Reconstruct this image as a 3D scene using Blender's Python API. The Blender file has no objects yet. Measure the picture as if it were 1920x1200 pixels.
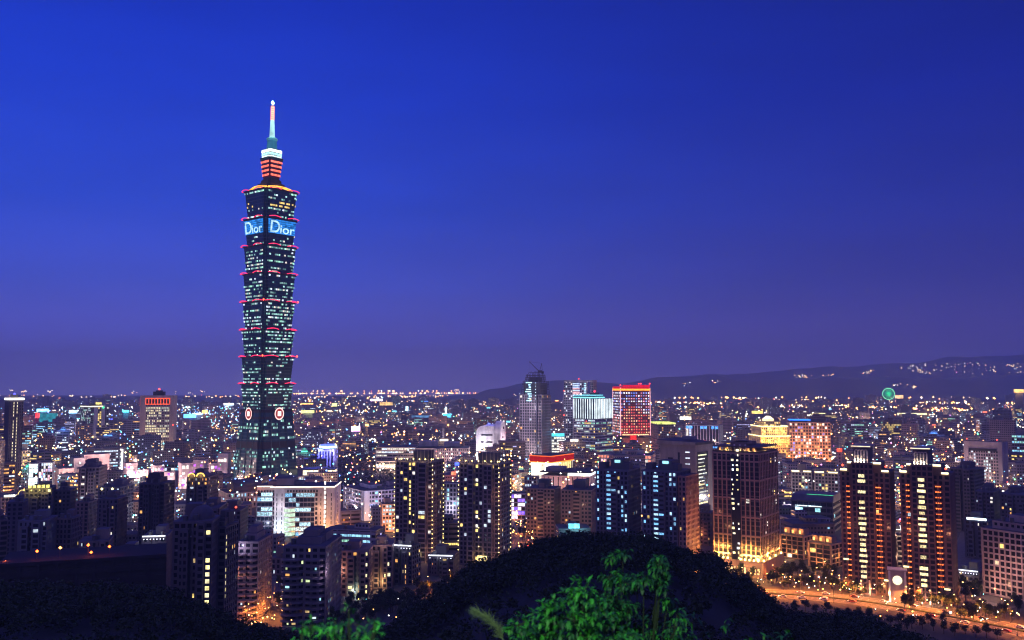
import bpy, math, random
from math import sin, cos, tan, atan, atan2, radians, pi, sqrt
from mathutils import Vector, Matrix
S = bpy.context.scene
COL = S.collection
RND = random.Random(11)
# ---------------------------------------------------------------- camera
F, CX, CY, CAMZ, HOR = 1700.0, 960.0, 600.0, 130.0, 725.0
PIT = atan((HOR - CY) / F)
cam = bpy.data.cameras.new('camera')
cam.sensor_width = 36.0
cam.lens = 36.0 * F / 1920.0
cam.clip_start = 0.1
cam.clip_end = 60000
cam.dof.use_dof = True
cam.dof.focus_distance = 700
cam.dof.aperture_fstop = 1.8
camo = bpy.data.objects.new('camera', cam)
COL.objects.link(camo)
camo.location = (0, 0, CAMZ)
camo.rotation_euler = (pi / 2 + PIT, 0, 0)
S.camera = camo
S.view_settings.view_transform = 'Standard'
S.view_settings.look = 'None'
S.view_settings.exposure = 0.0
S.view_settings.gamma = 1.0
S.cycles.max_bounces = 4
S.cycles.diffuse_bounces = 2
S.cycles.glossy_bounces = 2
S.cycles.volume_bounces = 0
S.cycles.sample_clamp_indirect = 2.0
S.cycles.sample_clamp_direct = 0.0
S.cycles.use_denoising = True
S.cycles.filter_width = 1.15


def lin(r, g, b):
    f = lambda c: c / 12.92 if c <= 0.04045 else ((c + 0.055) / 1.055) ** 2.4
    return (f(r / 255), f(g / 255), f(b / 255), 1)


# ---------------------------------------------------------------- dusk sky
W = bpy.data.worlds.new('World')
S.world = W
W.use_nodes = True
nt = W.node_tree
nt.nodes.clear()
N = nt.nodes.new
tc = N('ShaderNodeTexCoord')
sep = N('ShaderNodeSeparateXYZ')
nt.links.new(tc.outputs['Generated'], sep.inputs[0])


def ramp(cols):
    r = N('ShaderNodeValToRGB')
    r.color_ramp.interpolation = 'EASE' if False else 'LINEAR'
    el = r.color_ramp.elements
    while len(el) < len(cols):
        el.new(0.5)
    for e, (p, c) in zip(el, cols):
        e.position = p
        e.color = c
    nt.links.new(sep.outputs['Z'], r.inputs['Fac'])
    return r


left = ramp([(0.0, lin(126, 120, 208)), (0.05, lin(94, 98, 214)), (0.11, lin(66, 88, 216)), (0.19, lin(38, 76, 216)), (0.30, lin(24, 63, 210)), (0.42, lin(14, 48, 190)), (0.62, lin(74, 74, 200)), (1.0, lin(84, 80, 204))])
right = ramp([(0.0, lin(88, 78, 156)), (0.05, lin(68, 64, 152)), (0.11, lin(46, 52, 148)), (0.19, lin(30, 46, 152)), (0.30, lin(14, 36, 150)), (0.42, lin(13, 30, 126)), (0.62, lin(70, 70, 190)), (1.0, lin(84, 80, 204))])  # both ramps: unseen zenith stops raised to light the haze
mr = N('ShaderNodeMapRange')
mr.inputs['From Min'].default_value = -0.45
mr.inputs['From Max'].default_value = 0.55
mr.interpolation_type = 'SMOOTHSTEP'
nt.links.new(sep.outputs['X'], mr.inputs['Value'])
mix = N('ShaderNodeMix')
mix.data_type = 'RGBA'
nt.links.new(mr.outputs['Result'], mix.inputs['Factor'])
nt.links.new(left.outputs[0], mix.inputs['A'])
nt.links.new(right.outputs[0], mix.inputs['B'])
# unseen sky behind the viewpoint: added glow to light haze and facades
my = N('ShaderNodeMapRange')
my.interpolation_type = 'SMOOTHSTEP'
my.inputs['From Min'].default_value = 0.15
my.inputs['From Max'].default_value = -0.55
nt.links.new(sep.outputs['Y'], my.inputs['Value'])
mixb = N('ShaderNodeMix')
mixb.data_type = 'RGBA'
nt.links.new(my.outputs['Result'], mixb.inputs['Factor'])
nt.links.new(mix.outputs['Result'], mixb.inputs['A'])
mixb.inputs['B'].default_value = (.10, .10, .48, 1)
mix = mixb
# thin cloud veils low in the dusk sky
mp = N('ShaderNodeMapping')
mp.inputs['Scale'].default_value = (3, 3, 14)
nt.links.new(tc.outputs['Generated'], mp.inputs[0])
nz = N('ShaderNodeTexNoise')
nz.inputs['Scale'].default_value = 1.6
nz.inputs['Detail'].default_value = 5
nt.links.new(mp.outputs[0], nz.inputs['Vector'])
m2 = N('ShaderNodeMapRange')
m2.inputs['From Min'].default_value = 0.35
m2.inputs['From Max'].default_value = 0.7
m2.inputs['To Min'].default_value = 1.04
m2.inputs['To Max'].default_value = 0.93
nt.links.new(nz.outputs[0], m2.inputs['Value'])
vm = N('ShaderNodeVectorMath')
vm.operation = 'SCALE'
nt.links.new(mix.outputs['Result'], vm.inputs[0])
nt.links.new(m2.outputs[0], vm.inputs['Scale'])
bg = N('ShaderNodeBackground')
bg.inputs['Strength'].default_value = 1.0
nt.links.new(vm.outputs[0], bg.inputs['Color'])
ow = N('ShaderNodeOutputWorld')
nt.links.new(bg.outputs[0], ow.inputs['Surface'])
# afterglow of the set sun, very weak and very wide
sl = bpy.data.lights.new('afterglow', 'SUN')
sl.energy = 0.10
sl.angle = radians(40)
sl.color = (1.0, 0.66, 0.85)
so = bpy.data.objects.new('afterglow', sl)
COL.objects.link(so)
so.rotation_euler = (radians(62), 0, radians(-35))


# ---------------------------------------------------------------- helpers
def at(px, py, Y):
    xc = (px - CX) / F
    yc = (CY - py) / F
    t = Y / (cos(PIT) - yc * sin(PIT))
    return Vector((xc * t, Y, CAMZ + t * (sin(PIT) + yc * cos(PIT))))


def zat(py, Y):
    return at(CX, py, Y).z


def gnd(px, py, z=0.0):
    xc = (px - CX) / F
    yc = (CY - py) / F
    s = sin(PIT) + yc * cos(PIT)
    t = (z - CAMZ) / s
    return Vector((xc * t, t * (cos(PIT) - yc * sin(PIT)), z))


def proj(p):
    d = Vector(p) - Vector((0, 0, CAMZ))
    fwd = d.y * cos(PIT) + d.z * sin(PIT)
    up = -d.y * sin(PIT) + d.z * cos(PIT)
    return CX + F * d.x / fwd, CY - F * up / fwd


def tag(o, label=None, cat=None, group=None, kind=None):
    if label: o['label'] = label
    if cat: o['category'] = cat
    if group: o['group'] = group
    if kind: o['kind'] = kind
    return o


def empty(name, loc=(0, 0, 0), rz=0.0, label=None, cat=None, group=None):
    o = bpy.data.objects.new(name, None)
    COL.objects.link(o)
    o.location = loc
    o.rotation_euler = (0, 0, rz)
    o.empty_display_size = 1
    return tag(o, label, cat, group)


class MB:
    def __init__(s):
        s.v = []; s.f = []; s.m = []; s.uv = []; s.mats = []

    def mi(s, m):
        if m not in s.mats: s.mats.append(m)
        return s.mats.index(m)

    def face(s, pts, m, uv=None):
        b = len(s.v)
        s.v.extend([tuple(p) for p in pts])
        s.f.append(tuple(range(b, b + len(pts))))
        s.m.append(s.mi(m))
        s.uv.append(uv or [(0.0, 0.0)] * len(pts))

    def box(s, x0, x1, y0, y1, z0, z1, m, rz=0.0, o=(0, 0), mt=None, uo=0.0):
        c, n = cos(rz), sin(rz)
        def P(x, y, z): return (o[0] + x * c - y * n, o[1] + x * n + y * c, z)
        b = len(s.v)
        s.v.extend([P(x0, y0, z0), P(x1, y0, z0), P(x1, y1, z0), P(x0, y1, z0), P(x0, y0, z1), P(x1, y0, z1), P(x1, y1, z1), P(x0, y1, z1)])
        k = s.mi(m)
        kt = s.mi(mt) if mt else k
        w, d, h = x1 - x0, y1 - y0, z1 - z0
        for q, L in (((0, 1, 5, 4), w), ((1, 2, 6, 5), d), ((2, 3, 7, 6), w), ((3, 0, 4, 7), d)):
            s.f.append(tuple(b + i for i in q)); s.m.append(k)
            s.uv.append([(uo, 0), (uo + L, 0), (uo + L, h), (uo, h)])
        s.f.append((b + 4, b + 5, b + 6, b + 7)); s.m.append(kt); s.uv.append([(0, 0)] * 4)
        s.f.append((b + 3, b + 2, b + 1, b)); s.m.append(kt); s.uv.append([(0, 0)] * 4)

    def loft(s, rings, m, cap=True, capm=None):
        """rings: list of rings of points, same count"""
        b = len(s.v); n = len(rings[0]); k = s.mi(m)
        for r in rings: s.v.extend([tuple(p) for p in r])
        for i in range(len(rings) - 1):
            for j in range(n):
                j2 = (j + 1) % n
                s.f.append((b + i * n + j, b + i * n + j2, b + (i + 1) * n + j2, b + (i + 1) * n + j)); s.m.append(k)
                s.uv.append([(0, 0)] * 4)
        if cap:
            kc = s.mi(capm) if capm else k
            s.f.append(tuple(b + (len(rings) - 1) * n + j for j in range(n))); s.m.append(kc); s.uv.append([(0, 0)] * n)
            s.f.append(tuple(b + j for j in reversed(range(n)))); s.m.append(kc); s.uv.append([(0, 0)] * n)

    def cyl(s, x, y, z0, z1, r0, r1, m, n=12):
        s.loft([[(x + r0 * cos(2 * pi * i / n), y + r0 * sin(2 * pi * i / n), z0) for i in range(n)],
                [(x + r1 * cos(2 * pi * i / n), y + r1 * sin(2 * pi * i / n), z1) for i in range(n)]], m)

    def tube(s, pts, r, m, n=6):
        rings = []
        pts = [Vector(p) for p in pts]
        for i, p in enumerate(pts):
            t = (pts[min(i + 1, len(pts) - 1)] - pts[max(i - 1, 0)]).normalized()
            a = t.cross(Vector((0, 0, 1)))
            if a.length < 1e-3: a = Vector((1, 0, 0))
            a.normalize(); b = t.cross(a)
            rr = r[i] if isinstance(r, (list, tuple)) else r
            rings.append([p + a * rr * cos(2 * pi * k / n) + b * rr * sin(2 * pi * k / n) for k in range(n)])
        s.loft(rings, m)

    def octa(s, p, r, m, rz=None):
        x, y, z = p; b = len(s.v); k = s.mi(m); h = rz or r
        s.v.extend([(x + r, y, z), (x, y + r, z), (x - r, y, z), (x, y - r, z), (x, y, z + h), (x, y, z - h)])
        for q in ((0, 1, 4), (1, 2, 4), (2, 3, 4), (3, 0, 4), (1, 0, 5), (2, 1, 5), (3, 2, 5), (0, 3, 5)):
            s.f.append(tuple(b + i for i in q)); s.m.append(k); s.uv.append([(0, 0)] * 3)

    def build(s, name, parent=None, loc=None, smooth=False):
        me = bpy.data.meshes.new(name)
        me.from_pydata(s.v, [], s.f)
        for m in s.mats: me.materials.append(m)
        me.polygons.foreach_set('material_index', s.m)
        u = me.uv_layers.new(name='UVMap')
        flat = []
        for q in s.uv:
            for a in q: flat.extend(a)
        u.data.foreach_set('uv', flat)
        if smooth: me.polygons.foreach_set('use_smooth', [True] * len(s.f))
        me.update()
        o = bpy.data.objects.new(name, me)
        COL.objects.link(o)
        if parent: o.parent = parent
        if loc is not None: o.location = loc
        return o


# ---------------------------------------------------------------- materials
MC = {}


def new_mat(name):
    m = bpy.data.materials.new(name)
    m.use_nodes = True
    t = m.node_tree
    t.nodes.clear()
    return m, t


def E(c, s=1.5, var=0.5, scale=0.35, sample=False):
    """light-giving surface (lit window, lamp, sign)"""
    key = ('E', c, s, var, scale, sample)
    if key in MC: return MC[key]
    m, t = new_mat('lit')
    e = t.nodes.new('ShaderNodeEmission')
    e.inputs['Color'].default_value = (*c, 1)
    o = t.nodes.new('ShaderNodeOutputMaterial')
    t.links.new(e.outputs[0], o.inputs[0])
    if var:
        g = t.nodes.new('ShaderNodeNewGeometry')
        n = t.nodes.new('ShaderNodeTexNoise')
        n.inputs['Scale'].default_value = scale
        n.inputs['Detail'].default_value = 2
        t.links.new(g.outputs['Position'], n.inputs['Vector'])
        r = t.nodes.new('ShaderNodeMapRange')
        r.inputs['From Min'].default_value = 0.35
        r.inputs['From Max'].default_value = 0.65
        r.inputs['To Min'].default_value = s * (1 - var)
        r.inputs['To Max'].default_value = s * (1 + var)
        t.links.new(n.outputs[0], r.inputs['Value'])
        t.links.new(r.outputs[0], e.inputs['Strength'])
    else:
        e.inputs['Strength'].default_value = s
    m.cycles.emission_sampling = 'AUTO' if sample else 'NONE'
    MC[key] = m
    return m


def Wm(c, rough=0.75, var=0.25, scale=0.15, metal=0.0, win=None):
    """wall: base colour with weathering; win=(floor, bay, wcol) adds a grid of unlit window glass by UV in metres"""
    key = ('W', c, rough, var, scale, metal, win)
    if key in MC: return MC[key]
    m, t = new_mat('wall_finish')
    b = t.nodes.new('ShaderNodeBsdfPrincipled')
    b.inputs['Roughness'].default_value = rough
    b.inputs['Metallic'].default_value = metal
    o = t.nodes.new('ShaderNodeOutputMaterial')
    t.links.new(b.outputs[0], o.inputs[0])
    g = t.nodes.new('ShaderNodeNewGeometry')
    mp = t.nodes.new('ShaderNodeMapping')
    mp.inputs['Scale'].default_value = (1, 1, 0.25)
    t.links.new(g.outputs['Position'], mp.inputs[0])
    n = t.nodes.new('ShaderNodeTexNoise')
    n.inputs['Scale'].default_value = scale
    n.inputs['Detail'].default_value = 4
    t.links.new(mp.outputs[0], n.inputs['Vector'])
    r = t.nodes.new('ShaderNodeMapRange')
    r.inputs['From Min'].default_value = 0.3
    r.inputs['From Max'].default_value = 0.7
    r.inputs['To Min'].default_value = 1 - var
    r.inputs['To Max'].default_value = 1 + var
    t.links.new(n.outputs[0], r.inputs['Value'])
    v = t.nodes.new('ShaderNodeVectorMath'); v.operation = 'SCALE'
    v.inputs[0].default_value = c
    t.links.new(r.outputs[0], v.inputs['Scale'])
    outc = v.outputs[0]
    if win:
        uv = t.nodes.new('ShaderNodeUVMap')
        sx = t.nodes.new('ShaderNodeSeparateXYZ')
        t.links.new(uv.outputs[0], sx.inputs[0])

        def M(op, a, bb):
            k = t.nodes.new('ShaderNodeMath'); k.operation = op
            for i, q in enumerate((a, bb)):
                if q is None: continue
                if isinstance(q, (int, float)): k.inputs[i].default_value = q
                else: t.links.new(q, k.inputs[i])
            return k.outputs[0]
        fv = M('FRACT', M('DIVIDE', sx.outputs['Y'], win[0]), None)
        fu = M('FRACT', M('DIVIDE', sx.outputs['X'], win[1]), None)
        msk = M('MULTIPLY', M('MULTIPLY', M('GREATER_THAN', fv, 0.38), M('LESS_THAN', fv, 0.86)), M('GREATER_THAN', fu, win[3] if len(win) > 3 else 0.4))
        mx = t.nodes.new('ShaderNodeMix'); mx.data_type = 'RGBA'
        t.links.new(msk, mx.inputs['Factor'])
        t.links.new(outc, mx.inputs['A'])
        mx.inputs['B'].default_value = (*win[2], 1)
        outc = mx.outputs['Result']
        rr = t.nodes.new('ShaderNodeMapRange')
        rr.inputs['To Min'].default_value = rough
        rr.inputs['To Max'].default_value = 0.2
        t.links.new(msk, rr.inputs['Value'])
        t.links.new(rr.outputs[0], b.inputs['Roughness'])
    t.links.new(outc, b.inputs['Base Color'])
    MC[key] = m
    return m


GLASS = Wm((0.016, 0.018, 0.030), 0.22, 0.5, 0.4)
GLASSB = Wm((0.012, 0.022, 0.045), 0.18, 0.5, 0.4)
DARK = Wm((0.03, 0.028, 0.032), 0.8)
ROOF = Wm((0.07, 0.065, 0.075), 0.9, 0.4, 0.1)
STEEL = Wm((0.12, 0.12, 0.13), 0.5, 0.2, 1.0, 0.6)
WARM, YEL, COOL, CYN, GRN = (1, .48, .13), (1, .70, .20), (.72, .86, 1), (.30, .72, 1), (.45, 1, .75)
ORG, WHT, RED, PNK, BLU, MAG, TEAL = (1, .30, .05), (1, .93, .80), (1, .03, .03), (1, .5, .6), (.08, .15, 1), (.8, .2, 1), (.1, .9, .85)
PAL_HOME = [E(WARM, 1.3), E(YEL, 1.3), E(YEL, .8), E(WHT, 1.2), E(COOL, .9), E(WARM, .6)]
PAL_OFF = [E(COOL, 1.4), E(GRN, .9), E(COOL, .8), E(CYN, 1.0), E(WHT, 1.2)]
PAL_MIX = PAL_HOME + PAL_OFF


def light(p, c, power, r=0.6, kind='POINT', parent=None):
    l = bpy.data.lights.new('lamp_light', kind)
    l.energy = power
    l.color = c
    l.shadow_soft_size = r
    o = bpy.data.objects.new('lamp_light', l)
    COL.objects.link(o)
    o.location = p
    if parent: o.parent = parent
    return o


QM = {}


def quad_mesh(w, h, m):
    k = (round(w, 1), round(h, 1), m.name)
    if k not in QM:
        me = bpy.data.meshes.new('window')
        a, b = w / 2, h / 2
        me.from_pydata([(-a, 0, -b), (a, 0, -b), (a, 0, b), (-a, 0, b)], [], [(0, 1, 2, 3)])
        me.materials.append(m)
        QM[k] = me
    return QM[k]


HERO = []   # (xl, xr, ytop, depth) for the sightline test, footprints for the packing of the blocks
FOOT = []


class B:
    """one building: an Empty at its base; parts are built in its own frame (x along the front, -y to the viewer)"""

    def __init__(s, name, label, cat, xl, xr, yt, Y, a=0, sp=.35, dep=None, wall=None, glass=None, group=None, z0=0, yh=None):
        xm = (xl + xr) / 2
        phi = atan2((xm - CX) / F, 1)
        Wd = (xr - xl) / F * Y * cos(phi)
        ar = radians(a)
        if a == 0:
            s.w = Wd; s.d = dep or .75 * Wd; sh = s.d / 2
        else:
            s.w = Wd * (1 - sp) / cos(abs(ar)); s.d = dep or Wd * sp / sin(abs(ar))
            sh = .3 * (s.w * sin(abs(ar)) + s.d * cos(ar))
        c = at(xm, HOR, Y)
        dr = Vector((c.x, c.y, 0)).normalized()
        c = c + dr * sh
        s.rz = ar - phi
        s.H = zat(yt, Y) - z0
        s.Y = Y
        s.z0 = z0
        s.wall = wall or Wm((.3, .26, .25)); s.glass = glass or GLASS
        s.root = empty(name, (c.x, c.y, z0), s.rz, label, cat, group)
        s.mb = {}
        s.win = []
        s.rnd = random.Random(int(xl * 7 + yt * 3 + Y))
        HERO.append((xl, xr, yt, Y))
        FOOT.append((c.x, c.y, .5 * sqrt(s.w ** 2 + s.d ** 2) + 4))
        s.c = c

    def m(s, name):
        if name not in s.mb: s.mb[name] = MB()
        return s.mb[name]

    def one(s, name):
        """a further part mesh of the same name"""
        i = 0
        while (name, i) in s.mb: i += 1
        s.mb[(name, i)] = MB()
        return s.mb[(name, i)]

    def z(s, py): return zat(py, s.Y) - s.z0

    def wp(s, x, y, z):
        c, n = cos(s.rz), sin(s.rz)
        return Vector((s.root.location.x + x * c - y * n, s.root.location.y + x * n + y * c, s.z0 + z))

    def lamp(s, x, y, z, c, power, r=.5):
        return light(s.wp(x, y, z), c, power, r)

    def faces(s, v):
        x0, x1, y0, y1 = v
        return {'F': ((x0, y0), (1, 0), (0, -1), x1 - x0, 0), 'R': ((x1, y0), (0, 1), (1, 0), y1 - y0, pi / 2),
                'L': ((x0, y1), (0, -1), (-1, 0), y1 - y0, -pi / 2), 'K': ((x1, y1), (-1, 0), (0, 1), x1 - x0, pi)}

    def addwin(s, f, u0, u1, z0, z1, m, off=.06):
        s.win.append((f, u0, u1, z0, z1, m, off))

    def vol(s, z1=None, z0=0, x0=None, x1=None, y0=None, y1=None, fh=3.3, bay=3.4, band=1.1, pier=.9, pr=.35, lit=None, faces='FLR', wall=None, glass=None, roof=None, parapet=1.2, base=0.0, pp=.14):
        z1 = s.H if z1 is None else z1
        x0 = -s.w / 2 if x0 is None else x0; x1 = s.w / 2 if x1 is None else x1
        y0 = -s.d / 2 if y0 is None else y0; y1 = s.d / 2 if y1 is None else y1
        wall = wall or s.wall; glass = glass or s.glass
        s.m('glazing').box(x0, x1, y0, y1, z0, z1 - .3, glass)
        cl = s.m('facade_cladding')
        top = z1 - parapet
        nk = max(1, int(round((top - z0 - base) / fh))); fh = (top - z0 - base) / nk
        zb = z0 + base
        if base: cl.box(x0 - pr, x1 + pr, y0 - pr, y1 + pr, z0, zb, wall)
        if band > 0:
            for k in range(nk):
                cl.box(x0 - pr, x1 + pr, y0 - pr, y1 + pr, zb + k * fh, zb + k * fh + band, wall)
        cl.box(x0 - pr - .1, x1 + pr + .1, y0 - pr - .1, y1 + pr + .1, top, z1, wall, mt=roof or ROOF)
        fs = s.faces((x0, x1, y0, y1))
        for fn, (o, u, n, L, rot) in fs.items():
            nb = max(1, int(round(L / bay))); bw = L / nb
            if pier > 0:
                for j in range(nb + 1):
                    if j == nb: continue
                    c = j * bw; q = pr + pp
                    h = pier / 2
                    a0, a1 = c - h, c + h
                    if j == 0: a0, a1 = -q, h
                    P = [(o[0] + u[0] * a, o[1] + u[1] * a) for a in (a0, a1)]
                    xs = sorted([P[0][0], P[1][0], P[0][0] + n[0] * q, P[1][0] + n[0] * q]); ys = sorted([P[0][1], P[1][1], P[0][1] + n[1] * q, P[1][1] + n[1] * q])
                    cl.box(xs[0], xs[-1], ys[0], ys[-1], z0, top - .02, wall)
                    if j == 0: continue
            if fn in faces and lit:
                for k in range(nk):
                    for j in range(nb):
                        m = lit(fn, k, j, nk, nb)
                        if m is None: continue
                        f0, f1 = 0.0, 1.0
                        if isinstance(m, tuple): m, f0, f1 = m
                        ww = bw - pier; 
                        s.addwin((o, u, n, rot), j * bw + pier / 2 + ww * f0 + .03, j * bw + pier / 2 + ww * f1 - .03, zb + k * fh + band, zb + (k + 1) * fh - .08, m)
        return fs

    def roofs(s, n=2, z=None, big=.4, wall=None, x0=None, x1=None, y0=None, y1=None):
        r = s.rnd; z = s.H if z is None else z
        x0 = -s.w / 2 if x0 is None else x0; x1 = s.w / 2 if x1 is None else x1
        y0 = -s.d / 2 if y0 is None else y0; y1 = s.d / 2 if y1 is None else y1
        W_, D_ = x1 - x0, y1 - y0
        a = x0 + W_ * r.uniform(.15, .5); b = y0 + D_ * r.uniform(.25, .45)
        h = r.uniform(3.5, 7)
        s.one('roof_house').box(a, a + W_ * big, b, b + D_ * .45, z, z + h, wall or s.wall, mt=ROOF)
        for i in range(n):
            tx, ty = x0 + W_ * r.uniform(.1, .9), y0 + D_ * r.uniform(.1, .3)
            s.one('water_tank').cyl(tx, ty, z, z + r.uniform(2, 3), 1.2, 1.2, STEEL, 10)
        s.one('antenna').tube([(a + 1, b + 1, z + h), (a + 1, b + 1, z + h + r.uniform(3, 7))], .09, STEEL, 4)

    def done(s, nmax=100):
        for k, mb in s.mb.items():
            if mb.f: mb.build(k if isinstance(k, str) else k[0], s.root)
        ws = sorted(s.win, key=lambda q: -(q[2] - q[1]) * (q[4] - q[3]) * (1.5 if q[0][3] == 0 else 1))
        rest = MB()
        for i, (fc, u0, u1, z0, z1, m, off) in enumerate(ws):
            o, u, n, rot = fc
            w, h = u1 - u0, z1 - z0
            if w <= 0.05 or h <= 0.05: continue
            cu = (u0 + u1) / 2
            p = (o[0] + u[0] * cu + n[0] * off, o[1] + u[1] * cu + n[1] * off, (z0 + z1) / 2)
            if i < nmax:
                ob = bpy.data.objects.new('window', quad_mesh(w, h, m))
                COL.objects.link(ob); ob.parent = s.root
                ob.location = p; ob.rotation_euler = (0, 0, rot)
            else:
                ax, ay = u[0] * w / 2, u[1] * w / 2
                rest.face([(p[0] - ax, p[1] - ay, z0), (p[0] + ax, p[1] + ay, z0), (p[0] + ax, p[1] + ay, z1), (p[0] - ax, p[1] - ay, z1)], m)
        if rest.f:
            o = rest.build('window', s.root)
            o['kind'] = 'stuff'
        return s


def L_rand(p, pal, r, rows=False, runs=False, split=False):
    rowp = {}
    st = {'on': None}

    def f(fn, k, j, nk, nb):
        q = p
        if rows:
            if (fn, k) not in rowp: rowp[(fn, k)] = r.choice([.15, .4, 1, 1.6, 2.6])
            q = p * rowp[(fn, k)]
        if runs and st['on'] and r.random() < .72 and j > 0:
            return st['on'] if r.random() > .1 else None
        m = r.choice(pal) if r.random() < q else None
        st['on'] = m
        if m and split and r.random() < .6:
            a = r.choice([0, .35, .5]); return (m, a, min(1, a + r.choice([.45, .6])))
        return m
    return f


def L_cols(cols, base, r):
    """cols: {(face, fraction_from, fraction_to): (probability, palette)} over a base pattern"""
    def f(fn, k, j, nk, nb):
        t = (j + .5) / nb
        for (cf, a, b), (p, pal) in cols.items():
            if fn == cf and a <= t < b:
                return r.choice(pal) if r.random() < p else None
        return base(fn, k, j, nk, nb) if base else None
    return f
# ================================================================ ground, hills, hillside
gm = MB()
ASPH = Wm((.035, .033, .038), .9, .5, .02)
gm.face([(-16000, -300, 0), (16000, -300, 0), (16000, 13500, 0), (-16000, 13500, 0)], ASPH)
tag(gm.build('ground'), kind='structure')

HILLM = Wm((.11, .12, .11), .95, .25, .002)


def ridge(name, Y, depth, prof, seed):
    """prof: list of (px, py) of the crest; a rounded ridge of real height at distance Y"""
    r = random.Random(seed)
    mb = MB()
    cols = []
    xs = []
    x = prof[0][0]
    while x <= prof[-1][0]:
        xs.append(x); x += 12
    ph = [r.uniform(0, 6) for _ in range(6)]
    for x in xs:
        for i in range(len(prof) - 1):
            if prof[i][0] <= x <= prof[i + 1][0]:
                t = (x - prof[i][0]) / (prof[i + 1][0] - prof[i][0]); t = t * t * (3 - 2 * t)
                py = prof[i][1] * (1 - t) + prof[i + 1][1] * t; break
        py += sum(sin(x * .021 * (k + 1) + ph[k]) / (k + 1) for k in range(6)) * .9
        c = at(x, py, Y)
        h = max(c.z, 1)
        col = []
        for k in range(9):
            u = k / 8 * 2 - 1
            col.append((c.x * (1 + u * depth / Y * .4), Y + u * depth, h * max(0, 1 - u * u) ** .8 * (1 + .06 * sin(k * 2 + x * .03)) - .5))
        cols.append(col)
    b = 0
    n = 9
    for col in cols: mb.v.extend(col)
    for i in range(len(cols) - 1):
        for k in range(n - 1):
            mb.f.append((i * n + k, i * n + k + 1, (i + 1) * n + k + 1, (i + 1) * n + k)); mb.m.append(0); mb.uv.append([(0, 0)] * 4)
    mb.mats.append(HILLM)
    tag(mb.build(name, smooth=True), kind='structure')


ridge('near_hills', 9000, 900, [(800, 748), (880, 738), (930, 728), (985, 718), (1060, 716), (1160, 718), (1240, 709), (1330, 705), (1400, 716), (1480, 712), (1560, 707), (1680, 710), (1800, 708), (1920, 704), (2100, 700)], 3)
ridge('far_mountains', 11700, 1400, [(1120, 732), (1200, 720), (1330, 702), (1450, 698), (1560, 688), (1680, 684), (1790, 668), (1880, 672), (1960, 660), (2150, 650)], 5)

CREST = [(-1600, 1120), (-200, 1078), (0, 1082), (200, 1085), (330, 1092), (400, 1125), (450, 1148), (520, 1166), (600, 1182), (700, 1178), (760, 1145), (800, 1110), (850, 1078), (885, 1052), (930, 1036), (975, 1022), (1010, 1006), (1080, 990), (1130, 996), (1200, 992), (1240, 1006), (1280, 1024), (1335, 1034), (1370, 1062), (1410, 1090), (1440, 1118), (1490, 1138), (1580, 1138), (1640, 1152), (1700, 1178), (1760, 1205), (1900, 1235), (2100, 1290), (3600, 1400)]


def crest(px):
    for i in range(len(CREST) - 1):
        if CREST[i][0] <= px <= CREST[i + 1][0]:
            t = (px - CREST[i][0]) / (CREST[i + 1][0] - CREST[i][0])
            return CREST[i][1] * (1 - t) + CREST[i + 1][1] * t
    return 1120


DC = 280.0


def hillz(px, t, cr=None):
    cr = crest(px) if cr is None else cr
    k = (cr - HOR) / F
    d = min(t, DC)
    z = CAMZ - k * d - (4 + 9 * sin(pi * d / DC) + 2.5 * d / DC)
    if t > DC:
        u = min(1, (t - DC) / 130)
        z = z * (1 - u * u * (3 - 2 * u)) - 1.0 * u
    return z


SOIL = Wm((.008, .010, .007), 1.0, .5, .3)
tm = MB()
pxs = list(range(-1500, -200, 130)) + list(range(-200, 2120, 20)) + list(range(2120, 3500, 130))
ts = [2, 5, 9, 14, 20, 30, 45, 65, 90, 120, 150, 180, 210, 240, 260, 280, 300, 320, 340, 360, 385, 412]
for px in pxs:
    for t in ts:
        tm.v.append(((px - CX) / F * t, t, hillz(px, t)))
nn = len(ts)
for i in range(len(pxs) - 1):
    for k in range(nn - 1):
        tm.f.append((i * nn + k, (i + 1) * nn + k, (i + 1) * nn + k + 1, i * nn + k + 1)); tm.m.append(0); tm.uv.append([(0, 0)] * 4)
tm.mats.append(SOIL)
tag(tm.build('hillside', smooth=True), kind='structure')
pm = MB()
pm.box(-60, 60, -80, 2.4, 60, 126.0, SOIL)
tag(pm.build('lookout_terrain'), kind='structure')

LEAFD = Wm((.013, .026, .012), .8, .5, .25)
LEAFM = Wm((.022, .038, .012), .8, .5, .25)


def leafball(mb, c, r, n, size, m, rnd, flat=.8):
    for _ in range(n):
        while True:
            d = Vector((rnd.uniform(-1, 1), rnd.uniform(-1, 1), rnd.uniform(-.9, 1)))
            if .25 < d.length < 1: break
        p = Vector(c) + Vector((d.x * r, d.y * r, d.z * r * flat))
        a = Vector((rnd.gauss(0, 1), rnd.gauss(0, 1), rnd.gauss(0, .6))).normalized()
        b = a.cross(Vector((rnd.gauss(0, 1), rnd.gauss(0, 1), rnd.gauss(0, 1)))).normalized()
        s_ = size * rnd.uniform(.6, 1.3)
        mb.face([p - a * s_, p + b * s_ * .55, p + a * s_, p - b * s_ * .55], m)


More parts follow.
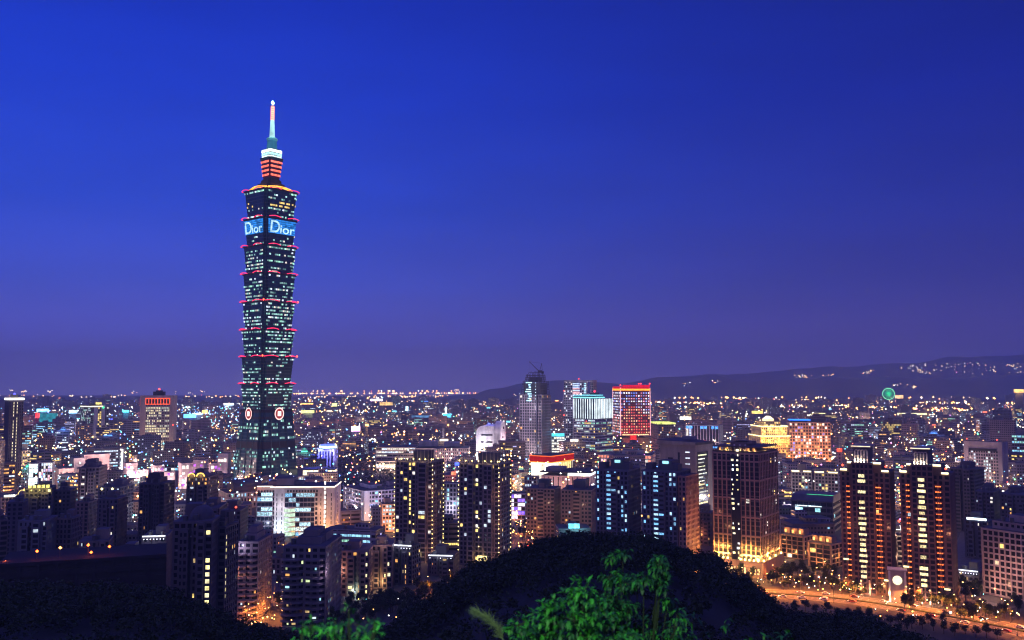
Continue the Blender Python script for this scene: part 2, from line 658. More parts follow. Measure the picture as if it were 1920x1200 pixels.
# wooded slope below the lookout: one mass of crowns
fr = random.Random(4)
fm = MB()
for i in range(2300):
    px = fr.uniform(-60, 1980)
    t = fr.choice([fr.uniform(70, 280), fr.uniform(225, 290), fr.uniform(262, 292)])
    cr = crest(px)
    if cr > 1290: continue
    sc = min(1.0, .3 + t / 280 * .7)
    r_ = fr.choice([fr.uniform(1.2, 2.4), fr.uniform(2, 3.6), fr.uniform(3.4, 4.8)]) * sc
    x, z = (px - CX) / F * t, hillz(px, t, cr)
    top = CAMZ - (cr - HOR) / F * t + fr.uniform(-1.6, 1.6) * sc
    zc = min(z + 4.2 * sc, top - r_ * .8)
    leafball(fm, (x, t, zc), r_, int(60 + 50 * sc), .42 * sc + .1, fr.choice([LEAFD, LEAFM]), fr)
tag(fm.build('forest'), 'dark wooded hillside below the lookout in front of the city', 'forest', kind='stuff')

# ---------------------------------------------------------------- the river road
ROADM = Wm((.075, .065, .06), .7, .3, .2)
PAVE = Wm((.12, .11, .10), .85, .3, .2)
PAINT = Wm((.75, .72, .65), .7, .2, 1)


def ribbon(mb, pts, off0, off1, z, m, h=0.0):
    pts = [Vector(p) for p in pts]
    L_, R_ = [], []
    for i, p in enumerate(pts):
        t = (pts[min(i + 1, len(pts) - 1)] - pts[max(i - 1, 0)]); t.z = 0; t.normalize()
        n = Vector((-t.y, t.x, 0))
        L_.append(p + n * off0); R_.append(p + n * off1)
    for i in range(len(pts) - 1):
        a, b, c, d = R_[i], R_[i + 1], L_[i + 1], L_[i]
        mb.face([(q.x, q.y, z + h) for q in (a, b, c, d)], m)
        if h:
            for q0, q1 in ((a, b), (c, d)):
                mb.face([(q0.x, q0.y, z), (q1.x, q1.y, z), (q1.x, q1.y, z + h), (q0.x, q0.y, z + h)], m)


def smooth_path(pts, n=10):
    out = []
    P = [pts[0]] + pts + [pts[-1]]
    for i in range(1, len(P) - 2):
        for k in range(n):
            t = k / n
            a, b, c, d = P[i - 1], P[i], P[i + 1], P[i + 2]
            out.append(.5 * ((2 * b) + (c - a) * t + (2 * a - 5 * b + 4 * c - d) * t * t + (3 * b - a - 3 * c + d) * t ** 3))
    out.append(pts[-1])
    return out


RP = smooth_path([gnd(1250, 1108), gnd(1400, 1112), gnd(1500, 1116), gnd(1620, 1128), gnd(1760, 1152), gnd(1930, 1186), gnd(2150, 1235)])
rm = MB()
ribbon(rm, RP, 10, -10, .02, ROADM)
tag(rm.build('road'), kind='structure')
rk = MB()
ribbon(rk, RP, 12.6, 10, .0, PAVE, .13)
ribbon(rk, RP, -10, -12.6, .0, PAVE, .13)
ribbon(rk, RP, 1.3, -1.3, .02, Wm((.03, .045, .02), .9), .5)
tag(rk.build('pavement'), kind='structure')
rl = MB()
for o_ in (3.9, 7.2, -3.9, -7.2):
    for i in range(0, len(RP) - 1, 1):
        a, b = RP[i], RP[i + 1]
        ribbon(rl, [a, a.lerp(b, .45)], o_ + .1, o_ - .1, .026, PAINT)
tag(rl.build('road_marking'), kind='structure')

SODIUM = (1, .27, .035)
BULB = E((1, .48, .13), 14, 0)
BULBW = E((1, .9, .7), 10, 0)
lampn = [0]


def street_lamp(p, c, bulb, h, arm, power, label, group, ang=0):
    t = empty('street_lamp', p, ang, label, 'street lamp', group)
    a = MB(); a.tube([(0, 0, 0), (0, 0, h * .6), (0, 0, h)], [.14, .1, .08], STEEL, 8); a.box(-.25, .25, -.25, .25, 0, .4, STEEL); a.build('pole', t)
    b = MB(); b.tube([(0, 0, h - .1), (arm * .5, 0, h + .5), (arm, 0, h + .6)], .06, STEEL, 6); b.build('arm', t)
    hd = MB(); hd.box(arm - .5, arm + .6, -.22, .22, h + .55, h + .75, STEEL); hdo = hd.build('lamp_head', t)
    g = MB(); g.octa((arm + .05, 0, h + .38), .42, bulb, .25); g.build('bulb', hdo)
    sp_l = light((arm, 0, h - .4), c, power, .35, 'SPOT', parent=t)
    sp_l.data.spot_size = radians(142); sp_l.data.spot_blend = .6
    return t


ordn = ['first', 'second', 'third', 'fourth', 'fifth', 'sixth', 'seventh', 'eighth', 'ninth', 'tenth', 'eleventh', 'twelfth', 'thirteenth', 'fourteenth', 'fifteenth', 'sixteenth', 'seventeenth', 'eighteenth', 'nineteenth', 'twentieth']
k = 0
for i in range(8, len(RP) - 6, 3):
    a, b = RP[i], RP[i + 1]
    t = (b - a).normalized(); n = Vector((-t.y, t.x, 0))
    for sd, w_ in ((1, 'far'), (-1, 'near')):
        if (i // 3) % 2 == (0 if sd > 0 else 1) and sd < 0: continue
        q = a + n * (12.2 * sd)
        street_lamp((q.x, q.y, .13), SODIUM, BULB, 10, 2.4, 30000, 'orange street lamp on the %s kerb of the curved road, %s from its hillside end' % (w_, ordn[i // 3 - 2]), 'lamps along the curved road', atan2(-n.y * sd, -n.x * sd))

CARW = Wm((.5, .5, .52), .3, .1, 1); CARD = Wm((.05, .05, .06), .3, .1, 1); CARR = Wm((.3, .03, .03), .3, .1, 1); TYRE = Wm((.02, .02, .02), .9)


def make_car(p, ang, body, label):
    t = empty('car', p, ang, label, 'car', 'cars on the curved road')
    b = MB()
    prof = [(-2.2, .35), (2.15, .35), (2.25, .75), (1.2, .95), (.55, 1.42), (-1.1, 1.45), (-1.8, .98), (-2.25, .9)]
    def slab(pr, hw, m, mb):
        n_ = len(pr)
        mb.face([(x, -hw, z) for x, z in pr], m); mb.face([(x, hw, z) for x, z in reversed(pr)], m)
        for i in range(n_):
            (xa, za), (xb, zb) = pr[i], pr[(i + 1) % n_]
            mb.face([(xa, hw, za), (xb, hw, zb), (xb, -hw, zb), (xa, -hw, za)], m)
    slab(prof, .86, body, b); b.build('body', t)
    g = MB(); slab([(1.0, .98), (.5, 1.36), (-1.05, 1.38), (-1.6, 1.0)], .875, GLASS, g); g.build('side_glass', t)
    for x in (-1.4, 1.4):
        for y in (-.8, .8):
            w = MB(); ww = [(x + .32 * cos(q * pi / 5), .32 + .32 * sin(q * pi / 5)) for q in range(10)]
            w.loft([[(a, y - .11, z) for a, z in ww], [(a, y + .11, z) for a, z in ww]], TYRE); w.build('wheel', t)
    for y in (-.6, .6):
        h = MB(); h.box(2.2, 2.3, y - .2, y + .2, .6, .78, E(WHT, 16, 0)); h.build('headlight', t)
        h = MB(); h.box(-2.32, -2.2, y - .2, y + .2, .72, .9, E(RED, 9, 0)); h.build('tail_light', t)


cr_ = random.Random(5)
cnames = ['silver', 'black', 'red']
cc = {}
for i in range(12, len(RP) - 8, 4):
    a, b = RP[i], RP[i + 1]
    t = (b - a).normalized(); n = Vector((-t.y, t.x, 0))
    for off, dirn in ((5.4, 1), (-5.4, -1), (8.3, 1), (-8.3, -1)):
        if cr_.random() < .45: continue
        q = a.lerp(b, cr_.random()) + n * off; q.z = .03
        ci = cr_.randrange(3)
        lane = {5.4: 'far inner', -5.4: 'near inner', 8.3: 'far outer', -8.3: 'near outer'}[off]
        cc[(ci, off)] = cc.get((ci, off), 0) + 1
        make_car(q, atan2(t.y * dirn, t.x * dirn), (CARW, CARD, CARR)[ci], '%s car in the %s lane of the curved road, %s of its colour there' % (cnames[ci], lane, ordn[cc[(ci, off)] - 1]))

# ---------------------------------------------------------------- other lit streets (ground level)
st_ = MB()
STREETS = [([gnd(440, 1215), gnd(470, 1150), gnd(530, 1085), gnd(560, 1040)], 16), ([gnd(440, 1145), gnd(600, 1120), gnd(760, 1128), gnd(880, 1105)], 12),
           ([gnd(600, 1035), gnd(700, 1012), gnd(840, 1010), gnd(960, 990), gnd(1110, 1000)], 16), ([gnd(958, 1040), gnd(965, 985), gnd(975, 930)], 16),
           ([gnd(1300, 1075), gnd(1450, 1075), gnd(1560, 1082), gnd(1700, 1105), gnd(1900, 1140)], 10), ([gnd(1780, 1140), gnd(1800, 1050), gnd(1830, 940), gnd(1800, 880)], 14),
           ([gnd(560, 905), gnd(700, 892), gnd(760, 890)], 22), ([gnd(640, 890), gnd(760, 850), gnd(1000, 815), gnd(1300, 795)], 20), ([gnd(230, 1010), gnd(340, 950), gnd(330, 930), gnd(250, 880)], 14)]
for i, (pts, w_) in enumerate(STREETS):
    ribbon(st_, smooth_path(pts, 6), w_ / 2, -w_ / 2, .02 + .006 * i, ROADM)
tag(st_.build('street'), kind='structure')

# ================================================================ the tall tiered tower
TY = 1163.0
tx = at(501, HOR, TY)
A101 = radians(35) - atan2(tx.x, tx.y)
T = empty('skyscraper', (tx.x, tx.y, 0), A101, 'very tall tiered green glass skyscraper with red lit eaves and a glowing spire', 'skyscraper')
HERO.append((445, 556, 300, TY)); FOOT.append((tx.x, tx.y, 48))
TG = Wm((.025, .085, .105), .16, .4, .2)
TGs = Wm((.03, .085, .085), .35, .4, .3)
TZ = lambda py: zat(py, TY)
SQ = 104.0 / F * TY / (sin(radians(35)) + cos(radians(35)))


def notch(Sz, z, c=.11):
    h = Sz / 2; c = c * Sz
    q = [(h - c, -h), (h - c, -h + c * .5), (h - c * .5, -h + c * .5), (h - c * .5, -h + c), (h, -h + c)]
    pts = []
    for k in range(4):
        a = k * pi / 2
        for x, y in q: pts.append((x * cos(a) - y * sin(a), x * sin(a) + y * cos(a), z))
    return pts


def facept(k, u, Sz, z, off=0.0):
    """point on side k (0 front, 1 right, 2 back, 3 left) of the tapered square, u in -1..1"""
    h = Sz / 2 + off
    x, y = u * Sz / 2, -h
    a = k * pi / 2
    return (x * cos(a) - y * sin(a), x * sin(a) + y * cos(a), z)


eave = [362, 414, 465, 516, 568, 620, 670, 720, 768]
rr = random.Random(21)
PAL_T = [E((.3, .8, .7), .28), E((.35, .75, .8), .35), E((.5, .9, .85), .5), E(GRN, 1.1), E(COOL, 1.3), E((.5, .95, .9), 1.0), E((.45, .9, .85), .7), E(WHT, 1.0), E((.4, .8, .75), .5)]
EAVE = E((1, .035, .12), 1.7, .25, .2)
TW = []
for i in range(8):
    zt, zb = TZ(eave[i]), TZ(eave[i + 1])
    St, Sb = SQ * (1.0 - .002 * i), SQ * (.865 + .002 * i)
    m = MB()
    m.loft([notch(Sb, zb), notch(St, zt - 1.2)], TG)
    nf = 8
    sz = lambda z: Sb + (St - Sb) * (z - zb) / (zt - 1.2 - zb)
    for k in range(nf):
        z = zb + (zt - 1.2 - zb) * k / nf
        m.loft([notch(sz(z) + .5, z), notch(sz(z + 1.3) + .5, z + 1.3)], TGs)
    m.loft([notch(St + 1.6, zt - 1.3), notch(St + 3.6, zt - .5), notch(St + 3.6, zt)], DARK)
    mo = m.build('tier', T)
    for sd in range(4):
        segs = ((-.98, -.36), (.12, .82)) if sd == 3 else ((-.82, -.12), (.30, .98))
        if i in (4, 6): segs = ((-.98, -.36), (.12, .97)) if sd == 3 else ((-.97, -.12), (.30, .98))
        for (u0, u1) in segs:
            e = MB()
            pts = []
            for q in range(9):
                t = q / 8
                u = u0 + (u1 - u0) * t
                pts.append(facept(sd, u, St, zt + .4 + 1.3 * sin(pi * t), 1.6 + 1.2 * sin(pi * t)))
            e.tube(pts, .52, EAVE, 8)
            e.build('eave_light', mo)
    for sd in range(4):
        for k in range(nf):
            z0 = zb + (zt - 1.2 - zb) * k / nf + 1.35
            z1 = zb + (zt - 1.2 - zb) * (k + 1) / nf - .9
            rowp = rr.choice([.05, .25, .4, .6, .85])
            if i == 1 and k >= 3 and sd in (0, 3): continue
            if k >= 7 and i != 0: rowp *= .7
            on = False
            for j in range(15):
                on = (rr.random() < .75) if on and rr.random() < rowp + .35 else rr.random() < rowp
                if not on: continue
                u0 = -.87 + j * 1.74 / 15; u1 = u0 + 1.74 / 15 * .9
                mt = rr.choice(PAL_T) if not (i == 0 and k in (3, 4)) else E(YEL, 1.1)
                TW.append([facept(sd, u0 * .98, sz(z0), z0, .22), facept(sd, u1 * .98, sz(z0), z0, .22), facept(sd, u1 * .98, sz(z1), z1, .22), facept(sd, u0 * .98, sz(z1), z1, .22), mt])
            if rr.random() < .5:
                h = sz(z0) / 2
                a = sd * pi / 2
                c_ = h - .08 * sz(z0)
                x, y = c_, -c_ - .3
                p = (x * cos(a) - y * sin(a), x * sin(a) + y * cos(a), (z0 + z1) / 2)
                ex, ey = cos(a) * .8, sin(a) * .8
                TW.append([(p[0] - ex, p[1] - ey, z0 + .4), (p[0] + ex, p[1] + ey, z0 + .4), (p[0] + ex, p[1] + ey, z1), (p[0] - ex, p[1] - ey, z1), rr.choice(PAL_T)])
# tapering base
zb0 = TZ(768)
S0, S1 = SQ * .975, SQ * 1.28
bs = lambda z: S1 + (S0 - S1) * z / zb0
m = MB()
m.loft([notch(S1, 0), notch(S0, zb0)], TG)
for z0, z1 in ((zb0 - 3, zb0 + .5), (TZ(784), TZ(780)), (TZ(838), TZ(826)), (TZ(770), TZ(768))):
    m.loft([notch(bs(z0) + 1.0, z0), notch(bs(z1) + 1.0, z1)], DARK)
k = 0
z = 3.0
while z < zb0 - 14:
    m.loft([notch(bs(z) + .5, z), notch(bs(z + 1.2) + .5, z + 1.2)], TGs)
    z += 4.3
# corner ribs of the base
for sd in range(4):
    for u in (-.44, 0.0, .44):
        p0, p1 = facept(sd, u, bs(0), 0, .4), facept(sd, u, bs(zb0 - 12), zb0 - 12, .4)
        m.tube([p0, p1], .55, TGs, 4)
mb_ = m.build('base', T)
z = 3.0 + 4.3 * 6
while z < zb0 - 16:
    if not (TZ(840) < z < TZ(824)):
        for sd in range(4):
            rowp = rr.choice([.2, .45, .7])
            for g_ in range(4):
                if rr.random() < .2: continue
                for j in range(4):
                    if rr.random() > rowp: continue
                    u0 = -.86 + g_ * .44 + j * .09; u1 = u0 + .08
                    a, b = z + 1.3, z + 3.9
                    TW.append([facept(sd, u0, bs(a), a, .2), facept(sd, u1, bs(a), a, .2), facept(sd, u1, bs(b), b, .2), facept(sd, u0, bs(b), b, .2), rr.choice(PAL_T)])
    z += 4.3
TW.sort(key=lambda q: -((Vector(q[1]) - Vector(q[0])).length * (q[2][2] - q[0][2])) + (rr.random() * 3))
rest = MB()
for i, q in enumerate(TW):
    if i < 99:
        w_ = MB(); w_.face(q[:4], q[4]); w_.build('window', T)
    else:
        rest.face(q[:4], q[4])
o = rest.build('window', T); o['kind'] = 'stuff'
# coin emblems on the belt
for sd in range(4):
    zc = TZ(775)
    def cp(r, ang, off):
        h = bs(zc) / 2 + off
        x, y, zz = r * cos(ang), -h, zc + r * 1.12 * sin(ang)
        a = sd * pi / 2
        return (x * cos(a) - y * sin(a), x * sin(a) + y * cos(a), zz)
    cn = MB()
    for r0, r1, mt, of in ((5.6, 7.0, E((1, .62, .58), 1.8, 0), 1.6), (0, 5.6, E((.55, .06, .06), .8, 0), 1.2)):
        for i in range(24):
            a0, a1 = i * pi / 12, (i + 1) * pi / 12
            cn.face([cp(r0, a0, of), cp(r1, a0, of), cp(r1, a1, of), cp(r0, a1, of)] if r0 else [cp(r1, a0, of), cp(r1, a1, of), cp(0, 0, of)], mt)
    for i in range(24):
        a0, a1 = i * pi / 12, (i + 1) * pi / 12
        cn.face([cp(7.0, a0, 1.6), cp(7.0, a0, -.4), cp(7.0, a1, -.4), cp(7.0, a1, 1.6)], DARK)
    co = cn.build('coin_emblem', T)
    sq = MB(); q = 3.6
    sq.face([cp(q, pi * 1.25, 1.9), cp(q, pi * 1.75, 1.9), cp(q, pi * .25, 1.9), cp(q, pi * .75, 1.9)], E((1, .9, .85), 2.2, 0)); sq.build('coin_square', co)


def text_mesh(txt, size, mat, extrude=.02, bold=0.0):
    cu = bpy.data.curves.new('lettering', 'FONT')
    cu.body = txt; cu.size = size; cu.extrude = extrude; cu.offset = bold
    cu.align_x = 'LEFT'
    ob = bpy.data.objects.new('lettering', cu)
    COL.objects.link(ob)
    me = bpy.data.meshes.new_from_object(ob)
    COL.objects.unlink(ob); bpy.data.objects.remove(ob)
    me.materials.clear(); me.materials.append(mat)
    return me


# the advertising screens on the second tier: blue with white capitals
z0s, z1s = TZ(443), TZ(417)
for sd in (0, 3):
    zt, zb = TZ(eave[1]), TZ(eave[2])
    St, Sb = SQ * .998, SQ * .867
    sz = lambda z: Sb + (St - Sb) * (z - zb) / (zt - 1.2 - zb)
    sc = MB()
    nb = 7
    for k in range(nb):
        a, b = z0s + (z1s - z0s) * k / nb, z0s + (z1s - z0s) * (k + .82) / nb
        sc.face([facept(sd, -.84, sz(a), a, .7), facept(sd, .84, sz(a), a, .7), facept(sd, .84, sz(b), b, .7), facept(sd, -.84, sz(b), b, .7)], E((.03, .30, 1.0), .85, .5, .25))
    so_ = sc.build('light_screen', T)
    st = text_mesh('D', 1.0, E((.75, .93, 1), 2.2, 0), .0)
    for body, u_, sc_, wsc in (('D', -.80, 22, 1.0), ('ior', -.16, 15.5, 1.25)):
        me = text_mesh(body, sc_, E((.50, .82, 1), 1.25, .3, .2), .1, .12)
        lo = bpy.data.objects.new('lettering', me); COL.objects.link(lo); lo.parent = so_
        zm = z0s + 1.0
        tilt = atan((sz(z1s) - sz(z0s)) / 2 / (z1s - z0s))
        hh = sz(zm) / 2 + 1.3
        a = sd * pi / 2
        x, y = u_ * sz(zm) / 2, -hh
        lo.matrix_local = Matrix.Translation((x * cos(a) - y * sin(a), x * sin(a) + y * cos(a), zm)) @ Matrix.Rotation(a, 4, 'Z') @ Matrix.Rotation(pi / 2 + tilt, 4, 'X') @ Matrix.Diagonal((wsc, 1, 1, 1))
        if body == 'ior':
            lo.scale = (wsc, 1, 1)
# crown
px2m = TY / F
cr = MB()
z = TZ(362)
cr.loft([notch(SQ * .99, z), notch(SQ * .99, z + 1)], ROOF)
for a, b, c_, d_ in ((357, 347, 58, 55), (347, 340, 44, 41), (340, 333, 34, 32)):
    cr.loft([notch(a_ * px2m / 1.393, TZ(p_)) for a_, p_ in ((c_ + 2, a), (c_ + 2, a - 2), (d_, a - 2.1), (d_, b))], DARK)
cr.build('crown_steps', T)
gl = MB()
for sd in range(4):
    pts = [facept(sd, u / 8, SQ * .70, TZ(361) + 2.0 + 1.8 * cos(u / 8 * pi / 2), 1.5 + 2 * cos(u / 8 * pi / 2)) for u in range(-8, 9)]
    gl.tube(pts, 1.5, E((1, .45, .06), 2.0, .4, .3), 6)
gl.build('crown_glow_ring', T)
light((0, -22, TZ(352)), (1, .5, .1), 2500, 2, parent=T); light((-22, 0, TZ(352)), (1, .5, .1), 2500, 2, parent=T)
rb = MB()
w0, w1 = 33 * px2m / 1.393, 42 * px2m / 1.393
rb.loft([notch(w0, TZ(335)), notch(w1, TZ(303))], Wm((.12, .02, .02), .5))
rb.loft([notch(w1 + 1.5, TZ(303)), notch(w1 + 2.5, TZ(298))], DARK)
rbo = rb.build('red_lantern_block', T)
for i in range(4):
    z0 = TZ(332 - i * 8); z1 = TZ(332 - i * 8 - 3.6)
    for sd in range(4):
        for u0, u1 in ((-.86, -.38), (-.34, .34), (.38, .86)):
            s_ = w0 + (w1 - w0) * (i / 4 + .1)
            w_ = MB(); w_.face([facept(sd, u0, s_, z0, .4), facept(sd, u1, s_, z0, .4), facept(sd, u1, s_ + .4, z1, .5), facept(sd, u0, s_ + .4, z1, .5)], E((1, .16, .10), 1.9, .3, .3)); w_.build('lit_panel', rbo)
w2 = 41 * px2m / 1.393
ct = MB()
for p0, p1, k_, mt in ((298, 294.5, .98, E((.75, 1, .95), 1.5, .4, .5)), (294.5, 293, .86, DARK), (293, 289.5, 1.0, E((.5, .95, 1), 1.4, .4, .5)), (289.5, 288, .88, DARK), (288, 283, 1.02, E((.85, 1, .95), 1.6, .5, .5)), (283, 281, .8, DARK)):
    ct.loft([notch(w2 * k_, TZ(p0)), notch(w2 * k_, TZ(p1))], mt)
ct.build('lit_belvedere', T)
sp_ = MB()
sp_.cyl(0, 0, TZ(281), TZ(265), 10 * px2m, 9 * px2m, Wm((.12, .45, .45), .5), 12)
sp_.cyl(0, 0, TZ(265), TZ(261), 9.5 * px2m, 11 * px2m, Wm((.2, .6, .6), .5), 12)
sp_.cyl(0, 0, TZ(261), TZ(258.5), 11 * px2m, 7 * px2m, E((.3, .95, .95), 1.0, .3, .5), 12)
sp_.build('spire_drum', T)
s2 = MB(); s2.cyl(0, 0, TZ(259), TZ(226), 5.2 * px2m, 3.6 * px2m, E((.50, .92, .95), 1.15, .3, .06), 12); s2.build('spire', T)
s3 = MB(); s3.cyl(0, 0, TZ(226), TZ(199), 3.5 * px2m, 3.2 * px2m, E((1, .55, .42), 1.9, .15, .1), 12)
for q_ in range(7): s3.cyl(0, 0, TZ(224 - q_ * 3.8), TZ(223.4 - q_ * 3.8), 4.1 * px2m, 4.1 * px2m, E((1, .12, .06), 2.2, 0), 12)
s3.build('red_beacon_mast', T)
s4 = MB(); s4.cyl(0, 0, TZ(199), TZ(188), .9 * px2m, .3 * px2m, STEEL, 8); s4.build('tip_mast', T)
s5 = MB(); s5.octa((0, 0, TZ(193)), 2.6, E((.4, .9, 1), 12, 0), 3.4); s5.build('tip_beacon', T)
for a in ((-1, -1), (1, -1), (-1, 1)):
    light((a[0] * 24, a[1] * 24, TZ(283)), (.4, .95, 1), 9000, 1, parent=T)
bc = [(SQ / 2 * .97, -SQ / 2 * .97), (-SQ / 2 * .97, -SQ / 2 * .97), (SQ / 2, SQ / 2 * .97), (-SQ / 2, SQ / 2)]
for i in (4, 6):
    for x, y in bc[:3]:
        q = MB(); q.octa((x * 1.05, y * 1.05, TZ(eave[i]) + 1.2), 1.5, E((1, .08, .03), 7, 0)); q.build('beacon', T)
# ================================================================ the named buildings
BEIGE = Wm((.42, .35, .30)); PALE = Wm((.55, .52, .50)); GREY = Wm((.30, .29, .31)); BROWN = Wm((.21, .13, .10)); BROWN2 = Wm((.26, .17, .14))
DKW = Wm((.09, .085, .10)); PINKW = Wm((.50, .36, .34)); MIDG = Wm((.20, .19, .21)); CREAM = Wm((.6, .52, .42))
r = random.Random(99)
RL = E((1, .06, .03), 7, 0)


def beacon(b, x, y, z, rr_=1.0, m=RL):
    q = b.one('beacon'); q.tube([(x, y, z), (x, y, z + 2)], .15, STEEL, 4); q.octa((x, y, z + 2.2), rr_, m)


def uplight(b, x, y, z, c=(1, .55, .15), p=1500, m=None, s=.5):
    q = b.one('floodlight'); q.box(x - s, x + s, y - s, y + s, z, z + s * 1.6, m or E((1, .7, .25), 8, 0))
    b.lamp(x, y - 1.0, z + 1.2, c, p, .3)


# ---- beige slab tower with the red lattice crown
b = B('office_tower', 'beige slab office tower crowned by a red glowing lattice band', 'office tower', 265, 333, 742, 1545, a=-9, sp=.07, wall=BEIGE, dep=34)
hw, hd = b.w / 2, b.d / 2
cw = 9.0
b.m('facade_cladding').box(-hw, -hw + cw, -hd - 1.2, hd, 0, b.H, BEIGE); b.m('facade_cladding').box(hw - cw * .8, hw, -hd - 1.2, hd, 0, b.H, BEIGE)
b.m('facade_cladding').box(-hw - .05, hw + .05, -hd - 1.25, hd + .05, b.H - 5, b.H + .5, BEIGE)
b.vol(z1=b.z(757), x0=-hw + cw, x1=hw - cw * .8, fh=4.3, bay=2.6, band=1.5, pier=.9, pr=.4, lit=L_rand(.42, [E((1, .86, .5), 1.2), E((1, .9, .6), .9), E((.8, .85, .7), .8)], r, True, True), faces='FK')
lat = b.m('red_lattice')
RDL = E((1, .11, .04), 1.5, .3, .3)
za, zc = b.z(758.5), b.z(746)
lat.box(-hw + cw, hw - cw * .8, -hd - 1.0, -hd - .5, za, zc, DARK)
lat.box(-hw + cw, hw - cw * .8, -hd - 1.6, -hd - 1.05, za, za + 1.5, RDL); lat.box(-hw + cw, hw - cw * .8, -hd - 1.6, -hd - 1.05, zc - 1.8, zc, RDL)
nL = 8
for i in range(nL + 1):
    x = -hw + cw + (b.w - cw * 1.8) * i / nL
    lat.box(x - .65, x + .65, -hd - 1.9, -hd - 1.62, za, zc, RDL)
rs = b.one('red_lattice'); rs.box(-hw - .6, -hw - .1, -hd, hd * .4, za, zc, E((1, .06, .05), .9, .2))
b.one('roof_house').box(-9, 9, -6, 8, b.H + .5, b.H + 7, DARK)
b.one('roof_house').box(-5, 5, -4, 6, b.H + 7, b.H + 9, DARK)
beacon(b, 0, 0, b.H + 9, 1.8); beacon(b, -hw + 1, -hd, b.H * .55, 1.1); beacon(b, hw - 1, -hd - 1.4, b.H * .55, 1.1)
for x in (-hw + 4, 0, hw - 4): b.lamp(x, -hd - 45, 10, (1, .62, .42), 26000, 2)
b.done()

# ---- green-signed tower
b = B('office_tower', 'dark office tower with two pale lit fins and a yellow rooftop edge', 'office tower', 153, 205, 763, 1900, a=22, sp=.36, wall=MIDG)
hw, hd = b.w / 2, b.d / 2
b.vol(fh=4.2, bay=3.5, band=1.2, pier=.5, lit=L_cols({('L', 0, 1): (.42, [E(COOL, 1.2), E(GRN, 1), E(WHT, 1)]), ('F', .38, .62): (.7, [E(YEL, 1.4)]), ('F', .0, .35): (.08, PAL_OFF), ('F', .65, 1): (.3, PAL_OFF)}, None, r), z1=b.H)
b.m('fin').box(-hw + 6, -hw + 14, -hd - 2, -hd + 1, 0, b.H + 2, PALE); b.one('fin').box(hw - 15, hw - 8, -hd - 2, -hd + 1, 0, b.H + 4, PALE)
b.one('roof_light').box(-hw - 1, hw * .3, -hd - 2.6, -hd - 1, b.H + .2, b.H + 2.4, E((1, .85, .55), 2.2, .2)); b.one('roof_light').box(-hw - 1.8, -hw - .6, -hd, hd, b.H + .2, b.H + 2, E((1, .9, .6), 2, .2))
b.one('roof_house').box(-8, 10, -4, 9, b.H, b.H + 8, DKW); b.one('roof_sign').box(0, 12, -5, -4.2, b.H + 5, b.H + 9, E((1, .8, .2), 1.8, .3))
b.one('green_lamp').octa((6, -hd - 2.8, b.H - 1), 2.6, E((.05, 1, .25), 3, 0))
b.lamp(-hw + 10, -hd - 18, 4, (1, .9, .7), 26000, 1); b.lamp(hw - 10, -hd - 18, 4, (1, .9, .7), 18000, 1)
b.done(70)

# ---- white-capped slim tower, far left
b = B('slim_tower', 'slim dark tower with a glowing white cap and two columns of small lights', 'tower', 11, 45, 746, 1080, a=20, sp=.25, wall=DKW, glass=GLASSB)
hw, hd = b.w / 2, b.d / 2
b.vol(fh=3.6, bay=1.8, band=1.2, pier=1.1, pr=.2, lit=L_cols({('F', .28, .40): (.85, [E((1, .85, .5), 1.4)]), ('F', .48, .60): (.85, [E((1, .85, .5), 1.4)])}, None, r), z1=b.z(752))
b.m('lit_cap').box(-hw - .8, hw + .8, -hd - .8, hd + .8, b.z(750), b.H, E((1, .93, .75), 2.6, .2)); b.one('roof_house').box(-3, 3, -3, 3, b.H, b.H + 4, DKW)
q = b.one('beacon'); q.octa((0, 0, b.H + 4.5), 1.6, E((.1, .1, 1), 4, 0))
b.done(60)

# ---- pale tower cut by the frame and the beige lit one beside the slim tower
b = B('apartment_tower', 'pale apartment tower with many balconies lit warm, cut off by the left edge', 'apartment tower', -18, 13, 826, 960, a=-14, sp=.3, wall=BEIGE)
b.vol(fh=3.4, bay=3.2, band=1.4, pier=.8, lit=L_rand(.16, PAL_HOME, r)); b.roofs(); b.lamp(0, -b.d / 2 - 14, 22, (1, .6, .35), 16000); b.lamp(8, -b.d / 2 - 8, b.H * .75, (1, .7, .5), 8000); b.done(50)
b = B('apartment_tower', 'beige apartment tower with floodlit rooftop corners behind the slim white-capped tower', 'apartment tower', 30, 61, 845, 1130, a=12, sp=.25, wall=BEIGE)
hw, hd = b.w / 2, b.d / 2
b.vol(fh=3.4, bay=2.8, band=1.4, pier=1.2, lit=L_cols({('F', .5, 1): (.35, [E(YEL, 1.4), E((1, .7, .15), 1.5)])}, L_rand(.05, PAL_HOME, r), r)); b.roofs()
b.one('roof_house').box(-2, 6, -4, 4, b.H, b.H + 8, BEIGE)
for x in (-hw + 2, hw - 2): uplight(b, x, -hd - 1.2, b.H - 6, (1, .6, .35), 3500, s=.9)
b.lamp(0, -hd - 14, 24, (1, .7, .45), 15000); b.done(50)
b = B('apartment_block', 'low pale block with a lit arch on its roof under the slim tower', 'apartment block', 0, 57, 930, 850, a=8, sp=.2, wall=MIDG)
b.vol(fh=3.3, bay=3.0, band=1.3, pier=1.0, lit=L_rand(.05, PAL_HOME, r)); hw, hd = b.w / 2, b.d / 2
q = b.one('roof_arch'); q.tube([(hw * .65 + 3.4 * cos(t * pi / 10), -hd + .5, b.H + 5.5 * sin(t * pi / 10)) for t in range(11)], .35, E((1, .75, .25), 1.8, .3), 6)
b.one('roof_light').box(-hw * .8, hw * .1, -hd - .8, -hd + .5, b.H, b.H + 1.8, E((.95, 1, .8), 2.2, .4, .5))
for i in range(5): b.one('roof_light').octa((hw * .2 + i * 2.2, -hd, b.H + 1), .7, E((1, .8, .5), 3, 0))
b.done(30)

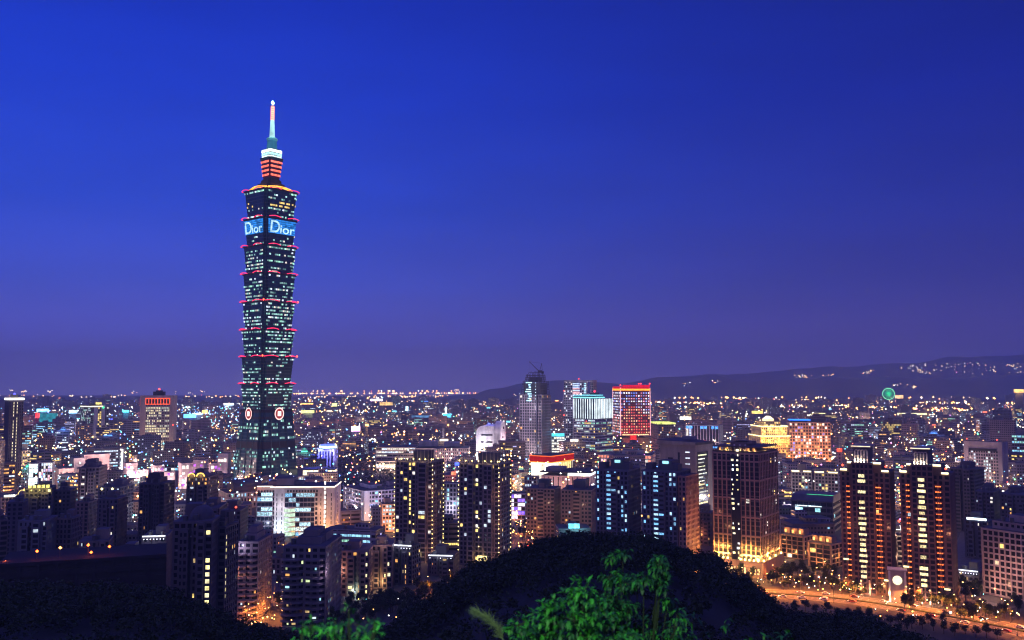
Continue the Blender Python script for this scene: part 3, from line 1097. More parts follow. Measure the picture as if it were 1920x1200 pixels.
# ---- glass fronted white-lit halls
b = B('glass_hall', 'small bright white-lit glass hall beside the beige corner-lit tower', 'shop hall', 60, 77, 868, 1010, wall=PALE, dep=14)
b.vol(fh=5, bay=4, band=.5, pier=.3, lit=L_rand(.95, [E((.8, 1, 1), 1.8), E((.9, 1, 1), 2.2)], r), faces='FR'); b.done(20)
b = B('screen_building', 'white ribbed building strung with tiny lights next to the glass hall', 'shop building', 79, 108, 866, 1040, a=-8, sp=.15, wall=PALE, dep=16)
b.vol(fh=3.4, bay=2.4, band=.6, pier=.5, lit=L_rand(.65, [E(COOL, 1.6), E((.7, .6, 1), 1.3), E(PNK, 1.3), E(WHT, 1.8)], r)); b.done(60)
# ---- pink department store, stepped
b = B('department_store', 'large pink floodlit store building with a stepped front and blank upper wall', 'department store', 100, 222, 854, 1140, a=9, sp=.2, wall=PINKW, dep=46)
hw, hd = b.w / 2, b.d / 2
cl = b.m('facade_cladding')
cl.box(hw * .0, hw, -hd * .2, hd, 0, b.H, PINKW, mt=ROOF); cl.box(-hw * .42, -.05, -hd * .5, hd, 0, b.H * .93, MIDG, mt=ROOF)
cl.box(-hw, -hw * .43, -hd * .7, hd, 0, b.H * .66, PINKW, mt=ROOF); cl.box(-hw * .3, hw * .55, -hd, -hd * .52, 0, b.H * .62, PINKW, mt=ROOF)
cl.box(hw * .56, hw * .98, -hd * .9, -hd * .22, 0, b.H * .45, PINKW, mt=ROOF)
for i in range(9):
    cl.box(-hw * .3 + i * 5.2, -hw * .3 + i * 5.2 + 1, -hd - .5, -hd, 0, b.H * .6, PINKW)
for i in range(4): b.one('slot_window').box(-hw * .93 + i * 6.5, -hw * .93 + i * 6.5 + 1.6, -hd * .7 - .3, -hd * .7 - .02, b.H * .42, b.H * .56, DARK)
for i in range(5): b.one('slot_window').box(-hw * .2 + i * 8, -hw * .2 + i * 8 + 2, -hd - .8, -hd - .52, b.H * .35, b.H * .52, DARK)
for i in range(7): b.lamp(-hw + 9 + i * 14, -hd - 16, 14, (1, .62, .55), 42000, 1.5)
b.one('lit_panel').box(hw * .5, hw * .58, -hd * .2 - .9, -hd * .2 - .2, b.H * .72, b.H * .9, E((1, .85, .7), 2.2, .2))
b.one('lit_panel').box(-hw * .75, -hw * .5, -hd * .7 - .5, -hd * .7 - .35, b.H * .2, b.H * .33, E(COOL, 1.6, .3))
for (x, y) in ((.3, .3), (.6, .6), (-.3, .1)):
    b.lamp(hw * x, -hd * .2 - 18, b.H * .9, (1, .6, .6), 9000, 1)
b.done(20)
b = B('light_framed_building', 'grey building edged by a bright white light frame behind the pink store', 'shop building', 178, 239, 842, 1290, a=-6, sp=.08, wall=GREY, dep=28)
hw, hd = b.w / 2, b.d / 2
b.vol(fh=4.2, bay=3.6, band=1.5, pier=.6, lit=L_cols({('F', .5, 1): (.6, [E(COOL, 1.3), E(WHT, 1.3)])}, L_rand(.1, PAL_OFF, r), r))
LW = E((1, .93, .85), 3.2, .2)
b.one('light_strip').box(hw * .15, hw, -hd - 1.2, -hd - .5, b.H - 1.6, b.H + .2, LW); b.one('light_strip').box(hw - 1.6, hw + .1, -hd - 1.25, -hd - .55, 6, b.H - 1.62, LW)
b.lamp(hw * .4, -hd - 14, 16, (.9, .95, 1), 14000, 1); b.done(30)
# ---- shopping arcade with violet panels: individual shop houses
vx = [(236, 262, 868), (262, 288, 880), (288, 312, 872), (312, 338, 884), (338, 366, 868), (366, 392, 862), (392, 420, 868), (412, 436, 850)]
nm = ['with a gabled glowing front', 'with a violet panel over its door', 'with tall cream pilasters', 'with a wide blank lit front', 'with a violet corner panel', 'with stacked cream panels', 'with two pink panels', 'lit cream and nearest the tiered skyscraper']
for i, (x0, x1, yt) in enumerate(vx):
    b = B('shop_house', 'cream and pink lit shopping arcade building ' + nm[i], 'shop building', x0, x1, yt, 1190 - i * 5, a=(-1) ** i * 12, sp=.2, wall=Wm((.62, .50, .50)), group='shopping arcade buildings', dep=20)
    hw, hd = b.w / 2, b.d / 2
    b.m('facade_cladding').box(-hw, hw, -hd, hd, 0, b.H, b.wall, mt=ROOF)
    for k_ in range(3): b.m('facade_cladding').box(-hw - .3, hw + .3, -hd - .3, hd + .3, b.H * (.3 + .3 * k_), b.H * (.3 + .3 * k_) + 1, b.wall)
    for k_ in range(4):
        for j in range(3):
            u0 = -hw + 1 + j * (b.w - 2) / 3
            c_ = r.choice([E((1, .86, .8), 1.5, .4), E((1, .7, .75), 1.1, .4), E((.75, .2, 1), 1.0, .3), E((1, .95, .85), 2.0, .4), None, None])
            if c_: b.one('lit_panel').box(u0, u0 + (b.w - 2) / 3 - 1, -hd - .8, -hd - .05, b.H * (.12 + .22 * k_), b.H * (.12 + .22 * k_) + r.uniform(2.2, 4.6), c_)
    b.lamp(0, -hd - 9, 9, (1, .72, .72), 9000, 1)
    b.done()
b = B('market_hall', 'dark roofed hall on the street behind the arcade buildings', 'market hall', 300, 425, 868, 1250, a=-6, sp=.1, wall=MIDG, dep=30)
b.vol(fh=5, bay=5, band=1.5, pier=.6, lit=L_rand(.25, PAL_OFF, r, True)); b.roofs(); b.done(20)
# ---- podium of the tall tower, domed hall, side hall
b = B('mall', 'wide low mall with a dark curved roof at the foot of the tiered skyscraper', 'shopping mall', 412, 505, 922, 990, a=14, sp=.25, wall=BEIGE, dep=40)
hw, hd = b.w / 2, b.d / 2
b.vol(fh=4.6, bay=3.4, band=2.0, pier=1.6, lit=L_rand(.5, PAL_OFF, r))
dm = b.m('curved_roof')
dm.loft([[(-hw * .6, hd * .2 + hd * .9 * cos(t * pi / 12) * 1.0, b.H - 2 + 14 * sin(t * pi / 12)) for t in range(13)], [(hw * .95, hd * .2 + hd * .9 * cos(t * pi / 12), b.H - 2 + 14 * sin(t * pi / 12)) for t in range(13)]], ROOF)
b.lamp(hw, -hd - 5, b.H + 2, SODIUM, 9000, .8); b.one('bulb').octa((hw - 1, -hd - 1.2, b.H + 1.5), 1.6, BULB)
b.done(40)
b = B('mall', 'glass fronted hall with blue and white lights below the tiered skyscraper', 'shopping mall', 478, 572, 896, 1085, a=35, sp=.42, wall=GREY)
b.vol(fh=6, bay=3.4, band=1.6, pier=.5, lit=L_cols({('L', .0, 1): (.5, [E((.3, .3, 1), 1.6), E(BLU, 2.0), E(COOL, 1.6)])}, L_rand(.5, PAL_OFF, r), r)); b.done(60)

# ---- blue crowned sign tower + theatre box
b = B('sign_tower', 'white columned tower with a glowing blue and white crown sign', 'tower', 600, 634, 842, 1240, a=-16, sp=.22, wall=PALE)
hw, hd = b.w / 2, b.d / 2
b.vol(fh=b.H - 10, bay=4.2, band=.6, pier=2.0, pr=.7, lit=None, parapet=3)
b.m('crown_sign').cyl(0, 0, b.H - .5, b.H + 1, hw * 1.15, hw * 1.2, DARK, 20)
b.m('crown_sign').cyl(0, 0, b.H + 1, b.H + 4.2, hw * 1.22, hw * 1.22, E((.55, .8, 1), 2.6, .5, .5), 20); b.m('crown_sign').cyl(0, 0, b.H + 4.2, b.H + 6, hw * 1.1, hw * .9, E((.08, .12, 1), 3, .2), 20)
b.lamp(-12, -hd - 8, b.H + 5, (.1, .12, 1), 130000, 2); b.lamp(14, -hd - 6, b.H - 2, (.2, .2, 1), 40000, 2); b.lamp(0, -hd - 10, 14, (.9, .85, 1), 9000, 1)
beacon(b, 0, 0, b.H + 6, .8, E((.2, .3, 1), 6, 0)); b.done()
b = B('theatre_hall', 'low hall with a glowing cream upper storey in front of the blue crowned tower', 'theatre', 572, 633, 880, 1150, a=-6, sp=.1, wall=GREY, dep=30, glass=GLASSB)
hw, hd = b.w / 2, b.d / 2
b.vol(fh=7, bay=5, band=1, pier=.5, lit=L_cols({('F', 0, .35): (.9, [E((.6, 1, .8), 1.1)]), ('F', .4, 1): (.5, [E((.4, .7, .8), .7)])}, None, r), z1=b.H - 7)
b.m('lit_storey').box(-hw - 1, hw + 1, -hd - 1, hd, b.H - 6.5, b.H - .5, E((1, .80, .55), 2.1, .35, .4)); b.m('roof_slab').box(-hw - 2, hw + 2, -hd - 2, hd + 1, b.H - .45, b.H + .8, DARK)
for i in range(7): b.m('roof_slab').box(-hw + i * b.w / 6.2, -hw + i * b.w / 6.2 + .5, -hd - 1.3, -hd - 1.02, b.H - 6.5, b.H - .5, DARK)
b.one('lit_screen').box(-2, hw * .35, -hd - 4.2, -hd - 3.4, 2, 9, E((.9, .85, 1), 2.2, .3)); b.one('lit_screen').box(hw * .38, hw * .85, -hd - 3.6, -hd - 3, 1, 7, E((1, .7, 1), 1.5, .3))
b.lamp(0, -hd - 12, 6, (1, .85, .8), 12000, 1); b.done()

# ---- long beige exhibition block and arched white building
b = B('exhibition_hall', 'long low pale hall with a stepped lit end beside the park', 'hall', 705, 886, 838, 1420, a=-5, sp=.06, wall=BEIGE, dep=60)
hw, hd = b.w / 2, b.d / 2
b.vol(z1=b.z(840), fh=5, bay=3, band=2.2, pier=1.4, lit=L_rand(.16, [E(COOL, 1.1), E(WHT, 1)], r, True), x0=-hw * .15)
b.vol(z1=b.z(838), fh=5, bay=9, band=2.6, pier=.6, lit=L_rand(.5, [E(COOL, 1.3), E(WHT, 1)], r, True), x0=-hw, x1=-hw * .16)
b.vol(z1=b.z(862), fh=5, bay=9, band=2.4, pier=.6, lit=L_rand(.7, [E(COOL, 1.3), E(WHT, 1.3)], r, True), x0=-hw * .95, x1=-hw * .4, y0=-hd - 20, y1=-hd - .6)
b.one('roof_house').box(-hw * .1, hw * .3, -10, 20, b.H, b.H + 8, GREY); b.one('roof_house').box(hw * .45, hw * .8, -10, 20, b.H, b.H + 6, GREY)
for i in range(4): b.lamp(-hw + 12 + i * 14, -hd - 34, 9, (1, .68, .5), 16000, 1)
for i in range(4): b.lamp(hw * .1 + i * 22, -hd - 26, 12, (1, .65, .75), 16000, 1)
b.done(50)
b = B('arched_building', 'white floodlit building with a rounded arch end and a blue light on its roof', 'office building', 887, 953, 798, 1480, a=-14, sp=.34, wall=Wm((.72, .68, .68)), dep=38)
hw, hd = b.w / 2, b.d / 2
cl = b.m('facade_cladding'); n_ = 14
WHW = b.wall
cl.box(-hw, hw, -hd, hd, 0, b.H - 12, WHW, mt=WHW)
pr_ = [(-hw, b.H - 12), (hw, b.H - 12)] + [(hw * cos(t * pi / n_ / 2) if False else hw - 0, 0) for t in []]
sh_ = [(-hw + 12 * (1 - cos(t * pi / 16)), b.H - 12 + 12 * sin(t * pi / 16)) for t in range(9)]
ring = [(-hw, b.H - 12)] + sh_[1:] + [(hw * .55, b.H), (hw * .55, b.H - 12)]
cl.loft([[(x, -hd, z) for x, z in ring], [(x, hd, z) for x, z in ring]], WHW)
aw = b.d / 2
ring = [(-aw, 0), (-aw, b.H - 8)] + [(-aw * cos(t * pi / 14), b.H - 8 + aw * .8 * sin(t * pi / 14)) for t in range(1, 14)] + [(aw, b.H - 8), (aw, 0)]
an = b.m('arched_end'); an.loft([[(hw * .56, y, z) for y, z in ring], [(hw + 1.5, y, z) for y, z in ring]], WHW)
for i in range(6):
    for j in (-1, 1):
        b.one('slot_window').box(hw + 1.55, hw + 1.8, j * 5 - 1.2, j * 5 + 1.2, b.H * (.1 + .12 * i), b.H * (.1 + .12 * i) + 3, DARK)
for i in range(3): b.one('window_band').box(-hw * .55, hw * .4, -hd - .3, -hd - .02, b.H * (.42 + .17 * i), b.H * (.42 + .17 * i) + 2.4, GLASS)
b.one('round_window').cyl(hw + 1.2, 0, b.H - 6, b.H - 2, 2, 2, DARK, 10)
b.one('blue_lamp').octa((-3, 0, b.H + 1.8), 2.2, E((.08, .1, 1), 6, 0)); b.one('roof_house').box(-6, 8, -6, 6, b.H, b.H + 2, WHW)
b.lamp(0, -6, b.H + 8, (.1, .15, 1), 9000, 1)
b.lamp(-hw * .4, -hd - 16, 12, (.9, .85, 1), 42000, 1.5); b.lamp(-hw * .4, -hd - 14, b.H * .62, (.95, .9, 1), 16000, 1.5); b.lamp(hw + 16, 0, b.H * .5, (1, .62, .68), 34000, 1.5); b.lamp(hw + 10, -hd - 14, 8, (1, .7, .7), 20000, 1.5)
b.done()

# ---- tower under construction
b = B('unfinished_tower', 'tall grey tower still under construction with bare steel frame on top', 'skyscraper', 975, 1033, 712, 1480, a=-22, sp=.30, wall=Wm((.34, .31, .33)))
hw, hd = b.w / 2, b.d / 2
b.vol(z1=b.z(740), fh=4.6, bay=4.0, band=1.0, pier=.9, pr=.5, lit=L_rand(.035, PAL_HOME, r), x0=-hw, x1=hw * .96)
for z0_, z1_, k0, k1 in ((740, 716, .93, .84), (716, 704, .70, .62)):
    fr_ = b.one('steel_frame'); za, zb_ = b.z(z0_), b.z(z1_)
    nfl = 5 if z0_ == 740 else 3
    if z0_ == 740: b.m('core').box(-hw * .75, hw * .75, -hd * .75, hd * .75, za, zb_ - 2, DKW)
    for i in range(9):
        for j in range(7):
            if 0 < i < 8 and 0 < j < 6: continue
            u, v = i / 4 - 1, j / 3 - 1
            fr_.tube([(hw * u * k0, hd * v * k0, za), (hw * u * k1, hd * v * k1, zb_ + (2 if (i + j) % 3 else -2))], .38, STEEL, 4)
    for f_ in range(nfl + 1):
        z = za + (zb_ - za) * f_ / nfl; k_ = k0 + (k1 - k0) * f_ / nfl
        for (xa, ya), (xb, yb) in (((-1, -1), (1, -1)), ((1, -1), (1, 1)), ((1, 1), (-1, 1)), ((-1, 1), (-1, -1))):
            fr_.tube([(hw * k_ * xa, hd * k_ * ya, z), (hw * k_ * xb, hd * k_ * yb, z)], .4, STEEL, 4)
fr_ = b.one('steel_frame')
zt_, zz_ = b.z(704), b.z(695)
for i in range(5):
    for j in (-1, 1):
        x = hw * .5 * (i / 2 - 1)
        fr_.tube([(x, hd * .5 * j, zt_ - 2), (x * .9, hd * .4 * j, zz_ + (0 if i % 2 else -3))], .35, STEEL, 4)
        if i < 4: fr_.tube([(x * .9, hd * .4 * j, zz_ - 3), (hw * .5 * ((i + 1) / 2 - 1), hd * .4 * j, zz_ - 3)], .3, STEEL, 4)
b.m('core').box(-hw * .4, hw * .4, -hd * .4, hd * .4, b.z(717), b.z(707), DKW)
for i in range(9): b.one('work_light').box(-hw * .3 + r.uniform(-4, 4), -hw * .3 + r.uniform(5, 8), -hd - 1.2, -hd - .6, b.z(752 - i * 4.2), b.z(752 - i * 4.2) + 1.7, E((.45, .8, 1), 2.2, .4))
for i in range(6): b.one('work_light').octa((hw * .45, -hd - 1, b.z(748 - i * 6)), .6, E((.6, .9, 1), 4, 0))
b.m('hoist_shaft').box(hw * .5, hw * .64, -hd - 2.6, -hd - .7, 0, b.z(742), Wm((.06, .06, .09)))
b.lamp(0, -hd - 26, 30, (.95, .75, .8), 40000, 2); b.lamp(0, -hd - 26, 95, (.85, .7, .85), 40000, 2)
b.done(60)
bp = b.wp(hw * .35, 0, b.H + 2)
ck = empty('tower_crane', bp, 0, 'slim luffing crane leaning up from the top of the unfinished tower', 'crane')
q = MB(); kx = 1480 / F
mast_h = 11
for x in (-.9, .9):
    for y in (-.9, .9): q.tube([(x, y, -8), (x, y, mast_h)], .22, STEEL, 4)
for i in range(6): q.tube([(-.9, -.9, -8 + i * 3), (.9, -.9, -5 + i * 3)], .15, STEEL, 4)
q.build('mast', ck)
q = MB(); jt = Vector((-20 * kx * .95, -3, 27 * kx + 4))
for o_ in (-.7, .7): q.tube([(0, o_, mast_h), (jt.x, jt.y + o_ * .2, jt.z)], [.32, .2], STEEL, 4)
q.tube([(0, 0, mast_h + 1.6), (jt.x, jt.y, jt.z + .5)], [.3, .2], STEEL, 4)
for i in range(14):
    t = i / 14; p0 = Vector((0, -.7, mast_h)).lerp(jt, t); p1 = Vector((0, 0, mast_h + 1.6)).lerp(jt, t + .05)
    q.tube([p0, p1], .12, STEEL, 3)
q.build('jib', ck)
q = MB(); q.box(-2.5, 5, -1.6, 1.6, mast_h - 1, mast_h + 2.5, STEEL); q.build('cab', ck)
q = MB(); q.tube([(1, 0, mast_h + 2), (4, 0, mast_h + 14)], .3, STEEL, 4); q.tube([(5, 0, mast_h + 2), (4, 0, mast_h + 14)], .3, STEEL, 4); q.build('a_frame', ck)
q = MB(); q.box(3.5, 7.5, -1.5, 1.5, mast_h - 3, mast_h + 1, DARK); q.build('counterweight', ck)
q = MB(); q.tube([(4, 0, mast_h + 14), tuple(jt)], .1, STEEL, 3); q.tube([(jt.x, jt.y, jt.z), (jt.x, jt.y, jt.z - 30)], .08, STEEL, 3); q.build('cable', ck)

# ---- gate-shaped twin tower
b = B('gate_tower', 'tall pale tower shaped like a gate with a lit screen between its two legs', 'office tower', 1058, 1118, 713, 1620, a=-12, sp=.1, wall=GREY, dep=32)
hw, hd = b.w / 2, b.d / 2
b.vol(x0=-hw, x1=-hw * .42, fh=4.2, bay=3, band=1.4, pier=.7, lit=L_rand(.2, [E(COOL, 1.1), E(WHT, 1)], r))
b.vol(x0=hw * .1, x1=hw * .36, fh=4.2, bay=3, band=1.4, pier=.7, lit=L_rand(.15, PAL_OFF, r))
b.vol(x0=hw * .82, x1=hw, fh=4.2, bay=3, band=1.4, pier=.7, lit=None)
b.vol(x0=-hw * .41, x1=hw * .81, y0=-hd * .6, y1=hd * .6, z1=b.z(738), fh=4.2, bay=3, band=1.4, pier=.7, lit=L_rand(.25, PAL_OFF, r), wall=MIDG)
b.m('top_beam').box(-hw - .6, hw + .6, -hd - .7, hd + .7, b.H - 3.2, b.H + .4, GREY)
for i in range(8): b.one('lit_panel').box(-hw * .40, hw * .09, -hd + 1, -hd + 1.6, b.H - 7 - i * 3.0, b.H - 5.4 - i * 3.0, E((.5, .65, 1), 1.8, .3) if i not in (3, 5, 6) else E((1, .55, .6), 1.8, .3))
for i in range(6): b.one('lit_panel').box(hw * .37, hw * .52, -hd + 1, -hd + 1.6, b.H - 7 - i * 3.2, b.H - 5.4 - i * 3.2, E((.4, .75, 1), 1.7, .3))
beacon(b, -hw * .1, 0, b.H + .4, 1.3); beacon(b, -hw, -hd - .5, b.z(735), 1.0); beacon(b, -hw, -hd - .8, b.z(781), 1.2)
b.lamp(0, -hd - 22, b.H * .75, (.8, .7, 1), 30000, 2); b.lamp(hw * .6, -hd * .2, b.H - 14, (.7, .65, 1), 8000, 1)
b.done(50)

# ---- white striped lit office tower with cyan cap
b = B('striped_tower', 'office tower whose upper half glows in white vertical stripes under a cyan cap', 'office tower', 1076, 1148, 746, 1440, a=-34, sp=.46, wall=Wm((.42, .42, .46)))
hw, hd = b.w / 2, b.d / 2
zs = b.z(786)
b.vol(z1=zs, fh=4.3, bay=2.4, band=1.9, pier=.25, pr=.45, lit=L_rand(.42, [E(GRN, .9), E(YEL, 1.1), E(COOL, 1.2), E((.8, .95, .8), .9)], r, True, True), parapet=.6)
b.m('glazing').box(-hw, hw, -hd, hd, zs, b.H - 1, GLASSB)
STR = E((.80, .93, 1), 1.45, .35, .06); STR2 = E((.55, .85, 1), 1.3, .3, .06)
lp = b.m('light_pipes')
for fn, (o, u, n, L, rot) in b.faces((-hw, hw, -hd, hd)).items():
    if fn == 'K': continue
    nb = int(L / 4.3)
    for j in range(nb + 1):
        c = L * j / nb; w_ = .62 if fn == 'F' else .95
        p = [(o[0] + u[0] * (c - w_), o[1] + u[1] * (c - w_)), (o[0] + u[0] * (c + w_) + n[0] * .8, o[1] + u[1] * (c + w_) + n[1] * .8)]
        xs = sorted((p[0][0], p[1][0])); ys = sorted((p[0][1], p[1][1]))
        lp.box(xs[0], xs[1], ys[0], ys[1], zs + 1, b.H - 1.2 - (0 if j % 2 else .4), STR if (fn == 'R' or j % 2) else STR)
b.m('cyan_cap').box(-hw - 1, hw * .86, -hd - 1, hd * .3, b.H, b.H + 1.4, E((.2, .85, 1), 2.2, .2)); b.m('cyan_cap').box(-hw - .4, hw * .8, -hd - .4, hd * .2, b.H + 1.5, b.H + 3.6, GLASSB); b.m('cyan_cap').box(-hw - .8, hw * .8, -hd - .8, hd * .2, b.H + 3.7, b.H + 4.8, E((.25, .8, 1), 1.5, .2))
b.one('roof_house').box(-4, 7, -4, 6, b.H + 4.8, b.H + 8, DARK)
beacon(b, 3, 0, b.H + 8, 2.2, E((1, .03, .08), 4, 0)); b.lamp(3, -3, b.H + 13, (1, .05, .1), 9000, 1)
b.one('roof_sign').octa((-6, -hd - .5, b.H + 5.6), 2.0, E((.95, .97, 1), 3, 0)); beacon(b, hw * .2, -hd - 1, zs - 5, .7)
b.done()

# ---- red lit tower
b = B('red_lit_tower', 'broad tower covered in pixel lights, blue above and red below, with a red roof band', 'office tower', 1148, 1218, 727, 1640, a=14, sp=.22, wall=Wm((.3, .08, .09)))
hw, hd = b.w / 2, b.d / 2
zf = b.z(816); H = b.H
b.m('glazing').box(-hw, hw, -hd, hd, zf, H, Wm((.16, .04, .07), .4)); b.m('glazing').box(-hw * .35, hw * .1, -hd + 2, hd - 2, 0, zf, Wm((.5, .04, .04), .5)); b.m('glazing').box(-hw * .8, hw, -hd + 6, hd - 2, 0, zf - 4, DKW)
br_ = [E((1, .08, .07), 2.0, .4, .1), E((1, .20, .12), 1.6, .5, .1), E((1, .55, .25), 2.2, .5, .1)]
bb_ = [E((.12, .28, 1), 2.0, .5, .1), E((.85, .9, 1), 2.6, .5, .1), E((.3, .4, 1), 1.6, .5, .1), E((1, .35, .5), 1.6, .5, .1)]
for fn, (o, u, n, L, rot) in b.faces((-hw, hw, -hd, hd)).items():
    nb = int(L / 4.3); nk = 15
    for k_ in range(nk):
        for j in range(nb):
            t = k_ / nk; xx = j / nb
            red = t < .52 + .12 * sin(xx * 5) if fn == 'F' else (t > .05 and t < .35)
            if r.random() < .14: continue
            m_ = r.choice(br_ if red else bb_)
            if fn == 'L' and r.random() < .4: m_ = bb_[1]
            c0 = L * (j + .28) / nb; c1 = L * (j + .72) / nb; zz0 = zf + 3 + (H - zf - 10) * (k_ + .3) / nk; zz1 = zz0 + (H - zf - 10) * .45 / nk
            b.addwin((o, u, n, rot), c0, c1, zz0, zz1, m_, .3)
cl = b.m('facade_cladding')
RW = Wm((.5, .05, .06), .5)
for k_ in range(21): cl.box(-hw - .5, hw + .5, -hd - .5, hd + .5, zf + 3 + (H - zf - 10) * k_ / 20 - .35, zf + 3 + (H - zf - 10) * k_ / 20 + .35, RW)
for x in (-hw - .7, hw - .3):
    for y in (-hd - .7, hd - .3): b.one('corner_light').box(x, x + 1.2, y, y + 1.2, zf, H, E((1, .45, .5), 1.5, .3))
b.m('roof_band').box(-hw - .8, hw + .8, -hd - .8, hd + .8, H - 5, H - 1.8, E((1, .42, .03), 1.7, .25)); b.m('roof_band').box(-hw - .4, hw + .4, -hd - .4, hd + .4, H - 1.75, H + 2.2, E((.85, .01, .04), .9, .2)); b.m('roof_band').box(-hw * .3, hw + .45, -hd - .45, hd + .45, H + 2.25, H + 5.0, E((.9, .01, .05), 1.0, .2))
for x in (-hw, hw * .25, hw * .4, hw): beacon(b, x, -hd, H + 5 if x > -hw else H + 2.5, 1.5, E((1, .05, .06), 5, 0))
b.one('lit_storey').box(-hw * .9, hw * .9, -hd - .6, -hd - .1, zf + .5, zf + 2.5, E((1, .6, .3), 1.6, .4)); b.one('lit_storey').box(hw * .15, hw * 1.3, -hd - 12, -hd - 4, 6, 14, E((1, .85, .45), 1.8, .4, .3))
b.one('lit_storey').box(-hw * 1.0, -hw * .4, -hd - 8, -hd - 2, 3, 12, E((1, .3, .25), 1.0, .5, .3))
b.lamp(-6, -hd - 14, 24, (1, .1, .08), 50000, 2); b.lamp(hw * .7, -hd - 22, 14, (1, .7, .3), 20000, 1)
b.done()

# ---- red-banded low box
b = B('red_banded_hall', 'low hall with white glowing walls under a thick red roof band', 'department store', 986, 1083, 855, 1160, a=-30, sp=.62, wall=PALE, dep=56)
hw, hd = b.w / 2, b.d / 2
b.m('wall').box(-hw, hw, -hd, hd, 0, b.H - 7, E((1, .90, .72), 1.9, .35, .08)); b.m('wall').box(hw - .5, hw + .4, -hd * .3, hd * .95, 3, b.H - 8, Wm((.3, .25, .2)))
for i in range(6): b.one('lit_panel').box(hw + .45, hw + .8, -hd * .3 + i * hd * .2, -hd * .3 + i * hd * .2 + hd * .12, 4, b.H - 8.5, E((1, .78, .3), 1.6, .4))
b.m('red_band').box(-hw - 1.5, hw + 1.5, -hd - 1.5, hd + 1.5, b.H - 6.9, b.H, E((.62, .01, .01), .75, .15)); b.m('red_band').box(-hw - 1.8, hw + 1.8, -hd - 1.8, hd + 1.8, b.H - 7.8, b.H - 6.95, E((1, .35, .04), 2, .1)); b.m('red_band').box(-hw - 1.8, hw + 1.8, -hd - 1.8, hd + 1.8, b.H + .05, b.H + .8, E((1, .16, .03), 1.6, .1))
b.m('roof_slab').box(-hw, hw, -hd, hd, b.H + .85, b.H + 1.2, DARK)
b.lamp(-hw * .5, -hd - 14, 8, (1, .8, .6), 22000, 1); b.lamp(hw + 10, 0, 8, (1, .55, .25), 15000, 1); b.done()
# glass-roof pink hall
b = B('glass_roof_hall', 'pale pink hall with a white light ribbon under its flat roof', 'hall', 1012, 1122, 884, 1040, a=-12, sp=.2, wall=PINKW, dep=44)
hw, hd = b.w / 2, b.d / 2
b.vol(z1=b.H - 4.5, fh=b.H - 6, bay=5.5, band=.5, pier=4.3, lit=None)
b.m('light_ribbon').box(hw * .1, hw + .8, -hd - .8, hd, b.H - 4.2, b.H - 1, E((.92, .97, 1), 2.0, .5, .2)); b.m('roof_slab').box(-hw - 2, hw + 2, -hd - 2, hd + 2, b.H - .9, b.H, DARK)
b.one('roof_house').box(-hw * .9, -hw * .2, -hd * .6, hd * .5, b.H, b.H + 4, MIDG)
b.lamp(-hw * .75, -hd - 8, 8, (1, .85, .95), 12000, 1); b.lamp(hw * .4, -hd - 10, 6, (1, .55, .5), 11000, 1); b.lamp(hw * .9, -hd - 8, 6, (1, .45, .4), 9000, 1); b.done()
b = B('violet_lit_hall', 'small hall with violet-white glowing panels behind the brown apartment blocks', 'shop hall', 957, 984, 925, 900, wall=PALE, dep=18)
hw, hd = b.w / 2, b.d / 2
b.vol(fh=4, bay=4, band=1, pier=.4, lit=L_rand(.7, [E((.85, .7, 1), 2.0), E((.25, .12, 1), 1.8), E((1, .85, 1), 2.2)], r), faces='FR'); b.done(20)
b = B('office_building', 'grey block with cyan windows at its top edge, beside the red-banded hall', 'office building', 984, 1010, 893, 960, a=-15, sp=.2, wall=MIDG)
b.vol(fh=3.6, bay=2.6, band=1.3, pier=.8, lit=L_rand(.25, [E(CYN, 1.3), E(COOL, 1)], r, True)); b.done(30)
# mall strip between striped tower and dark towers
b = B('striped_mall', 'low mall with red and white illuminated stripes on its front', 'shopping mall', 1118, 1230, 852, 1260, a=-10, sp=.12, wall=GREY, dep=40)
hw, hd = b.w / 2, b.d / 2
b.vol(fh=5, bay=4, band=1.6, pier=.8, lit=L_rand(.6, [E(WHT, 1.5), E(PNK, 1.2), E((1, .3, .2), 1.2)], r, True, True)); b.roofs(3)
for i in range(4): b.one('light_stripe').box(-hw * .1, hw * .6, -hd - 1.2, -hd - .6, 4 + i * 4, 5.4 + i * 4, E((1, .5, .55), 1.8, .5, .3) if i % 2 else E((1, .95, .85), 2, .4, .3))
b.lamp(0, -hd - 9, 10, (1, .7, .6), 12000, 1); b.lamp(hw * .8, -hd - 9, 8, (1, .85, .6), 10000, 1); b.done(60)
b = B('cyan_roofed_block', 'white-lit block with a cyan glowing roof between the unfinished and gate towers', 'shop building', 1034, 1058, 818, 1520, wall=PALE, dep=24)
hw, hd = b.w / 2, b.d / 2
b.vol(fh=4.6, bay=4, band=1.8, pier=.5, lit=L_rand(.85, [E(WHT, 1.5), E((1, .9, .7), 1.8)], r)); b.m('cyan_cap').box(-hw, hw, -hd - .5, hd, b.H, b.H + 3.6, E((.1, .75, .95), 1.8, .4, .2)); b.lamp(0, -hd - 4, b.H + 9, (.05, .6, 1), 14000, 1); b.done(30)

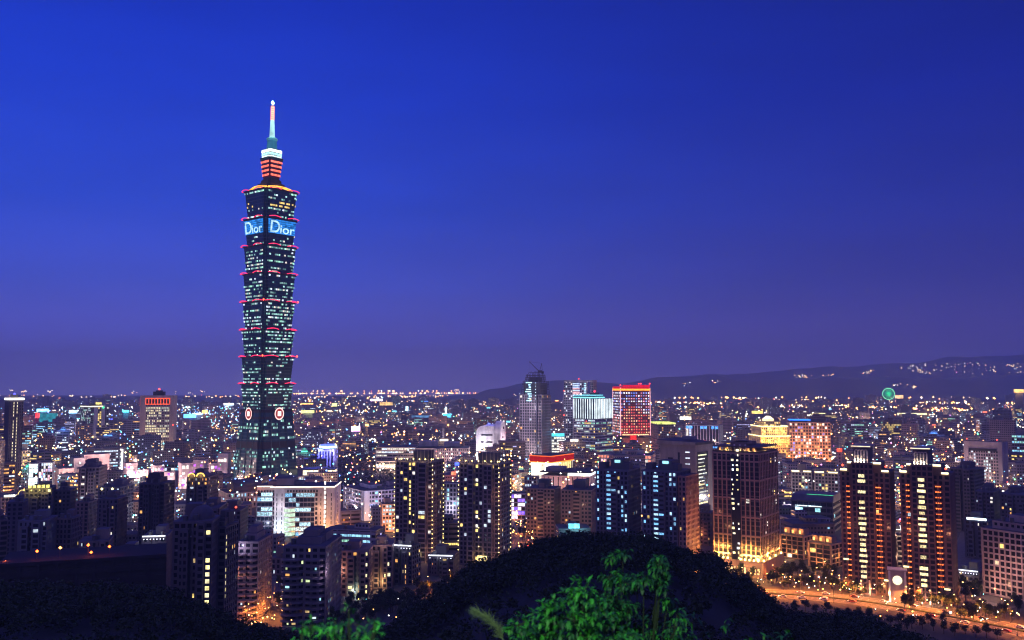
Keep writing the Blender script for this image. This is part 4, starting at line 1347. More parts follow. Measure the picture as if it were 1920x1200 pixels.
# ---- golden stepped building
b = B('golden_building', 'golden floodlit stepped office building with a small lantern roof', 'office building', 1402, 1478, 802, 1300, a=18, sp=.30, wall=Wm((.62, .46, .26)))
hw, hd = b.w / 2, b.d / 2
ylw = [E((1, .66, .18), 1.8), E((1, .5, .08), 1.5), E((1, .75, .3), 2.0)]
b.vol(z1=b.z(818), fh=3.6, bay=2.8, band=1.5, pier=1.2, lit=L_rand(.25, ylw, r))
b.vol(z0=b.z(818), z1=b.z(800), x0=-hw * .88, x1=hw * .86, y0=-hd * .88, y1=hd * .86, fh=3.6, bay=2.8, band=1.5, pier=1.2, lit=L_rand(.3, ylw, r))
b.vol(z0=b.z(800), z1=b.z(790), x0=-hw * .6, x1=hw * .55, y0=-hd * .6, y1=hd * .55, fh=3.6, bay=2.8, band=1.2, pier=1, lit=L_rand(.5, ylw, r))
b.m('lantern_roof').cyl(-1, 0, b.z(790), b.z(786), hw * .42, hw * .40, E((1, .75, .4), 1.7, .3), 12); b.m('lantern_roof').cyl(-1, 0, b.z(786), b.z(780.5), hw * .38, hw * .12, E((1, .85, .6), 1.8, .3), 12)
for z_, k_ in ((818, 1.03), (800, .91)):
    zz = b.z(z_); q = b.one('light_ledge')
    for x0, x1, y0, y1 in ((-hw * k_, hw * k_, -hd * k_ - .9, -hd * k_), (-hw * k_ - .9, -hw * k_, -hd * k_, hd * k_), (hw * k_, hw * k_ + .9, -hd * k_, hd * k_)):
        q.box(x0, x1, y0, y1, zz + .1, zz + 1.5, E((1, .80, .38), 2.6, .3, .3))
for i in range(5): b.lamp(-hw + i * b.w / 4, -hd - 9, 8, (1, .40, .05), 52000, 1)
for i in range(3): b.lamp(-hw - 9, -hd + i * b.d / 2, 8, (1, .5, .1), 14000, 1)
for i in range(4): b.lamp(-hw + i * b.w / 3, -hd - 6, b.z(826), (1, .55, .14), 9000, 1); b.lamp(-hw * .8 + i * b.w / 4, -hd * .9 - 4, b.z(808), (1, .6, .2), 4000, 1)
b.done()
# ---- orange grid building
b = B('grid_facade_building', 'wide orange-lit building with a dense grid of square windows beside the golden building', 'office building', 1472, 1556, 792, 1370, a=7, sp=.1, wall=Wm((.58, .36, .22)), dep=30)
hw, hd = b.w / 2, b.d / 2
b.vol(fh=4.6, bay=3.9, band=1.5, pier=1.2, pr=.35, lit=L_rand(.34, [E((1, .85, .7), 1.4), E(WHT, 1.7), E((.35, .35, 1), 1.2), E((1, .5, .2), 1.1)], r))
for i in range(5): b.lamp(-hw + i * b.w / 4, -hd - 18, 16, (1, .38, .16), 16000, 1.5); b.lamp(-hw + i * b.w / 4, -hd - 18, b.H * .65, (1, .42, .20), 6000, 1.5)
b.m('blue_canopy').box(-hw, hw * .05, -hd, hd * .5, b.H + 3, b.H + 4.4, E((.03, .2, 1), 2.4, .2)); b.one('roof_house').box(-hw * .9, -hw * .1, -hd * .7, hd * .4, b.H, b.H + 2.9, DARK); b.one('roof_house').box(hw * .1, hw * .8, -4, 8, b.H, b.H + 5, DKW)
b.done()
b = B('striped_office', 'blue-white office slab with horizontal lit stripes behind the twin residential towers', 'office building', 1608, 1678, 801, 2000, a=0, wall=GREY, dep=26)
b.vol(fh=4.0, bay=4, band=1.6, pier=.2, lit=L_cols({('F', 0, .28): (.9, [E((.5, .85, .95), .9), E(COOL, 1)]), ('F', .66, .94): (.9, [E((.5, .85, .95), .9), E(COOL, 1)])}, L_rand(.2, [E((.4, .55, .8), .5)], r), r)); b.lamp(0, -b.d / 2 - 20, 20, (.6, .75, 1), 20000, 2); b.done(60)
b = B('blue_lit_gallery', 'pale arcade building with blue lit panels along its top and middle', 'gallery', 1281, 1357, 797, 1640, a=-14, sp=.2, wall=PALE, dep=30)
hw, hd = b.w / 2, b.d / 2
b.vol(fh=b.H / 2.1, bay=5.5, band=2, pier=2, pr=.8, lit=L_rand(.4, [E((.6, .7, 1), 1.2), E(WHT, 1.2)], r))
for row in (b.H - 6.5, b.H * .32):
    for i in range(9):
        if (i in (2, 3, 6) and row > b.H * .5): continue
        b.one('blue_panel').box(-hw + 1 + i * b.w / 9, -hw + 1 + (i + .72) * b.w / 9, -hd - 2, -hd - 1.3, row, row + 4.5, E((.10, .35, 1), 1.9, .6, .6))
b.lamp(0, -hd - 14, 14, (.7, .6, 1), 22000, 1.5); b.lamp(hw, -hd - 14, 14, (1, .6, .4), 16000, 1.5); b.done(40)
b = B('yellow_roof_block', 'dark block with a yellow-green lit top beside the red pixel-lit tower', 'office building', 1220, 1265, 795, 1560, a=12, sp=.3, wall=MIDG)
b.vol(fh=3.8, bay=3, band=1.5, pier=.7, lit=L_rand(.12, PAL_MIX, r)); b.m('lit_storey').box(-b.w / 2 - .8, b.w / 2 + .8, -b.d / 2 - .8, b.d / 2, b.H, b.H + 2.6, E((.9, 1, .25), 1.2, .6, .2)); b.done(40)

# ---- angular office block
b = B('angled_office', 'dark concrete office block with a slanting roof and a column of white slits', 'office building', 1236, 1336, 826, 905, a=-26, sp=.34, wall=Wm((.24, .21, .19)))
hw, hd = b.w / 2, b.d / 2
cl = b.m('facade_cladding'); H = b.H; W2 = b.wall
cl.box(-hw, hw, -hd, hd, 0, H - 4, W2, mt=ROOF)
cl.face([(-hw - 2, -hd - 2, H - 4.1), (hw + 1, -hd - 2, H - 4.1), (hw + 1, -hd - 2, H - 1), (-hw - 2, -hd - 2, H)], W2)
cl.loft([[(-hw - 2, -hd - 1.9, H - 3.9), (hw + 1, -hd - 1.9, H - 3.9), (hw + 1, hd, H - 3.9), (-hw - 2, hd, H - 3.9)], [(-hw - 2, -hd - 1.9, H + .6), (hw + 1, -hd - 1.9, H - 1), (hw + 1, hd, H - 6 + 4), (-hw - 2, hd, H + 1)]], ROOF)
for (xa, xb, za, zb_) in ((-.55, -.28, .12, .78), (.02, .12, .3, .85)):
    b.one('dark_recess').box(hw * xa, hw * xb, -hd - .3, -hd - .02, H * za, H * zb_, GLASS)
for i in range(11): b.addwin(((-hw, -hd), (1, 0), (0, -1), 0), b.w * .72, b.w * .84, H * .1 + i * H * .075, H * .1 + i * H * .075 + 1.1, E((.75, .85, 1), 1.4), .1)
b.m('glazing').box(hw + .02, hw + .4, -hd * .8, hd * .35, 6, H * .86, GLASS)
for i in range(16):
    if r.random() < .75: b.addwin(((hw, -hd * .8), (0, 1), (1, 0), pi / 2), .5, hd * 1.1 * r.uniform(.5, 1), 8 + i * 3.6, 8 + i * 3.6 + r.uniform(.5, 1.5), E(r.choice([(1, .85, .5), (.95, 1, .6), (.9, .9, .8)]), r.uniform(.7, 1.8)), .5)
b.lamp(hw + 6, -hd * .3, 7, (1, .75, .35), 7000, .6); b.one('lit_canopy').box(hw + 1, hw + 5, -hd * .9, -hd * .2, 5, 11, E((1, .75, .35), 1.9, .3)); b.one('roof_house').box(-3, 8, -4, 7, H + .9, H + 3.5, MIDG)
b.done()

# ---- two bulb-strung apartment towers
BB = E((1, .72, .22), 5.5, 0)
for i, (x0, x1, yt, Yd, lab) in enumerate(((744, 834, 846, 690, 'dark apartment tower strung with bulbs, beside the small orange-lit office block'), (863, 959, 850, 672, 'dark apartment tower strung with bulbs, the one nearest the wooded knoll'))):
    b = B('apartment_tower', lab, 'apartment tower', x0, x1, yt, Yd, a=-22, sp=.26, wall=Wm((.15, .125, .14)), group='bulb-strung towers')
    hw, hd = b.w / 2, b.d / 2
    H = b.z(yt + 18)
    fs = b.vol(z1=H, fh=3.35, bay=3.1, band=1.15, pier=1.0, lit=L_cols({('F', .30, .42): (.5, [E(YEL, 1.7), E((1, .72, .2), 1.6)]), ('F', .45, .55): (.22, [E(YEL, 1.8), E(WHT, 1.3)])}, L_rand(.07, [E(YEL, 1.6), E(COOL, .8), E(WHT, .9)], r), r))
    # projecting bays and recess
    b.vol(z1=H - 1, x0=-hw * .52, x1=-hw * .28, y0=-hd - 2.2, y1=-hd - .5, fh=3.35, bay=4, band=1.15, pier=.8, lit=L_rand(.12, [E(YEL, 1.4)], r), faces='F')
    b.vol(z1=H - 1, x0=hw * .3, x1=hw * .7, y0=-hd - 2.2, y1=-hd - .5, fh=3.35, bay=4, band=1.15, pier=.8, lit=L_rand(.08, [E(YEL, 1.4), E(COOL, 1)], r), faces='F')
    b.one('roof_house').box(-hw * .3, hw * .6, -hd * .3, hd * .6, H, b.H, DKW, mt=ROOF)
    crn = b.m('roof_rail')
    for (xa, ya), (xb, yb) in (((-hw, -hd), (-hw * .2, -hd)), ((-hw * .2, -hd), (hw, -hd)), ((hw, -hd), (hw, hd))):
        n_ = 6
        za_, zb_ = (H + 3, b.H + 1.5) if xa == -hw else (b.H + 1.5, b.H + 1.5)
        crn.tube([(xa, ya - .6, za_), (xb, yb - .6, zb_)], .28, Wm((.4, .35, .25)), 5)
        for q in range(n_): 
            t = q / n_; crn.tube([(xa + (xb - xa) * t, ya + (yb - ya) * t - .6, H), (xa + (xb - xa) * t, ya + (yb - ya) * t - .6, za_ + (zb_ - za_) * t)], .2, Wm((.4, .35, .25)), 4)
    bl = []
    for k_ in range(24 if i == 0 else 26):
        z = H - 3 - k_ * 3.35
        if z < 4: break
        for x, y in ((-hw - .8, -hd - .8), (hw + .8, -hd - .8)) + (((hw * .02, -hd - .9),) if k_ > 9 and k_ % 2 else ()): bl.append((x, y, z, .42))
        if k_ < 24: bl.append((hw + .8, hd * .8, z, .42))
    for k_ in range(7): bl.append((-hw + k_ * b.w / 6, -hd - 1, H + 1.6, .62))
    for k_ in range(3): bl.append((hw + .9, -hd + k_ * b.d / 2.5, H + 1.6, .55))
    for (x, y, z, q_) in bl: b.one('bulb').octa((x, y, z), q_, BB)
    for k_ in range(5): b.lamp(-hw + k_ * b.w / 4, -hd - 2.4, H + 1, (1, .7, .3), 350, .3)
    for z in (8, 30, 52): b.lamp(hw + 3.5, -hd - 4, z, (1, .45, .2), 2200, .5)
    b.one('lit_entrance').box(hw * .0, hw * .5, -hd - 2.9, -hd - 2.3, 4, 8, E((1, .75, .3), 2.0, .3)); b.lamp(hw * .2, -hd - 6, 6, (1, .6, .2), 2500, .4)
    b.done()
b = B('office_building', 'grey office slab squeezed between the two bulb-strung towers', 'office building', 832, 868, 905, 800, a=-12, sp=.15, wall=GREY)
b.vol(fh=3.8, bay=3.0, band=1.2, pier=1.0, lit=L_rand(.12, [E(CYN, 1.3), E((.6, 1, .9), 1.2)], r, True)); b.lamp(0, -10, 6, (1, .3, .2), 6000); b.lamp(0, -12, 26, (.8, .75, 1), 6000); b.done(30)

# ---- office with the light-edged roof (three stepped fronts)
b = B('light_edged_office', 'pale office building with a glowing white roof edge and cyan-lit offices', 'office building', 478, 650, 912, 800, a=-10, sp=.16, wall=Wm((.58, .52, .48)), dep=40)
hw, hd = b.w / 2, b.d / 2
OF = [E((.55, .85, 1), 1.3, .6, 1.0), E((.45, .75, .9), .9, .6, 1.0), E((.75, .9, .9), 1.2, .6, 1.0), E((.25, .6, .95), 1.0, .6, 1.0)]
H = b.H
def glassy(x0, x1, y0, pl, faces='F'):
    b.vol(z1=H, x0=x0, x1=x1, y0=y0, y1=hd, fh=4.0, bay=3.2, band=1.0, pier=.22, pr=.12, lit=L_rand(pl * .62, OF, r, True, True), faces=faces, parapet=5.4, wall=Wm((.30, .29, .31)), glass=GLASSB)
def solid(x0, x1, y0, yw=None, wd=1.0):
    b.m('facade_cladding').box(x0, x1, y0, hd - .3, 0, H - .1, b.wall)
    n_ = max(1, int((x1 - x0) / 4.2)); cwd = (x1 - x0) / n_
    for k_ in range(10):
        for j in range(n_):
            xc = x0 + (j + .5) * cwd; z = H - 8 - k_ * 4.0
            if z > 2: b.m('slot_windows').box(xc - wd / 2, xc + wd / 2, y0 - .14, y0 - .02, z, z + 2.5, GLASS)
glassy(-hw, -hw * .60, -hd + 7, .55)
solid(-hw * .60, -hw * .52, -hd + 5, wd=1.8)
solid(-hw * .52, -hw * .26, -hd - 0, wd=.7)
glassy(-hw * .26, hw * .50, -hd + 1.5, .72)
solid(hw * .50, hw * .60, -hd + .8, wd=1.8)
solid(hw * .60, hw, -hd + 0, wd=.7)
b.m('slot_windows')['k'] if False else None
# stair tower of stacked lights and the right hand wall
for k_ in range(11): b.addwin(((-hw, -hd), (1, 0), (0, -1), 0), b.w * .875, b.w * .895, 4 + k_ * 4.1, 4 + k_ * 4.1 + 2.9, E((1, .95, .85), 1.9), .2)
b.m('facade_cladding').box(hw + .01, hw + .6, -hd, hd, 0, H - .05, b.wall)
for k_ in range(9): b.m('slot_windows').box(hw + .62, hw + .75, -2, -1, H - 8 - k_ * 4, H - 5.5 - k_ * 4, GLASS)
for k_ in range(26): b.m('slot_windows').box(-hw + 2 + k_ * b.w / 27, -hw + 2 + k_ * b.w / 27 + 1.6, -hd - .34, -hd - .22, H - 4.6, H - 2.6, DARK) if not (.2 < k_ / 26 < .36 or k_ > 20) else None
b.m('facade_cladding').box(-hw, -hw * .605, -hd + 6.2, -hd + 6.8, H - 5.3, H - .1, b.wall); b.m('facade_cladding').box(-hw * .255, hw * .495, -hd + .6, -hd + 1.2, H - 5.3, H - .1, b.wall)
es = b.m('roof_edge_light'); EL = E((1, .82, .66), 2.8, .2, .2)
pts = [(-hw, -hd + 5.8), (-hw * .61, -hd + 5.8), (-hw * .61, -hd - .5), (-hw * .25, -hd - .5), (-hw * .25, -hd + .2), (hw + .7, -hd - .5), (hw + .7, hd)]
for (xa, ya), (xb, yb) in zip(pts, pts[1:]): es.tube([(xa, ya, H + .1), (xb, yb, H + .1)], .42, EL, 5)
b.m('roof').box(-hw + .5, hw - .5, -hd + 8, hd - .5, H - .1, H + .3, ROOF)
b.one('roof_house').box(-hw * .55, -hw * .1, -hd + 14, hd - 8, H + .3, H + 6, MIDG, mt=ROOF); b.one('roof_house').box(-hw * .8, hw * .1, -hd + 18, hd - 10, H + .3, H + 3.2, MIDG, mt=ROOF)
# curved entrance bay, lit pale green
q = b.m('curved_bay')
for k_ in range(6):
    q.cyl(-hw * .13, -hd + 1.0, 2 + k_ * 4, 5 + k_ * 4, 4.6, 4.6, E((.75, 1, .75), 1.0, .3, .5), 14); q.cyl(-hw * .13, -hd + 1.0, 5 + k_ * 4, 6 + k_ * 4, 5, 5, PALE, 14)
b.lamp(-hw * .39, -hd - 8, 8, (.6, .8, 1), 9000, 1); b.lamp(-hw * .39, -hd - 9, 26, (.9, .85, 1), 5000, 1)
b.lamp(hw * .75, -hd - 9, 7, (1, .42, .12), 9000, 1); b.lamp(hw * .6, -hd - 12, 24, (1, .55, .3), 8000, 1); b.lamp(hw + 9, 0, 8, (1, .4, .1), 8000, 1); b.lamp(-hw * .8, -hd - 7, 10, (.7, .75, 1), 4000, 1)
b.lamp(-hw - 4, -hd - 2, H + 3, SODIUM, 5000, .6)
b.done()
b = B('office_building', 'grey-white office block with rows of dark strip windows beside the light-edged office', 'office building', 646, 742, 918, 905, a=24, sp=.42, wall=Wm((.40, .38, .42)))
hw, hd = b.w / 2, b.d / 2
b.vol(fh=3.9, bay=3.4, band=1.5, pier=.9, lit=L_cols({('F', .3, .6): (.3, [E(CYN, 1.4), E((.4, .8, 1), 1.1)]), ('L', 0, .6): (.3, [E(COOL, .9), E(WHT, .8)])}, L_rand(.05, OF, r), r))
b.m('facade_cladding').box(-hw - .7, -hw + 5, -hd - .7, -hd + 6, 0, b.H + .2, b.wall, mt=ROOF)
b.roofs(3); b.lamp(-hw - 9, 0, 14, (.8, .72, 1), 8000, 1); b.lamp(-hw - 4, -hd - 8, 30, (.7, .7, 1), 5000, 1); b.lamp(-hw, -hd - 8, 4, (1, .45, .15), 4000, 1); b.done(60)
b = B('office_building', 'dark office wing with a few cyan windows behind the first bulb-strung tower', 'office building', 700, 770, 912, 960, a=20, sp=.2, wall=Wm((.2, .19, .24)))
b.vol(fh=3.9, bay=3.6, band=1.7, pier=.8, lit=L_rand(.06, OF, r)); b.roofs(2); b.done(20)
b = B('small_office', 'small orange-lit office block with cyan windows next to the bulb-strung tower', 'office building', 716, 748, 944, 830, a=6, sp=.12, wall=Wm((.55, .38, .28)))
b.vol(fh=3.5, bay=2.6, band=1.4, pier=.8, lit=L_rand(.3, [E((.3, .85, 1), 1.3), E(COOL, 1)], r, True)); b.lamp(0, -b.d / 2 - 7, 5, (1, .4, .12), 6000); b.lamp(-6, -b.d / 2 - 8, 18, (1, .5, .25), 4000); b.roofs(2); b.done(40)

# ---- brown apartment pair by the knoll
for x0, x1, yt, Yd, a_, lab in ((988, 1050, 915, 800, -14, 'brown apartment block with a dark boxy roof house, beside the violet-lit hall'), (1052, 1120, 917, 790, -10, 'brown apartment block with a dark boxy roof house, left neighbour of the navy tower')):
    b = B('apartment_block', lab, 'apartment block', x0, x1, yt, Yd, a=a_, sp=.2, wall=BROWN2, group='brown apartment blocks')
    hw, hd = b.w / 2, b.d / 2
    b.vol(fh=3.3, bay=2.9, band=1.5, pier=1.2, lit=L_rand(.05, [E(YEL, 1.5), E(WARM, 1.3), E(COOL, .8)], r))
    b.vol(x0=-hw * .2, x1=hw * .25, y0=-hd - 1.8, y1=-hd - .6, fh=3.3, bay=4, band=1.5, pier=.8, lit=None, z1=b.H - 2)
    b.one('roof_house').box(-hw * .3, hw * .5, -hd * .4, hd * .4, b.H, b.H + 7, DKW, mt=ROOF); b.roofs(2, big=.2)
    b.lamp(-4, -hd - 11, 7, (1, .42, .12), 2600, .5); b.lamp(4, -hd - 14, 28, (1, .55, .35), 1800, .5); b.done(50)
# ---- two navy towers with blue-white windows
for x0, x1, yt, Yd, a_, lab, wr in ((1117, 1199, 880, 660, -18, 'dark navy apartment tower with blue-white stacked windows rising behind the knoll', False), (1203, 1292, 882, 640, -22, 'dark navy apartment tower with blue-white windows and a brown side wall by the slanted office', True)):
    b = B('apartment_tower', lab, 'apartment tower', x0, x1, yt, Yd, a=a_, sp=.3, wall=Wm((.10, .10, .14)), group='navy towers')
    hw, hd = b.w / 2, b.d / 2
    CB = [E((.22, .58, 1), 1.2, .5, 1.2), E((.5, .8, 1), 1.3, .5, 1.2), E((.3, .65, 1), .7, .5, 1.2)]
    b.vol(fh=3.3, bay=2.7, band=1.2, pier=1.1, lit=L_cols({('F', .36, .62): (.62, CB), ('F', .0, .16): (.3, CB), ('F', .8, .95): (.35, CB)}, L_rand(.02, PAL_MIX, r), r))
    b.vol(x0=-hw * .3, x1=hw * .32, y0=-hd - 2, y1=-hd - .6, fh=3.3, bay=3.4, band=1.75, pier=.35, z1=b.H - 2, lit=L_cols({('F', .25, .75): (.85, CB)}, L_rand(.12, CB, r), r), faces='F')
    b.one('roof_house').box(-hw * .25, hw * .55, -hd * .5, hd * .5, b.H, b.z(yt - 18), DKW, mt=ROOF); b.one('roof_house').box(hw * .0, hw * .35, -hd * .5 - .7, -hd * .5 - .1, b.z(yt - 17), b.z(yt - 12), E((.35, .85, 1), 1.5, .3))
    for x in (-hw * .8, hw * .75): b.one('roof_house').box(x - 2.5, x + 2.5, -hd * .6, 0, b.H, b.H + 4.5, DKW, mt=ROOF)
    if wr: b.m('facade_cladding').box(hw + .8, hw + 1.1, -hd, hd, 0, b.H - 4, Wm((.05, .03, .03)))
    if wr:
        b.lamp(hw + 12, 0, 8, (1, .30, .15), 3500, .6); b.lamp(hw + 14, 0, 40, (1, .35, .2), 1800, .6)
        b.vol(x0=hw + 1.2, x1=hw + 6, y0=-hd * .9, y1=hd, z1=b.H - 3, fh=3.3, bay=2.6, band=1.3, pier=1.2, wall=Wm((.30, .16, .13)), lit=L_rand(.06, PAL_HOME, r), faces='FR')
    b.done()

# ---- brown grand residential tower
b = B('residential_tower', 'massive brown stone apartment tower with floodlit columns at its base and roof', 'apartment tower', 1334, 1456, 848, 640, a=-20, sp=.30, wall=Wm((.36, .22, .16)))
hw, hd = b.w / 2, b.d / 2
H = b.H
b.vol(z1=H, fh=3.35, bay=3.3, band=0, pier=.85, pr=.22, lit=L_cols({('F', .38, .60): (.0, [E(YEL, 1)])}, L_rand(.02, [E(YEL, 1.5), E(WHT, 1.2)], r), r), base=0)
cl = b.m('facade_cladding')
for k_ in range(7):
    z = k_ * H / 6.6 + 14
    if z < H: cl.box(-hw - .5, hw + .5, -hd - .5, hd + .5, z, z + 1.1, b.wall)
for k_ in range(26): cl.box(-hw - .12, hw + .12, -hd - .12, hd + .12, 4 + k_ * 3.35, 4 + k_ * 3.35 + .9, Wm((.10, .07, .06)))
b.m('centre_glazing').box(-hw * .20, hw * .20, -hd - 1.0, -hd - .4, 10, H - 2, GLASS)
for k_ in range(24):
    for x in (-.12, .1):
        if r.random() < .62:
            w_ = r.uniform(.7, 2.0); xx = hw * x + r.uniform(-.5, .5)
            b.addwin(((-hw, -hd - 1.0), (1, 0), (0, -1), 0), hw + xx - w_ / 2, hw + xx + w_ / 2, 8 + k_ * 3.35, 8 + k_ * 3.35 + r.uniform(.9, 1.7), E(r.choice([(1, .85, .4), (1, .9, .65), (.8, .9, 1)]), r.choice([.9, 1.6, 2.0])), .08)
for i in range(7): b.one('roof_house').box(-hw * .9 + i * b.w * .13, -hw * .9 + i * b.w * .13 + 1.8, -hd * .8, -hd * .8 + 3, H, H + 3, b.wall)
b.one('roof_house').box(-hw * .32, hw * .32, -hd * .7, hd * .4, H, b.z(829), BROWN, mt=ROOF)
pv = b.m('roof_pavilion'); pv.cyl(0, -hd * .3, b.z(833), b.z(829), hw * .42, hw * .42, b.wall, 16)
for i in range(4): b.one('roof_column').cyl(-hw * .36 + i * hw * .24, -hd * .75 - 1.2, H, b.z(833), .6, .6, CREAM, 8)
for i in range(4): b.lamp(-hw * .36 + i * hw * .24, -hd * .75 - 2.4, H + 1, (1, .7, .25), 900, .2); b.one('floodlight').box(-hw * .36 + i * hw * .24 - .4, -hw * .36 + i * hw * .24 + .4, -hd * .75 - 2.6, -hd * .75 - 1.9, H + .1, H + .9, E((1, .8, .3), 6, 0))
for x, y in ((-hw * .7, -hd * .7), (-hw * .5, -hd * .7), (hw * .55, -hd * .8), (hw * .8, -hd * .8), (hw * .9, 0)): uplight(b, x, y, H + .2, (1, .6, .2), 700, s=.5)
b.one('roof_dome').cyl(-hw * .75, 0, H, H + 5, 3, 1.2, E((1, .6, .12), 1.1, .3), 10)
nfl = 11
for i in range(nfl):
    t = i / (nfl - 1)
    if .38 < t < .58: continue
    x = -hw + 1 + (b.w - 2) * t
    b.one('floodlight').box(x - .45, x + .45, -hd - 2.2, -hd - 1.4, 11, 12.2, E((1, .72, .2), 9, 0)); b.lamp(x, -hd - 1.5, 14, (1, .50, .10), 2600, .2); b.lamp(x, -hd - 1.9, 19, (1, .50, .10), 1600, .2)
for i in range(4):
    y = -hd + 1 + (b.d - 2) * i / 3
    b.one('floodlight').box(hw + 1.4, hw + 2.2, y - .45, y + .45, 11, 12.2, E((1, .72, .2), 9, 0)); b.lamp(hw + 1.6, y, 14, (1, .50, .10), 2600 if i != 1 else 9000, .2)
cl.box(-hw - 2.6, hw + 2.6, -hd - 2.6, hd + 2.6, 0, 10.9, b.wall, mt=ROOF)
for i in range(14): b.one('lit_entrance').box(-hw + 1 + i * b.w / 14, -hw + 2.2 + i * b.w / 14, -hd - 2.85, -hd - 2.62, 2.5, 6.5, E((1, .6, .25), r.choice([.6, 1.4, 2]), .4))
for x in (-18, -4, 8, 20): b.lamp(x, -hd - 9, 5, (1, .5, .15), 4000, .4)
for x in (-14, 14): b.lamp(x, -hd - 22, 30, (1, .42, .2), 2600, .8)
b.done()

# ---- the twin towers on the right
for i, (x0, x1, yt, Yd, lab) in enumerate(((1571, 1672, 858, 585, 'tall brown tower with arched lit crown and red edge lights, beside the orange terrace blocks'), (1682, 1784, 862, 560, 'tall brown tower with arched lit crown and red edge lights, beside the pale hotel'))):
    b = B('residential_tower', lab, 'apartment tower', x0, x1, yt, Yd, a=-8, sp=.12, wall=Wm((.13, .075, .065)), group='twin residential towers', dep=24)
    hw, hd = b.w / 2, b.d / 2
    Hs = b.z(yt + 24); Hc = b.z(yt + 8)
    YW = [E((1, .85, .38), 1.9, .5, 1.2), E((1, .85, .45), 1.4, .5, 1.2), E((1, .8, .4), .9, .5, 1.2)]
    b.vol(z1=Hs, x0=-hw, x1=hw, fh=3.3, bay=3.0, band=1.2, pier=1.3, lit=L_rand(.008, PAL_HOME, r), pr=.3)
    b.vol(z1=Hc, x0=-hw * .50, x1=hw * .36, y0=-hd - 3.2, y1=-hd - .7, fh=3.3, bay=2.6, band=1.1, pier=.8, lit=None, pr=.25)
    # crown with three arches
    z0_, z1_ = Hc, b.z(yt - 23); xa, xb = -hw * .42, hw * .22
    cr = b.m('crown'); CRW = Wm((.32, .27, .24))
    cr.box(xa, xb, -hd - 2, hd * .3, z0_, z1_ - 1.2, DKW); cr.box(xa - 1.2, xb + 1.2, -hd - 3.4, hd * .3 + 1, z1_ - 1.1, z1_, CRW)
    cwid = (xb - xa)
    for j in range(5):
        x = xa + cwid * (.1 + .2 * j)
        cr.box(x - .38, x + .38, -hd - 2.7, -hd - 2.02, z0_, z1_ - 3.4, CREAM)
        if j < 4:
            for q in range(5):
                t0, t1 = q * pi / 5, (q + 1) * pi / 5
                R_ = cwid * .1; cx_ = x + R_
                cr.tube([(cx_ - R_ * cos(t0), -hd - 2.3, z1_ - 3.4 + R_ * .9 * sin(t0)), (cx_ - R_ * cos(t1), -hd - 2.3, z1_ - 3.4 + R_ * .9 * sin(t1))], .32, CREAM, 4)
            b.one('crown_lamp').box(cx_ - R_ - .3, cx_ - R_ + .3, -hd - 3.3, -hd - 2.75, z0_ + .1, z0_ + .8, E((1, .85, .6), 6, 0)); b.lamp(cx_ - R_, -hd - 3.3, z0_ + 1.2, (1, .82, .6), 420, .15)
    b.one('roof_edge_light').box(xa - 1.2, xb + 1.2, -hd - 3.7, -hd - 3.45, z1_ - .5, z1_ - .05, E((1, .8, .5), 1.7, .2))
    GE = E((1, .86, .50), 2.8, .15)
    for xa_, xb_, zz in ((-hw, -hw * .72, Hs), (hw * .38, hw * .70, b.z(yt + 10)), (hw * .72, hw, Hs), (-hw * .70, -hw * .52, b.z(yt + 10))):
        b.one('roof_edge_light').box(xa_, xb_, -hd - 1.9, -hd - 1.1, zz - .1, zz + 1.0, GE)
        if zz != Hs: b.m('crown').box(xa_, xb_, -hd - 1.08, hd * .5, Hs, zz + .6, b.wall, mt=ROOF)
    for x in (-hw * .9, hw * .9): beacon(b, x, -hd - 1.3, Hs + 1, .8)
    nk = int((Hc - 12) / 3.3)
    cs_ = r.randrange(3)
    for k_ in range(nk - 1):
        z = 10 + k_ * 3.3
        if r.random() < .93:
            w_ = r.choice([3.2, 3.6, 4.6]); xx = hw - hw * .10
            b.addwin(((-hw, -hd - 3.65), (1, 0), (0, -1), 0), xx - w_ / 2, xx + w_ / 2, z, z + r.choice([1.4, 1.7, 2.0]), r.choice(YW if k_ % 3 else YW[:2]), .06)
        for x, nn_ in ((-hw * .70, 2), (hw * .56, 3)):
            if z > Hs - 8: continue
            eq = b.one('edge_light')
            for q in range(nn_):
                xq = x + (q - (nn_ - 1) / 2) * 1.15
                eq.box(xq - .36, xq + .36, -hd - 1.3, -hd - .8, z + .2, z + .8, E((1, .20, .04), 2.3, .45, .25))
        
    for x in (-hw * .22, hw * .02 + 1.5): b.one('base_column').cyl(x, -hd - 4.2, 0, 9, .55, .55, CREAM, 8); b.lamp(x, -hd - 5.6, 2.0, (1, .85, .7), 700, .2)
    for x, z in ((-hw * .85, 20), (hw * .8, 9)): b.one('lit_balcony').box(x - 1.6, x + 1.6, -hd - 1.4, -hd - .9, z, z + 1.0, E((1, .8, .4), 2.2, .2))
    for x, z in ((-hw - 7, 5), (-hw * .3, 4), (hw * .6, 4)): b.lamp(x, -hd - 9, z, (1, .42, .14), 3600, .5)
    for x in (-hw * .8, hw * .8): b.lamp(x, -hd - 18, 40, (1, .36, .2), 3000, .8)
    b.lamp(hw + 3, -hd - 10, 6, (1, .4, .15), 4500, .5)
    b.done()
b = B('gatehouse', 'stone gatehouse with a round glowing clock-like disc between the twin towers', 'gatehouse', 1655, 1688, 1068, 560, wall=CREAM, dep=8)
hw, hd = b.w / 2, b.d / 2
b.m('wall').box(-hw, hw, -hd, hd, 0, b.H - .6, Wm((.34, .24, .2))); b.m('wall').box(-hw - .6, hw + .6, -hd - .6, hd + .6, b.H - .55, b.H, CREAM)
q = b.m('round_window'); zc = b.z(1088); R_ = 2.7
